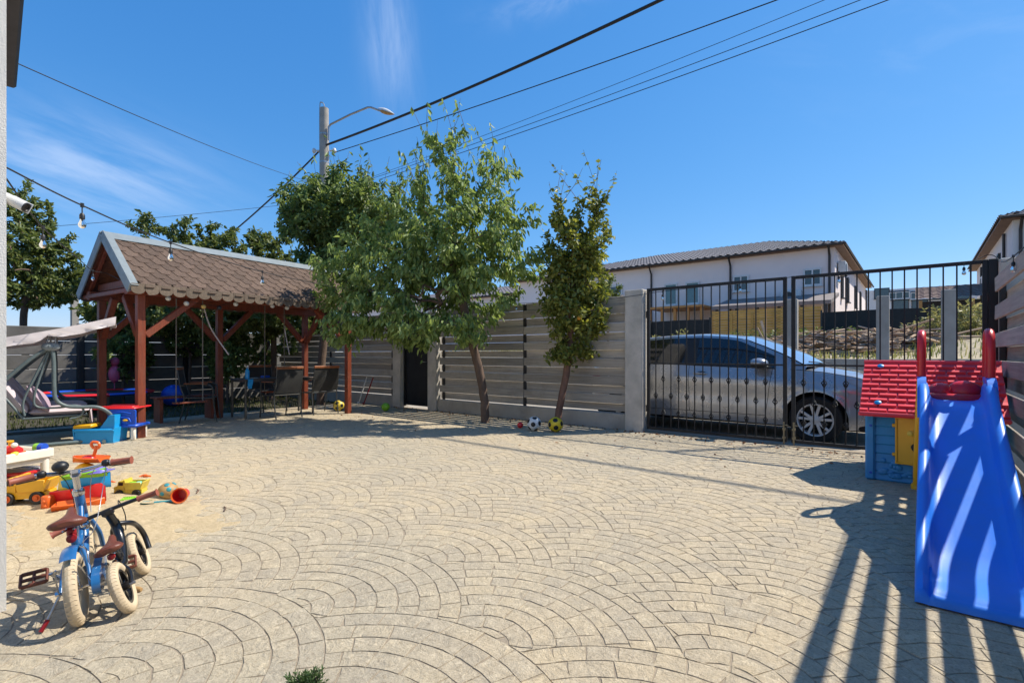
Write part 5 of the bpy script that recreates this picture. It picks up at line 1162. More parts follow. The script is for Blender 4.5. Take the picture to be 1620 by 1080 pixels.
# ---------------------------------------------------------------- garden swing
def garden_swing():
    a = Vector((-.984, .173, 0)); o = Vector((-8.47, 1.42, 0)); rz = math.atan2(.984, .173)      # local x faces the yard, local y runs away
    t = thing('garden_swing', 'green grey tube garden swing with lilac cushions and a pale fabric canopy', 'garden swing', o, rz); ln = 1.55
    def TB(pts, r, name, mat='frame_green', n=6, seg=10): m_ = MB(); m_.tube(bez(pts, n), r, seg); return m_.build(name, mat, t, ang=60)
    for y in (0, ln):
        TB([(-.07, y, 1.26), (-.055, y, 1.05), (-.05, y, .72), (-.03, y, .58), (.06, y, .50), (.20, y, .475), (.36, y, .465), (.47, y, .40), (.545, y, .28), (.54, y, .14), (.44, y, .065), (.28, y, .033), (0, y, .028), (-.5, y, .028), (-.95, y, .028)], .0235, 'side_frame')
        TB([(-.10, y, 1.24), (-.30, y, 1.06), (-.58, y, .72), (-.86, y, .28), (-.98, y, .03)], .0235, 'rear_leg')
        TB([(-.085, y + .03, 1.22), (-.17, y + .03, .92), (-.235, y + .03, .62), (-.20, y + .03, .50), (.0, y + .03, .48), (.15, y + .03, .50), (.23, y + .03, .44), (.20, y + .03, .36), (.10, y + .03, .33)], .013, 'hanger')
        TB([(-.10, y + .03, 1.22), (-.22, y + .03, .90), (-.33, y + .03, .58), (-.32, y + .03, .40)], .013, 'hanger')
        m_ = MB(); m_.ell((-.08, y - .012, 1.25), (.095, .045, .055), 16, 10); m_.ell((-.08, y - .05, 1.25), (.03, .02, .03), 12, 7); m_.build('bracket', 'grey_trim', t)
        for s_ in (-.045, .045): TB([(-.08 + s_, y, 1.27), (-.07 + s_ * .6, y, 1.40), (-.06, y, 1.46)], .010, 'canopy_stay', 'zinc', 4, 8)
    TB([(.43, -.20, .03), (.43, .3, .03), (.43, ln + .1, .03)], .022, 'foot_bar'); TB([(-.95, -.1, .03), (-.95, .8, .03), (-.95, ln + .1, .03)], .022, 'foot_bar'); TB([(-.09, 0, 1.27), (-.09, .8, 1.275), (-.09, ln, 1.27)], .02, 'top_bar')
    # seat: frame, base, cushions
    m_ = MB(); m_.tube([(-.33, .05, .36), (.26, .05, .37), (.26, ln - .05, .37), (-.33, ln - .05, .36)], .014, 8, closed=True); m_.tube([(-.33, .05, .36), (-.62, .05, .84), (-.62, ln - .05, .84), (-.33, ln - .05, .36)], .014, 8); m_.build('seat_frame', 'frame_green', t, ang=60)
    def soft(name, mat, c, s, rot, puff=.35, nu=13):
        m_ = MB(); Tm = Matrix.Translation(c) @ Matrix.Rotation(rot, 4, 'Y'); hx, hy, hz = s[0] / 2, s[1] / 2, s[2] / 2
        def f(sg): return lambda i, j: (lambda u, v: (hx * u * (1 - .05 * v * v), hy * v * (1 - .04 * u * u), sg * hz * ((1 - abs(u) ** 3.5) * (1 - abs(v) ** 5)) ** .45 * (1 + .06 * noise.noise((u * 2.5, v * 4, s[0])))))(i / (nu - 1) * 2 - 1, j / (nu - 1) * 2 - 1)
        m_.grid(nu, nu, f(1), Tm, flip=False); m_.grid(nu, nu, f(-1), Tm, flip=True); return m_.build(name, mat, t, ang=70)
    for k in range(3):
        yc = .08 + .235 + k * .465; soft('seat_cushion', 'cushion', (.0, yc, .425), (.60, .47, .11), 0); soft('back_cushion', 'cushion', (-.43, yc, .645), (.52, .47, .10), R(59))
    m_ = MB(); m_.box((-.04, ln / 2, .368), (.58, ln - .12, .012), .004); m_.build('seat_base', 'sling', t, smooth=False)
    m_ = MB(); m_.grid(8, 5, lambda i, j: (.30 + .02 * math.sin(i * 1.7) + .02 * j / 4, .10 + .42 * i / 7, .43 - .17 * j / 4 + .015 * math.sin(i * 2.2))); m_.build('seat_flap', 'cushion', t)
    # canopy with a hanging edge
    cx0, cz0, cx1, cz1 = -.92, 1.265, .56, 1.655; n = 20; m_ = MB()
    rv = random.Random(2)
    def top(i, j): u = i / n; v = j / 12; return (cx0 + (cx1 - cx0) * u, -.10 + (ln + .2) * v, cz0 + (cz1 - cz0) * u - .03 * math.sin(math.pi * u) - .012 * math.sin(math.pi * v * 3) ** 2)
    m_.grid(n + 1, 13, top, flip=True)
    dr = lambda i: .115 + .02 * noise.noise((i * .5, 2, 0)) - (.045 * math.exp(-((i - 11.2) / .9) ** 2))
    for s_, j in ((-1, 0), (1, 12)): m_.grid(n + 1, 4, lambda i, k: (lambda p: (p[0] + .012 * k / 3 * math.sin(i * .9), p[1] + s_ * .012 * k * noise.noise((i * .8, k, 1)) * 2, p[2] - dr(i) * k / 3))(top(i, j)))
    for i in (0, n): m_.grid(13, 4, lambda j, k: (lambda p: (p[0] + .015 * math.sin(j) * k / 3, p[1], p[2] - .13 * k / 3))(top(i, j)))
    m_.build('canopy', 'canvas', t, ang=60)
    for x in (cx0 + .03, cx1 - .03): f = (x - cx0) / (cx1 - cx0); TB([(x, -.08, cz0 + (cz1 - cz0) * f - .02), (x, .8, cz0 + (cz1 - cz0) * f - .02), (x, ln + .08, cz0 + (cz1 - cz0) * f - .02)], .011, 'canopy_rod')
    # loose pillow
    m_ = MB(); hx, hy, hz = .20, .20, .075
    for sg in (1, -1): m_.grid(13, 13, lambda i, j: (lambda u, v: (hx * u * (1 - .10 * (1 - abs(v))), hy * v * (1 - .10 * (1 - abs(u))), sg * hz * ((1 - u * u) * (1 - v * v)) ** .5))(i / 6 - 1, j / 6 - 1), flip=sg < 0)
    q = t.matrix_basis @ Vector((-.20, .22, .60)); solo(m_, 'pillow', 'pillow', 'lilac square pillow leaning on the garden swing seat', 'pillow', q, (0, R(58), rz), ang=70)
garden_swing()

# ---------------------------------------------------------------- table and chairs under the gazebo
def garden_table():
    t = thing('garden_table', 'dark garden table under the gazebo with thin grey legs', 'table', (-9.62, 4.72, 0)); w, l = .62, 1.36
    m_ = MB(); m_.box((0, 0, .70), (w, l, .025), .006); m_.build('tabletop', 'table_top', t, smooth=False)
    m_ = MB()
    for x in (-w / 2 + .02, w / 2 - .02): m_.box((x, 0, .672), (.025, l - .06, .03), 0)
    for y in (-l / 2 + .02, l / 2 - .02): m_.box((0, y, .672), (w - .07, .025, .03), 0)
    m_.build('apron', 'chair_metal', t, smooth=False)
    for x in (-w / 2 + .035, w / 2 - .035):
        for y in (-l / 2 + .035, l / 2 - .035): m_ = MB(); m_.tube([(x, y, .685), (x, y, 0)], .021, 10); m_.build('leg', 'chair_metal', t)
garden_table()
def garden_chair(loc, rz, label):
    t = thing('garden_chair', label, 'chair', loc, rz, 'garden chairs around the gazebo table'); w = .25       # local +x is the front
    for s_ in (-1, 1):
        y = s_ * w
        m_ = MB(); m_.tube(bez([(-.30, y * .97, .92), (-.255, y, .62), (-.20, y, .43), (-.22, y, .22), (-.27, y, 0)], 5), .0115, 8); m_.build('rear_leg', 'chair_metal', t)
        m_ = MB(); m_.tube(bez([(-.255, y, .63), (-.05, y * 1.1, .655), (.14, y * 1.12, .645), (.215, y * 1.1, .58), (.225, y * 1.05, .40), (.25, y, .18), (.28, y, 0)], 5), .0115, 8); m_.build('front_leg', 'chair_metal', t)
        m_ = MB(); m_.beam((-.20, y * 1.1, .665), (.15, y * 1.12, .662), .045, .018, .006); m_.build('armrest', 'chair_wood', t)
    m_ = MB(); m_.tube([(-.20, -w, .425), (.225, -w, .41), (.225, w, .41), (-.20, w, .425)], .0105, 8, closed=True); m_.build('seat_frame', 'chair_metal', t)
    m_ = MB(); m_.grid(9, 7, lambda i, j: (-.20 + .42 * i / 8, (w - .008) * (j / 3 - 1), .428 - .012 * i / 8 - .018 * math.sin(math.pi * i / 8))); m_.grid(9, 7, lambda i, j: (-.20 + .42 * i / 8, (w - .008) * (j / 3 - 1), .424 - .012 * i / 8 - .018 * math.sin(math.pi * i / 8)), flip=True); m_.build('seat', 'sling', t)
    m_ = MB(); f = lambda dx: lambda i, j: (-.215 - .085 * i / 8 - .018 * math.sin(math.pi * i / 8) + dx, (w - .012) * (j / 3 - 1), .45 + .44 * i / 8); m_.grid(9, 7, f(0)); m_.grid(9, 7, f(.004), flip=True); m_.build('backrest', 'sling', t)
    m_ = MB(); m_.beam((-.303, -w - .01, .915), (-.303, w + .01, .915), .03, .05, .01); m_.build('top_rail', 'chair_wood', t)
garden_chair((-9.72, 3.48, 0), R(62), 'garden chair standing apart left of the table, seen from its side')
garden_chair((-9.14, 4.62, 0), R(183), 'garden chair with its back to the yard at the middle of the table')
garden_chair((-9.20, 5.42, 0), R(176), 'garden chair with its back to the yard at the far right end of the table')
garden_chair((-10.35, 4.95, 0), R(5), 'garden chair on the dark far side of the table')
# on the table
def bottle():
    t = thing('spray_bottle', 'light blue bottle standing on the left end of the garden table', 'bottle', (-9.40, 4.13, .7125)); m_ = MB(); m_.lathe([(.0, 0), (.036, 0), (.038, .02), (.038, .13), (.026, .17), (.014, .185), (.014, .21), (0, .21)], 16); m_.build('body', 'p_sky', t)
    m_ = MB(); m_.box((.012, 0, .228), (.055, .026, .035), .008); m_.tube([(.03, 0, .21), (.045, 0, .18)], .005, 6); m_.build('trigger', 'p_white', t)
bottle()
m_ = MB(); m_.grid(8, 5, lambda i, j: (.0 + .006 * math.sin(i * 1.3 + j), -.05 + .10 * j / 4 * (1 - .3 * i / 7), .0 - .17 * i / 7)); m_.grid(8, 5, lambda i, j: (.004 + .006 * math.sin(i * 1.3 + j), -.05 + .10 * j / 4 * (1 - .3 * i / 7), .0 - .17 * i / 7), flip=True); solo(m_, 'cloth', 'p_sky', 'pale blue cloth hanging over the table edge below the bottle', 'cloth', (-9.298, 4.14, .715))
m_ = MB(); m_.lathe([(.0, 0), (.06, 0), (.065, .02), (.055, .13), (.05, .17), (.045, .165), (.05, .12), (0, .10)], 16); m_.tube(bez([(.055, 0, .14), (.10, 0, .13), (.10, 0, .06), (.06, 0, .04)]), .008, 6); solo(m_, 'jug', 'panel', 'pale grey jug on the table between the two chair backs', 'jug', (-9.66, 5.05, .7125))
m_ = MB(); m_.box((0, 0, .02), (.10, .14, .04), .008); solo(m_, 'box', 'p_royal', 'small dark blue box lying on the garden table', 'box', (-9.72, 4.60, .7125), (0, 0, .3))
m_ = MB(); m_.lathe([(0, 0), (.06, 0), (.085, .012), (.083, .015), (.055, .006), (0, .005)], 18); solo(m_, 'plate', 'p_white', 'small white plate near the left end of the garden table', 'plate', (-9.55, 4.30, .7125))
# red bench behind the chair
t = thing('red_bench', 'low dark red bench behind the single garden chair', 'bench', (-10.05, 3.35, 0), R(92))
for k in range(3): m_ = MB(); m_.box((0, -.11 + .11 * k, .42), (.95, .10, .03), .005); m_.build('slat', 'red_stain', t, smooth=False)
for x in (-.4, .4):
    m_ = MB(); m_.box((x, 0, .20), (.05, .28, .40), .005); m_.build('leg', 'red_stain', t, smooth=False)
# rope swing hung from the gazebo beams
def rope_swing(l, p, zs, label):
    c = gz(l, p, 0); t = thing('rope_swing', label, 'swing', (c.x, c.y, zs)); d = gw * .2
    for s_ in (-1, 1): m_ = MB(); q = d * s_; m_.tube([(q.x, q.y, 0), (q.x * .98, q.y * .98, 2.12 - zs)], .009, 6); m_.build('rope', 'rope', t)
    m_ = MB(); m_.beam(tuple(d * -1.15), tuple(d * 1.15), .16, .025, .006); m_.build('seat', 'red_stain', t, smooth=False)
rope_swing(.95, .72, .38, 'board swing on two ropes in the left half of the gazebo')
rope_swing(2.55, .95, .45, 'board swing on two ropes deep in the middle of the gazebo')
m_ = MB(); m_.tube(bez([(0, 0, 0), (.03, .1, -.35), (.12, .35, -.8)]), .012, 6); q = gz(1.35, 1.1, 1.95); solo(m_, 'strap', 'canvas', 'white strap slanting down from the gazebo beam behind the chair', 'strap', q)
m_ = MB(); m_.tube(bez([(0, 0, 0), (.02, .04, -.3), (.06, .08, -.6)]), .010, 6); q = gz(2.9, 1.2, 1.75); solo(m_, 'strap', 'canvas', 'white strap hanging near the far gazebo post above the table', 'strap', q)

# exercise ball, trampoline, balloon on the strip behind
m_ = MB(); m_.ell((0, 0, .25), (.25, .25, .245), 28, 16); q = at(275, 561, 11.6); solo(m_, 'exercise_ball', 'p_royal', 'big dark blue exercise ball on the grass behind the gazebo', 'ball', (q.x, q.y, -.03), ang=80)
def trampoline():
    q = at(152, 561, 10.4); t = thing('trampoline', 'round trampoline with a red and blue padded rim behind the swing', 'trampoline', (q.x, q.y, -.03)); rr = .92
    for k in range(8):
        m_ = MB(); m_.grid(7, 9, lambda i, j: (lambda a, b: ((rr + .075 * math.cos(b)) * math.cos(a), (rr + .075 * math.cos(b)) * math.sin(a), .40 + .032 * math.sin(b)))(2 * math.pi * (k + i / 6) / 8, 2 * math.pi * j / 8)); m_.build('pad', 'p_red' if k % 2 else 'p_royal', t, ang=70)
        if k % 2 == 0: a = 2 * math.pi * k / 8; m_ = MB(); m_.tube([(rr * math.cos(a), rr * math.sin(a), .38), (rr * math.cos(a), rr * math.sin(a), 0)], .02, 8); m_.build('leg', 'chair_metal', t)
    m_ = MB(); m_.lathe([(0, .395), (rr - .05, .395), (rr - .05, .39), (0, .39)], 32); m_.build('mat', 'sling', t)
trampoline()
m_ = MB(); m_.ell((0, 0, .35), (.13, .11, .2), 16, 10); m_.ell((.02, 0, .62), (.10, .09, .10), 14, 8); m_.tube([(0, 0, 0), (0, 0, .16)], .01, 6); q = at(181, 561, 11.2); solo(m_, 'balloon_toy', 'p_pink', 'pink inflatable toy standing beyond the trampoline rim', 'toy', (q.x, q.y, .38), ang=80)

# ---------------------------------------------------------------- the two children's bikes
def wheel_parts(par, x, r, tr, lean, spoked, name='wheel', tyre='tyre_cream', steer=0):
    w = bpy.data.objects.new(name, None); col.objects.link(w); w.empty_display_size = .05; w.parent = par; w.location = (x, 0, r); w.rotation_euler = (0, 0, steer); Tx = Matrix.Rotation(R(90), 4, 'X')
    mb = MB(); n, m_ = 44, 14; Rm = r - tr
    mb.grid(n + 1, m_ + 1, lambda i, j: ((Rm + tr * math.cos(2 * math.pi * j / m_)) * math.cos(2 * math.pi * i / n), tr * 1.02 * math.sin(2 * math.pi * j / m_), (Rm + tr * math.cos(2 * math.pi * j / m_)) * math.sin(2 * math.pi * i / n)), flip=True)
    rr = random.Random(int(r * 1000))
    for i in range(n * 2):                      # tread: curved low ribs round the tyre
        a = 2 * math.pi * i / (n * 2); s_ = 1 if i % 2 else -1
        mb.tube([(((Rm + tr * 1.03 * math.cos(b)) * math.cos(a + .05 * math.sin(3 * b)), tr * 1.05 * math.sin(b), (Rm + tr * 1.03 * math.cos(b)) * math.sin(a + .05 * math.sin(3 * b)))) for b in np.linspace(.1 * s_, .95 * s_, 5)], .0013, 4)
    link('tyre', mb.mesh('tyre', tyre, ang=60), w)
    mb = MB(); ri = Rm - tr * .75
    if spoked:
        mb.lathe([(ri, -.011), (ri + .012, -.013), (ri + .014, 0), (ri + .012, .013), (ri, .011), (ri - .004, 0), (ri, -.011)], 44, Tx, caps=False); link('rim', mb.mesh('rim', 'chrome'), w)
        mb = MB()
        for k in range(20): a = 2 * math.pi * k / 20; a2 = a + (.5 if k % 4 < 2 else -.5); s_ = .014 if k % 2 else -.014; mb.tube([(.012 * math.cos(a2), s_, .012 * math.sin(a2)), (ri * math.cos(a), 0, ri * math.sin(a))], .0010, 4, caps=False)
        link('spokes', mb.mesh('spokes', 'chrome'), w)
        mb = MB(); mb.lathe([(0, -.045), (.006, -.045), (.006, -.022), (.014, -.02), (.014, .02), (.006, .022), (.006, .045), (0, .045)], 12, Tx); link('hub', mb.mesh('hub', 'chrome'), w)
    else:
        mb.lathe([(ri - .012, -.012), (ri + .008, -.014), (ri + .012, 0), (ri + .008, .014), (ri - .012, .012), (ri - .012, -.012)], 40, Tx, caps=False)
        for k in range(5):
            for s_ in (-.16, .16): a = 2 * math.pi * k / 5; mb.beam((.014 * math.cos(a), 0, .014 * math.sin(a)), ((ri - .008) * math.cos(a + s_), 0, (ri - .008) * math.sin(a + s_)), .010, .009, .002, up=(0, 1, 0))
        mb.lathe([(0, -.03), (.016, -.03), (.018, 0), (.016, .03), (0, .03)], 14, Tx); link('rim', mb.mesh('rim', 'bike_black'), w)
    return w
def saddle(par, c, s, tip=0):
    Tm = Matrix.Translation(c) @ Matrix.Rotation(tip, 4, 'Y') @ Matrix.Diagonal((s, s, s, 1)); mb = MB()
    W_ = [(-.105, .030), (-.098, .058), (-.08, .074), (-.05, .077), (-.01, .058), (.03, .032), (.07, .022), (.105, .019), (.118, .008)]
    def f(i, j): x, w = W_[i]; a = math.pi * 2 * j / 16; return (x, w * math.cos(a), (.024 * math.sin(a) if math.sin(a) > 0 else .034 * math.sin(a) * (.6 + .4 * abs(math.cos(a)))) * (1 if 0 < i < 8 else .45) + .014 * ((x - .01) / .1) ** 2)
    mb.grid(9, 17, f, Tm); mb.add([f(0, j) for j in range(16)], [tuple(range(16))], 0, Tm); mb.build('saddle', 'leather', par, ang=70)
    mb = MB(); mb.tube([Tm @ Vector(p) for p in ((-.07, .02, -.025), (0, .018, -.045), (.09, .006, -.02))], .004, 6); mb.tube([Tm @ Vector(p) for p in ((-.07, -.02, -.025), (0, -.018, -.045), (.09, -.006, -.02))], .004, 6); mb.build('saddle_rail', 'chrome', par)
def blue_bike():
    t = thing('kids_bike', "blue child's bike with cream tyres and a brown saddle", 'bicycle', (-2.80, .54, 0), rot=(R(-6.5), 0, R(163.0))); Tx = Matrix.Rotation(R(90), 4, 'X')
    def TB(name, pts, r, mat='bike_blue', n=4, seg=10): m_ = MB(); m_.tube(bez(pts, n), r, seg); return m_.build(name, mat, t, ang=60)
    wheel_parts(t, 0, .152, .0235, 0, True); wheel_parts(t, .56, .152, .0235, 0, True)
    TB('down_tube', [(.44, 0, .375), (.38, 0, .27), (.28, 0, .19), (.20, 0, .165)], .021); TB('head_tube', [(.445, 0, .335), (.415, 0, .475)], .021); TB('seat_tube', [(.20, 0, .16), (.125, 0, .335)], .015)
    TB('top_tube', [(.43, 0, .42), (.30, 0, .29), (.15, 0, .28)], .013)
    for s_ in (-1, 1):
        TB('chain_stay', [(.20, s_ * .02, .16), (.08, s_ * .045, .152), (0, s_ * .05, .152)], .008); TB('seat_stay', [(.14, s_ * .016, .30), (.07, s_ * .04, .23), (0, s_ * .05, .152)], .008); TB('fork', [(.452, s_ * .025, .325), (.50, s_ * .045, .24), (.56, s_ * .045, .152)], .011)
        m_ = MB(); m_.lathe([(0, 0), (.011, 0), (.011, .012), (0, .014)], 6, Matrix.Translation((0, s_ * .055, .152)) @ Matrix.Rotation(R(-90 * s_), 4, 'X')); m_.build('axle_nut', 'chrome', t)
    m_ = MB(); m_.beam((.45, -.03, .33), (.45, .03, .33), .03, .02, .005); m_.build('fork_crown', 'chrome', t, smooth=False)
    TB('seat_post', [(.125, 0, .33), (.105, 0, .40)], .011, 'chrome'); saddle(t, (.078, 0, .430), .88, R(-4))
    TB('stem', [(.415, 0, .47), (.395, 0, .565)], .014, 'chrome'); m_ = MB(); m_.lathe([(0, 0), (.023, 0), (.025, .018), (.020, .03), (0, .03)], 14, Matrix.Translation((.417, 0, .468)) @ Matrix.Rotation(R(-12), 4, 'Y')); m_.build('stem_ring', 'chrome', t); m_ = MB(); m_.beam((.397, 0, .56), (.425, 0, .585), .04, .035, .008); m_.build('stem_clamp', 'chrome', t)
    TB('handlebar', [(.368, .20, .60), (.40, .13, .60), (.425, .06, .585), (.425, -.06, .585), (.40, -.13, .60), (.368, -.20, .60)], .0095, 'chrome', 5)
    for s_ in (-1, 1):
        m_ = MB(); a = Vector((.388, s_ * .145, .60)); b = Vector((.358, s_ * .226, .598)); m_.tube([a, a + (b - a) * .12, b - (b - a) * .08, b], [.0175, .0145, .0150, .0205], 12); m_.build('grip', 'grip', t, ang=50)
        m_ = MB(); m_.beam((.408, s_ * .105, .60), (.393, s_ * .135, .60), .03, .034, .008); m_.tube([(.40, s_ * .12, .59), (.43, s_ * .145, .578), (.425, s_ * .215, .575)], .006, 8); m_.build('brake_lever', 'p_black', t, ang=50)
        TB('brake_cable', [(.41, s_ * .11, .60), (.47, s_ * .06, .56), (.49, s_ * .035, .46), (.455, s_ * .03, .36)], .0019, 'alu' if s_ < 0 else 'p_black', 7, 6)
    m_ = MB(); m_.ell((.40, .050, .622), (.033, .033, .027), 18, 10); m_.lathe([(0, .585), (.012, .585), (.012, .60), (0, .60)], 10, Matrix.Translation((.40, .050, 0))); m_.build('bell', 'p_black', t)
    # rear mudguard, reflector, chain case, crank, pedals, kickstand
    m_ = MB(); m_.grid(15, 7, lambda i, j: (lambda a, q: ((.170 + .012 * math.cos(q * 1.2)) * math.cos(a),   .028 * math.sin(q * 1.35), .152 + (.170 + .012 * math.cos(q * 1.2)) * math.sin(a)))(R(70) + R(50) * i / 14, (j / 3 - 1)), flip=True); m_.build('mudguard', 'bike_blue', t, ang=60)
    TB('mudguard_stay', [(-.11, .036, .285), (-.06, .048, .22), (0, .056, .152)], .003, 'chrome'); TB('mudguard_stay', [(-.11, -.036, .285), (-.06, -.048, .22), (0, -.056, .152)], .003, 'chrome')
    m_ = MB(); m_.lathe([(0, 0), (.019, 0), (.018, .012), (0, .016)], 18, Matrix.Translation((.075, 0, .352)) @ Matrix.Rotation(R(-90), 4, 'Y')); m_.box((.09, 0, .376), (.022, .034, .045), .008); m_.build('reflector', 'dark_red', t, ang=50)
    m_ = MB(); pl = [(.20 + .062 * math.cos(a), .16 + .062 * math.sin(a)) for a in np.linspace(-1.4, 1.9, 12)] + [(.0 + .045 * math.cos(a), .152 + .045 * math.sin(a)) for a in np.linspace(1.7, 4.6, 10)]; m_.prism(pl, -.085, -.055); m_.build('chain_case', 'bike_blue', t, ang=40, fix=True)
    m_ = MB(); m_.lathe([(0, -.10), (.012, -.10), (.012, .085), (0, .085)], 10, Matrix.Translation((.20, 0, .16)) @ Tx); m_.build('crank_axle', 'chrome', t)
    for s_, ca in ((1, R(148)), (-1, R(-32))):
        e = (.20 + .085 * math.cos(ca), s_ * .092, .16 + .085 * math.sin(ca)); m_ = MB(); m_.beam((.20, s_ * .088, .16), e, .016, .011, .003, up=(0, 1, 0)); m_.tube([(e[0], s_ * .09, e[2]), (e[0], s_ * .185, e[2])], .005, 8); m_.build('crank', 'chrome', t)
        m_ = MB(); y0, y1 = s_ * .105, s_ * .190; tl = Matrix.Translation((e[0], 0, e[2])) @ Matrix.Rotation(R(-38), 4, 'Y')
        for x in (-.030, .030): m_.box((x, (y0 + y1) / 2, 0), (.011, abs(y1 - y0), .022), .004, tl)
        for y in (y0, (y0 + y1) / 2, y1): m_.box((0, y, 0), (.066, .010, .020), .004, tl)
        m_.box((0, (y0 + y1) / 2, 0), (.012, abs(y1 - y0), .018), .004, tl); m_.build('pedal', 'leather', t, smooth=False)
    TB('kickstand', [(.03, .055, .14), (.015, .085, .085), (.0, .112, .038)], .006, 'alu'); TB('stand_foot', [(.006, .102, .055), (-.012, .126, .020)], .009, 'dark_red')
    TB('rear_brake', [(.10, -.02, .30), (.06, -.045, .29), (.03, -.05, .24)], .004, 'chrome'); TB('brake_cable', [(.40, -.12, .59), (.36, -.09, .45), (.24, -.06, .33), (.12, -.03, .31), (.06, -.045, .29)], .0018, 'alu', 7, 6)
blue_bike()
def balance_bike():
    t = thing('balance_bike', 'small black balance bike leaning beside the blue bike', 'balance bike', (-2.76, .715, 0), rot=(R(-20), 0, math.atan2(.171, -.42)))
    def TB(name, pts, r, mat='bike_black', n=5, seg=10): m_ = MB(); m_.tube(bez(pts, n), r, seg); return m_.build(name, mat, t, ang=60)
    wheel_parts(t, 0, .117, .021, 0, False); wheel_parts(t, .45, .117, .021, 0, False)
    m_ = MB(); m_.tube(bez([(.298, 0, .385), (.312, 0, .325), (.27, 0, .25), (.16, 0, .185), (.09, 0, .175)], 6), [.017] * 4 + [.021] * 10 + [.022] * 6 + [.018] * 5, 12); m_.build('main_tube', 'bike_black', t, ang=60)
    for s_ in (-1, 1): TB('rear_stay', [(.10, s_ * .012, .175), (.06, s_ * .032, .155), (0, s_ * .036, .117)], .010)
    TB('fork', [(.33, 0, .33), (.37, -.042, .30), (.44, -.048, .255), (.475, -.05, .19), (.45, -.05, .117)], .0125, n=6); TB('fork', [(.33, 0, .33), (.36, .036, .29), (.41, .042, .20), (.45, .042, .117)], .011)
    TB('head_tube', [(.285, 0, .402), (.332, 0, .285)], .019)
    TB('seat_post', [(.155, 0, .19), (.125, 0, .262)], .012); m_ = MB(); m_.lathe([(0, 0), (.018, 0), (.018, .02), (0, .02)], 12, Matrix.Translation((.15, 0, .21))); m_.build('seat_clamp', 'bike_black', t); saddle(t, (.10, 0, .288), .74, R(-6))
    TB('handlebar', [(.27, .20, .412), (.285, .08, .416), (.285, -.08, .416), (.27, -.20, .412)], .0095)
    for s_ in (-1, 1): m_ = MB(); a = Vector((.277, s_ * .13, .414)); b = Vector((.262, s_ * .215, .411)); m_.tube([a, a + (b - a) * .15, b - (b - a) * .1, b], [.0165, .013, .0135, .019], 12); m_.build('grip', 'grip', t, ang=50)
    m_ = MB(); m_.beam((.285, -.025, .408), (.285, .025, .408), .035, .035, .008); m_.build('stem', 'bike_black', t)
    m_ = MB(); m_.ell((.30, .10, .390), (.02, .02, .022), 14, 8); m_.build('bell', 'chrome', t)
    TB('brake_cable', [(.285, -.05, .425), (.32, -.05, .435), (.36, -.04, .35), (.34, -.02, .28)], .0024, 'p_black', 6, 6)
    m_ = MB(); m_.lathe([(0, -.05), (.008, -.05), (.008, .05), (0, .05)], 8, Matrix.Translation((0, 0, .117)) @ Matrix.Rotation(R(90), 4, 'X')); m_.build('axle', 'alu', t)
    m_ = MB(); m_.lathe([(0, 0), (.016, 0), (.014, .01), (0, .012)], 12, Matrix.Translation((.05, 0, .255)) @ Matrix.Rotation(R(-90), 4, 'Y')); m_.build('reflector', 'dark_red', t)
balance_bike()
m_ = MB(); m_.tube([(-.035, 0, .012), (-.03, 0, .012), (.02, 0, .012), (.035, 0, .012)], [.006, .012, .013, .008], 10); q = on_ground(214, 935); solo(m_, 'wooden_peg', 'p_tan', 'short wooden peg lying on the patio by the balance bike wheel', 'peg', (q.x, q.y, 0), (0, 0, .5))

# ---------------------------------------------------------------- toys
def hull(L, W, H, t_=.006):
    """an open toy boat: pointed bow at +x, flat stern"""
    mb = MB(); n = 11
    def sec(i, j, o):
        u = i / (n - 1); w = W / 2 * (1 - max(0, (u - .45) / .55) ** 2.2) * (.86 + .14 * min(1, u * 4)) - o; w = max(.002, w); a = j / 8 * 2 - 1
        sh = .22 * H * u * u; return (-L / 2 + o + (L - 2 * o) * u, w * (abs(a) ** .6) * (1 if a > 0 else -1) * (.72 + .28 * abs(a) ** 2), o + (H - o * .0) * abs(a) ** 3 + sh * abs(a))
    mb.grid(n, 9, lambda i, j: sec(i, j, 0), flip=False); mb.grid(n, 9, lambda i, j: sec(i, j, t_), flip=True)
    for j in (0, 8): mb.grid(n, 2, lambda i, k: sec(i, j, t_ if k else 0))
    mb.add([sec(0, j, 0) for j in range(9)], [tuple(range(9))]); return mb
def G(px, py): q = on_ground(px, py); return Vector((q.x, q.y, 0))
def toyS(mb, name, mat, label, cat, loc, rot=(0, 0, 0), ang=50, group=None): return solo(mb, name, mat, label, cat, loc, rot, group, True, ang)
yaw0 = math.atan2(RT.y, RT.x)         # facing across the picture
# white sand table
tv = Vector((.41, -.91, 0)).normalized(); tn = Vector((-.91, -.41, 0)).normalized(); Ec = Vector((-5.86, .95, 0)); tw, tl = .55, .85
tc = Ec + tv * tl / 2 + tn * tw / 2; trz = math.atan2(tv.y, tv.x)
t = thing('toy_table', 'low white plastic toy table by the house wall', 'table', tc, trz)
m_ = MB(); m_.box((0, 0, .30), (tl - .02, tw - .02, .02), .004); m_.build('tabletop', 'p_white', t, smooth=False)
m_ = MB()
for s_ in (-1, 1): m_.box((0, s_ * (tw / 2 - .012), .305), (tl, .024, .075), .008); m_.box((s_ * (tl / 2 - .012), 0, .305), (.024, tw - .05, .075), .008); m_.box((0, s_ * (tw / 2 - .04), .25), (tl - .12, .016, .05), .004)
m_.build('rim', 'p_white', t, smooth=False)
for x in (-tl / 2 + .045, tl / 2 - .045):
    for y in (-tw / 2 + .045, tw / 2 - .045): m_ = MB(); m_.tube([(x, y, .28), (x, y, .0)], [.030, .026], 12); m_.build('leg', 'p_white', t)
def on_table(a, b, z=.312): q = Ec + tv * a + tn * b; return Vector((q.x, q.y, z))
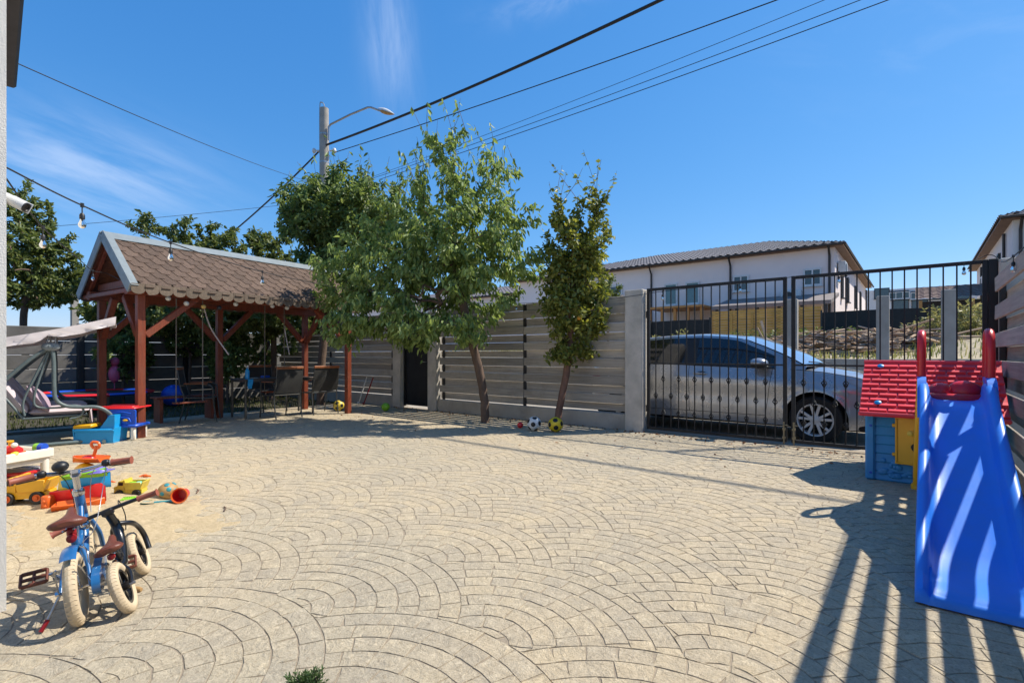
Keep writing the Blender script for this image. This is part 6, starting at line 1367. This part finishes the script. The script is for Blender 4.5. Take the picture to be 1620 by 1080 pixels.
def blob(rad, seed, n=14, amp=.25):
    m_ = MB(); m_.ell((0, 0, 0), (1, 1, 1), n, n // 2 + 2); m_.v = [tuple(Vector(p) * (1 + amp * noise.noise(Vector(p) * 1.7 + Vector((seed, 0, 0))))) for p in m_.v]; m_.v = [(x * rad[0], y * rad[1], (z + 1) * rad[2]) for x, y, z in m_.v]; return m_
def plane_toy():
    q = on_table(.26, .10); t = thing('toy_plane', 'orange and red toy plane with a yellow knob on the white toy table', 'toy', q, yaw0)
    m_ = MB(); m_.tube([(-.10, 0, .03), (-.05, 0, .05), (.04, 0, .055), (.09, 0, .05)], [.018, .036, .04, .022], 12); m_.build('body', 'p_red', t)
    m_ = MB(); m_.box((0, 0, .022), (.085, .20, .016), .006); m_.ell((-.10, 0, .05), (.04, .05, .035), 12, 8); m_.build('wing', 'p_orange', t)
    m_ = MB(); m_.tube([(.0, 0, .09), (.0, 0, .12)], .012, 8); m_.lathe([(0, 0), (.024, 0), (.024, .012), (0, .016)], 12, Matrix.Translation((0, 0, .118))); m_.build('knob', 'p_yellow', t)
    m_ = MB(); m_.ell((.055, -.02, .095), (.024, .022, .022), 12, 8); m_.build('cockpit', 'p_white', t)
plane_toy()
def drum_toy():
    q = on_table(.06, .10); t = thing('toy_drum', 'small green and blue toy drum at the right corner of the white table', 'toy', q, yaw0)
    m_ = MB(); m_.lathe([(0, 0), (.036, 0), (.038, .04), (.0, .04)], 18, Matrix.Translation((-.02, 0, .038)) @ Matrix.Rotation(R(90), 4, 'Y')); m_.build('green_end', 'p_green', t)
    m_ = MB(); m_.lathe([(0, .04), (.038, .04), (.036, .078), (0, .08)], 18, Matrix.Translation((-.02, 0, .038)) @ Matrix.Rotation(R(90), 4, 'Y')); m_.build('blue_end', 'p_royal', t)
drum_toy()
toyS(blob((.085, .06, .045), 1), 'toy_bucket', 'p_pink', 'crumpled pink sand mould at the left of the white toy table', 'toy', on_table(.52, .13))
toyS(blob((.07, .05, .032), 2, amp=.4), 'sand_mould', 'p_mint', 'mint green shell mould on the front edge of the white toy table', 'toy', on_table(.42, .05))
toyS(blob((.05, .035, .025), 3, amp=.4), 'sand_mould', 'p_teal', 'dull blue mould at the left front edge of the white toy table', 'toy', on_table(.56, .05))
toyS(blob((.03, .03, .022), 4, amp=.3), 'sand_mould', 'p_lemon', 'small yellow mould in the middle front of the white toy table', 'toy', on_table(.27, .03))
m_ = MB(); m_.box((0, 0, .014), (.13, .035, .02), .006); m_.ell((.08, 0, .014), (.035, .03, .012), 12, 6); toyS(m_, 'toy_shovel', 'p_royal', 'blue toy shovel on the front edge of the white toy table', 'toy', on_table(.15, .05), (0, 0, trz + .2))
# red drum box under the table
def drum_box():
    q = G(34, 772); t = thing('toy_drum_box', 'dark red round toy box with a pale lid under the white table', 'toy box', q, .3)
    m_ = MB(); m_.lathe([(0, 0), (.14, 0), (.15, .02), (.155, .14), (0, .14)], 28); m_.build('side', 'dark_red', t)
    m_ = MB(); m_.lathe([(0, .141), (.162, .141), (.166, .155), (.15, .165), (.14, .158), (0, .158)], 28); m_.build('rim', 'p_red', t)
    m_ = MB(); m_.lathe([(0, .1595), (.137, .1595), (.12, .172), (0, .178)], 28); m_.build('lid', 'lamp_glass', t)
drum_box()
m_ = hull(.16, .10, .05); toyS(m_, 'toy_tub', 'p_green', 'dark green tub lying behind the yellow dump truck', 'toy', G(30, 781) + Vector((0, 0, .0)), (0, 0, .8))
def dump_truck(loc, rz, s, body, wheelm, label, load=None, window=False):
    t = thing('toy_truck', label, 'toy truck', loc, rz); t.scale = (s, s, s)
    def B(name, mat, c, sz, ch=.012): m_ = MB(); m_.box(c, sz, ch); return m_.build(name, mat, t, ang=30)
    m_ = MB(); m_.prism([(-.17, .045), (.16, .045), (.17, .075), (.165, .10), (-.17, .10)], -.07, .07); m_.build('chassis', body, t, ang=40, fix=True)
    m_ = MB(); m_.prism([(.045, .10), (.165, .10), (.172, .14), (.13, .155), (.115, .215), (.045, .22)], -.072, .072); m_.build('cab', body, t, ang=40, fix=True)
    m_ = MB(); m_.prism([(-.20, .20), (-.16, .105), (.025, .105), (.04, .20), (.05, .235), (.03, .235), (.012, .12), (-.145, .12), (-.185, .205)], -.09, .09); m_.box((-.07, .086, .155), (.19, .012, .09), .003); m_.box((-.07, -.086, .155), (.19, .012, .09), .003); m_.build('dump_bed', body, t, ang=40, fix=True)
    for s_ in (-1, 1): B('side_window', 'p_black', (.085, s_ * .0725, .18), (.055, .004, .04), .001)
    m_ = MB(); m_.add([(.1335, -.055, .160), (.1335, .055, .160), (.1195, .055, .205), (.1195, -.055, .205)], [(0, 1, 2, 3), (3, 2, 1, 0)]); m_.build('windscreen', 'p_black', t)
    for z in (.085, .115): B('grille', 'p_black', (.1685, 0, z), (.008, .08, .014), .002)
    for x in (-.11, .10):
        for s_ in (-1, 1):
            Tm = Matrix.Translation((x, s_ * .062, .052)) @ Matrix.Rotation(R(-90 * s_), 4, 'X'); m_ = MB(); m_.lathe([(.03, 0), (.05, .0), (.053, .01), (.053, .03), (.048, .036), (.034, .034), (.03, .03)], 20, Tm, caps=False); w = m_.build('wheel', wheelm[0], t)
            m_ = MB(); m_.lathe([(0, .038), (.012, .038), (.016, .028), (.034, .03), (.034, .0), (0, .0)], 16, Tm); q = m_.build('wheel_cap', wheelm[1], w)
    if load:
        for k, (mat, x) in enumerate(load): m_ = blob((.05, .055, .035), 7 + k, amp=.35); m_.v = [(a + x, b, c + .125) for a, b, c in m_.v]; m_.build('load', mat, t, ang=60)
    return t
dump_truck(G(44, 794), yaw0 + math.pi + .25, .92, 'p_yellow', ('p_black', 'p_orange'), 'yellow dump truck toy with orange wheels beside the house wall')
dump_truck(G(207, 784), yaw0 + math.pi + .15, .60, 'p_lemon', ('p_black', 'p_black'), 'small lemon yellow dump truck toy standing on the sand', load=(('p_green', -.02), ('p_mint', -.10)))
# heap of sand toys behind the blue bike
hp = G(122, 801)
def hs(dx, dy, z): q = hp + RT * dx + FW * dy; return (q.x, q.y, z)
toyS(hull(.34, .19, .12), 'toy_boat', 'p_red', 'red toy boat at the bottom of the heap of sand toys', 'toy boat', hs(.0, .05, .012), (0, R(-4), yaw0 + .1), group=None)
toyS(hull(.30, .16, .05), 'toy_tray', 'p_orange', 'orange scoop tray lying on the sand at the foot of the toy heap', 'toy', hs(.08, -.07, .006), (0, 0, yaw0 + .5))
m_ = MB(); m_.box((0, 0, .05), (.06, .10, .10), .01); m_.ell((0, -.052, .06), (.014, .008, .014), 10, 6); m_.ell((.01, -.052, .025), (.012, .008, .012), 10, 6); toyS(m_, 'toy_block', 'p_orange', 'small orange toy block standing left of the red toy boat', 'toy', hs(-.165, -.045, 0.004), (0, 0, yaw0))
toyS(hull(.30, .17, .09), 'toy_boat', 'p_sky', 'bright blue toy boat lying in the red toy boat', 'toy boat', hs(.045, .06, .115), (R(-6), R(-6), yaw0 + .15))
m_ = MB(); m_.lathe([(0, 0), (.07, 0), (.075, .02), (.065, .12), (.06, .12), (.068, .02), (0, .012)], 20); toyS(m_, 'toy_bucket', 'p_lemon', 'yellow sand bucket standing in the heap left of the blue toy boat', 'toy bucket', hs(-.10, .06, .11), (0, R(3), 0))
toyS(hull(.28, .15, .05), 'toy_tray', 'p_green', 'lime green tray lying across the heap of sand toys', 'toy', hs(.05, .04, .205), (R(4), R(-7), yaw0 + .1))
m_ = MB(); m_.ell((0, 0, .0), (.10, .07, .055), 18, 10); m_.v = [(x, y, max(0, z)) for x, y, z in m_.v]; m_.box((.0, 0, .004), (.21, .15, .008), .003); toyS(m_, 'sand_mould', 'p_purple', 'violet turtle shaped mould on top of the lime green tray', 'toy', hs(.085, .055, .245), (0, R(-5), yaw0))
m_ = MB(); m_.ell((0, 0, .0), (.085, .075, .07), 18, 10); m_.v = [(x, y, max(-.01, z)) for x, y, z in m_.v]; toyS(m_, 'toy_bowl', 'p_yellow', 'upturned yellow bowl in the toy heap below the orange tray', 'toy', hs(-.04, .12, .235), (0, 0, 0))
m_ = hull(.25, .15, .04); toyS(m_, 'toy_tray', 'p_orange', 'orange tray on top of the toy heap under the orange anchor', 'toy', hs(-.03, .14, .305), (0, 0, yaw0 + math.pi))
def anchor():
    t = thing('toy_anchor', 'orange anchor shaped sand rake standing on the topmost orange tray', 'toy', hs(.0, .14, .315), yaw0); m_ = MB(); m_.tube(bez([(-.03, 0, .01), (.0, 0, .03), (.02, 0, .07), (.03, 0, .12)]), [.016] * 8 + [.012] * 17, 8) if False else m_.tube(bez([(-.03, 0, .01), (.0, 0, .03), (.02, 0, .07), (.03, 0, .12)]), .012, 8); m_.build('handle', 'p_orange', t)
    m_ = MB(); m_.tube(bez([(-.01, 0, .125), (.01, 0, .105), (.035, 0, .10), (.055, 0, .115), (.045, 0, .145), (.0, 0, .15), (-.01, 0, .125)]), .010, 8); m_.build('grip_ring', 'p_orange', t)
    m_ = MB(); m_.ell((-.03, 0, .025), (.05, .04, .022), 14, 8); m_.build('scoop', 'p_red', t)
anchor()
# on the sand
m_ = MB(); m_.ell((0, 0, .066), (.072, .072, .066), 22, 14)
tb = thing('toy_ball', 'tan toy ball with teal spots resting on the sand', 'toy ball', G(266, 789)); m_.build('ball', 'p_tan', tb, ang=80)
for (a, e) in ((-.9, .35), (.5, .9), (2.0, .2), (-1.6, -.1), (-.2, .1), (-1.2, 1.0)):
    d = Vector((math.cos(a + yaw0) * math.cos(e), math.sin(a + yaw0) * math.cos(e), math.sin(e))); m_ = MB(); T = Matrix.Translation(Vector((0, 0, .066)) + d * .0665) @ d.to_track_quat('Z', 'Y').to_matrix().to_4x4(); m_.ell((0, 0, 0), (.019, .019, .006), 14, 6, T); m_.build('spot', 'p_teal', tb)
def bucket():
    q = G(286, 796); ax = (-FW * .93 + RT * .25 + Vector((0, 0, .10))).normalized(); t = thing('toy_bucket', 'orange red toy bucket lying on its side with its mouth toward the patio', 'toy bucket', (q.x, q.y, .066), rot=ax.to_track_quat('Z', 'Y').to_euler()); t.scale = (.74, .74, .74)
    m_ = MB(); m_.lathe([(0, -.10), (.050, -.10), (.054, -.095), (.070, .04), (.066, .04), (.050, -.088), (0, -.088)], 26); m_.build('pail', 'p_red', t); m_ = MB(); m_.lathe([(.066, .035), (.074, .033), (.080, .04), (.078, .05), (.066, .046), (.066, .035)], 26, caps=False); m_.build('rim', 'p_orange', t)
bucket()
def shovel(q, rz, mat, mat2, label, L=.24):
    t = thing('toy_shovel', label, 'toy shovel', q, rz); m_ = MB(); m_.grid(7, 7, lambda i, j: (L * .5 - .10 * i / 6, .034 * (j / 3 - 1) * (1 - .5 * (1 - i / 6) ** 3), .006 + .012 * abs(j / 3 - 1) ** 2 + .008 * (1 - i / 6))); m_.grid(7, 7, lambda i, j: (L * .5 - .10 * i / 6, .034 * (j / 3 - 1) * (1 - .5 * (1 - i / 6) ** 3), .003 + .012 * abs(j / 3 - 1) ** 2 + .008 * (1 - i / 6)), flip=True); m_.build('blade', mat, t, ang=60)
    m_ = MB(); m_.tube([(L * .14, 0, .014), (-L * .3, 0, .016)], .010, 8); m_.box((-L * .36, 0, .016), (.05, .045, .016), .006); m_.build('handle', mat2, t)
shovel(G(252, 797), yaw0 + math.pi + .35, 'p_teal', 'p_teal', 'dark blue toy shovel on the sand in front of the red bucket')
shovel(G(222, 795), yaw0 + .05, 'p_green', 'p_sky', 'lime green toy rake with a blue end half behind the handlebar grip', .20)
m_ = MB()
for k in range(6): m_.box((-.04 + .016 * k, 0, .014), (.008, .06, .02), .003)
m_.box((0, .03, .018), (.10, .012, .018), .004); toyS(m_, 'toy_rake', 'p_green', 'small lime green comb rake on the sand below the lemon truck', 'toy', G(203, 792), (0, 0, yaw0 + .3))
m_ = MB(); m_.tube(bez([(-.04, 0, .012), (-.01, .01, .02), (.02, 0, .018), (.04, .015, .012)]), .008, 6); m_.ell((0, 0, .015), (.02, .012, .012), 8, 6); toyS(m_, 'toy_starfish', 'p_orange', 'small orange plastic piece on the patio left of the lemon truck', 'toy', G(176, 765), (0, 0, .4))
m_ = MB(); m_.tube(bez([(-.04, 0, .02), (-.01, .02, .03), (.02, -.01, .03), (.05, .01, .02)]), .008, 6); m_.ell((.01, 0, .025), (.024, .018, .018), 8, 6); toyS(m_, 'toy_crab', 'p_orange', 'small orange crab mould on the sand behind the lemon truck', 'toy', G(228, 757), (0, 0, .9))
m_ = MB(); m_.tube([(.025 * math.cos(a), .025 * math.sin(a), .008) for a in np.linspace(0, 5.6, 12)], .004, 6); toyS(m_, 'ring', 'p_black', 'dark broken ring lying on the sand right of the lemon truck', 'ring', G(240, 765))
for k, (px, py, lab) in enumerate(((244, 772, 'short twig on the sand behind the tan ball'), (312, 778, 'reddish bark strip on the straight edge of the sand'), (355, 806, 'dark bark strip near the corner of the sand'))): m_ = MB(); m_.tube([(-.06, 0, .008), (0, .01, .012), (.06, -.005, .006)], .005, 5); toyS(m_, 'twig', 'bark_red' if k == 1 else 'bark', lab, 'twig', G(px, py), (0, 0, -.35 + (.8 if k == 0 else 0)))

# toy bench corner by the gazebo post
def tub():
    q = G(150, 701); t = thing('toy_chest', 'light blue toy chest with a yellow lid flap under the swing', 'toy chest', q, yaw0 + .15); 
    m_ = MB(); m_.prism([(-.23, 0), (.22, 0), (.24, .20), (.22, .20), (.205, .015), (-.215, .015), (-.235, .19), (-.25, .19)], -.02, .28); m_.box((0, -.012, .095), (.45, .018, .19), .006); m_.box((0, .275, .095), (.45, .018, .19), .006); m_.build('tub', 'p_sky', t, ang=40, fix=True)
    m_ = MB(); m_.box((0, -.024, .165), (.47, .014, .03), .005); m_.build('rim', 'p_sky', t, ang=40)
    m_ = MB(); m_.prism([(.02, .15), (.22, .15), (.22, .36), (.16, .36)], .02, .26); m_.build('seat_back', 'p_sky', t, ang=40, fix=True)
    m_ = MB(); m_.box((-.13, .10, .225), (.22, .22, .05), .012, Matrix.Rotation(R(-4), 4, 'Y')); m_.build('lid', 'p_yellow', t, ang=40)
tub()
def tool_bench():
    q = G(192, 697); t = thing('toy_workbench', 'blue plastic toy workbench with white legs and a red top beside the gazebo post', 'toy workbench', q, yaw0 + .12)
    for x in (-.14, .13):
        for y in (.03, .28): m_ = MB(); m_.box((x, y, .09), (.055, .05, .18), .012); m_.build('leg', 'p_white', t, ang=40)
    m_ = MB(); m_.box((0, .15, .195), (.38, .34, .04), .012); m_.build('shelf', 'p_royal', t, ang=40)
    m_ = MB(); m_.prism([(-.17, .215), (.17, .215), (.17, .40), (.14, .42), (-.14, .42), (-.17, .40)], .0, .03); m_.build('panel', 'p_royal', t, ang=40, fix=True)
    m_ = MB(); m_.tube(bez([(-.12, -.012, .25), (-.09, -.012, .30), (0, -.012, .315), (.09, -.012, .30), (.12, -.012, .25)]), .012, 8); m_.tube(bez([(-.12, -.005, .36), (0, -.005, .385), (.12, -.005, .36)]), .010, 8); m_.build('arch', 'p_royal', t, ang=60)
    m_ = MB(); m_.ell((.06, -.02, .275), (.035, .016, .016), 12, 8); m_.build('peg', 'p_yellow', t)
    m_ = MB(); m_.box((-.10, .20, .43), (.52, .40, .022), .008); m_.box((-.10, .20, .447), (.42, .30, .014), .006); m_.build('top', 'p_red', t, ang=40)
tool_bench()
m_ = MB(); m_.box((0, 0, .09), (.07, .12, .18), .012); m_.box((0, 0, .07), (.074, .10, .01), .003); q = G(213, 693); toyS(m_, 'toy_crate', 'p_sky', 'light blue toy crate between the toy workbench and the gazebo post', 'toy', q, (0, 0, yaw0))
m_ = MB(); m_.box((0, 0, .06), (.07, .12, .12), .012); m_.box((0, -.062, .06), (.05, .006, .06), .003); toyS(m_, 'toy_crate', 'p_yellow', 'yellow toy crate stacked on the light blue one by the gazebo post', 'toy', q + Vector((0, 0, .181)), (0, 0, yaw0))

# ---------------------------------------------------------------- balls along the fence
def football(r, mats, label, loc, rot=(.4, .3, .2)):
    import bmesh
    bm = bmesh.new(); bmesh.ops.create_icosphere(bm, subdivisions=1, radius=1); ax = [v.co.normalized() for v in bm.verts]; bm.free()
    bm = bmesh.new(); bmesh.ops.create_icosphere(bm, subdivisions=5, radius=1)
    hexc = []
    for i in range(12):
        for j in range(i + 1, 12):
            for k in range(j + 1, 12):
                if ax[i].dot(ax[j]) > .4 and ax[j].dot(ax[k]) > .4 and ax[i].dot(ax[k]) > .4: hexc.append((ax[i] + ax[j] + ax[k]).normalized())
    for f in bm.faces:
        c = f.calc_center_median().normalized(); f.material_index = 1 if max(c.dot(a) for a in ax) > math.cos(.352) else 0
    for v in bm.verts:
        c = v.co.normalized(); d = sorted([c.dot(a) * 1.012 for a in ax] + [c.dot(h) for h in hexc], reverse=True); g = d[0] - d[1]; v.co = c * (r * (1 - .022 * math.exp(-(g / .012) ** 2)))
    me = bpy.data.meshes.new('football'); bm.to_mesh(me); bm.free(); me.materials.append(M[mats[0]]); me.materials.append(M[mats[1]]); me.shade_smooth()
    o = link('football', me); o.location = (loc.x, loc.y, r); o.rotation_euler = rot; return tag(o, label, 'ball')
football(.108, ('ball_white', 'p_black'), 'white football with black patches at the foot of the board fence', on_ground(845, 681))
football(.112, ('ball_yellow', 'p_black'), 'yellow football with black patches at the foot of the pear tree', on_ground(879, 683), (.1, .5, 1.2))
football(.11, ('p_lemon', 'p_black'), 'dull yellow football in the shade by the far gazebo post', on_ground(536, 650), (.9, .2, .4))
m_ = MB(); m_.ell((0, 0, .048), (.048, .048, .047), 18, 12); toyS(m_, 'small_ball', 'p_red', 'small red ball between the fence and the white football', 'ball', on_ground(823, 677), ang=80)
m_ = MB(); m_.ell((0, 0, .085), (.085, .085, .084), 20, 12); toyS(m_, 'small_ball', 'p_green', 'green ball in the shade left of the black door', 'ball', on_ground(610, 650), ang=80)
for k, (px, mat, lab) in enumerate(((570, 'p_white', 'white tool handle leaning on the fence left of the green ball'), (578, 'dark_red', 'red tool handle leaning on the fence left of the green ball'))):
    x = on_wall(px, 6.95); m_ = MB(); m_.tube([(0, 0, 0), (.08 + .05 * k, .17, .62)], .014, 8); m_.ell((0, 0, .03), (.04, .03, .03), 10, 6); solo(m_, 'tool_handle', mat, lab, 'tool', (x, 6.9, .01))

# ---------------------------------------------------------------- string lights
def light_string(label, pts, bulbs, drop=.045, group=None):
    pts = bez(pts, 10); o0 = pts[0]; t = thing('string_lights', label, 'string lights', o0); m_ = MB(); m_.tube([p - o0 for p in pts], .0042, 6); m_.build('cord', 'cable', t)
    for b in bulbs:
        p = min(pts, key=lambda q: (q - b).length) - o0; m_ = MB(); m_.tube([p + Vector((0, 0, .004)), p - Vector((0, 0, drop))], .0032, 5); T = Matrix.Translation(p - Vector((0, 0, drop))) @ Matrix.Scale(.78, 4); m_.lathe([(0, .004), (.010, .002), (.0165, -.012), (.0165, -.038), (.012, -.042), (0, -.042)], 12, T); m_.lathe([(0, .012), (.009, .012), (.009, -.01), (0, -.01)], 8, Matrix.Translation(p)); s_ = m_.build('socket', 'p_black', t)
        m_ = MB(); m_.lathe([(.011, -.040), (.014, -.052), (.022, -.070), (.0235, -.082), (.019, -.096), (.009, -.1035), (0, -.105)], 14, T); m_.build('bulb', 'bulb_glass', s_)
W = lambda px, py, Y=7.02: on_wall_z(px, py, Y)
light_string('string of clear bulbs from the house corner past the gazebo roof to the cherry tree', [at(8, 264, 2.36), at(130, 325, 2.79), at(270, 384, 3.56), at(415, 430, 5.0), at(520, 452, 7.2), at(575, 462, 8.3)], [at(130, 325, 2.79), at(270, 384, 3.56), at(415, 430, 5.0)])
light_string('second string of clear bulbs dropping from the house corner to the near gazebo gable', [at(8, 280, 2.36), at(68, 360, 3.1), at(125, 410, 4.6), at(147, 428, 6.4), at(170, 433, 7.0), at(196, 446, 6.9)], [at(68, 360, 3.1), at(147, 428, 6.4)])
light_string('string of clear bulbs along the top of the board fence and across the gate', [W(600, 470, 7.05), W(660, 474), W(780, 480), W(865, 478), W(960, 473), W(1008, 467), W(1048, 461), W(1171, 447), W(1327, 431), W(1440, 424), W(1525, 416), W(1566, 403, 7.1), on_wall_z(1585, 414, 6.9), Vector((.60, 5.62, 1.93)), Vector((.60, 4.0, 1.9))], [W(818, 480), W(1048, 461), W(1171, 447), W(1327, 431), W(1525, 416), Vector((.60, 5.62, 1.93))])
t = thing('ball_lights', 'row of small white and amber ball lights hanging below the gazebo eave', 'string lights', gz(0, -.11, 1.95)); o0 = gz(0, -.11, 1.95); pts = []
for px, py, mt in ((238, 463, 0), (266, 472, 0), (295, 480, 0), (322, 485, 1), (347, 487, 2), (373, 481, 0), (393, 474, 1), (411, 474, 2), (431, 484, 0), (454, 487, 0), (507, 477, 0), (524, 481, 0), (542, 481, 0), (557, 484, 0)):
    u = (px - 810) / 800; b0 = gz(0, -.11, 0); lb, db = b0.dot(RT), b0.dot(FW); lw_, dw = gw.dot(RT), gw.dot(FW); l = (u * db - lb) / (lw_ - u * dw); d = db + dw * l; p = gz(l, -.11, CAMH + (561 - py) / 800 * d); pts.append(p - o0)
    m_ = MB(); m_.ell(tuple(p - o0), (.036, .036, .035), 14, 9); m_.build('ball_light', ('bulb_white', 'bulb_amber', 'p_black')[mt], t, ang=80)
m_ = MB(); m_.tube(bez([p + Vector((0, 0, .036)) for p in pts], 4), .003, 5); m_.build('cord', 'cable', t)
# security camera on the house corner
a, b = at(10, 313, 2.34), at(43, 329, 2.36); ax = (b - a).normalized(); t = thing('security_camera', 'small white security camera on the house corner at the left edge', 'camera', a, rot=ax.to_track_quat('Z', 'Y').to_euler()); L = (b - a).length
m_ = MB(); m_.lathe([(0, -.03), (.022, -.03), (.024, 0), (.024, L * .92), (0, L * .92)], 18); m_.box((.022, 0, L * .55), (.006, .05, L * .95), .002); m_.build('body', 'win_frame', t)
m_ = MB(); m_.lathe([(.0, L * .921), (.0225, L * .921), (.0225, L * .99), (.017, L), (.015, L * .95), (0, L * .95)], 18); m_.build('lens_hood', 'p_black', t)
print('script done', len(bpy.data.objects))
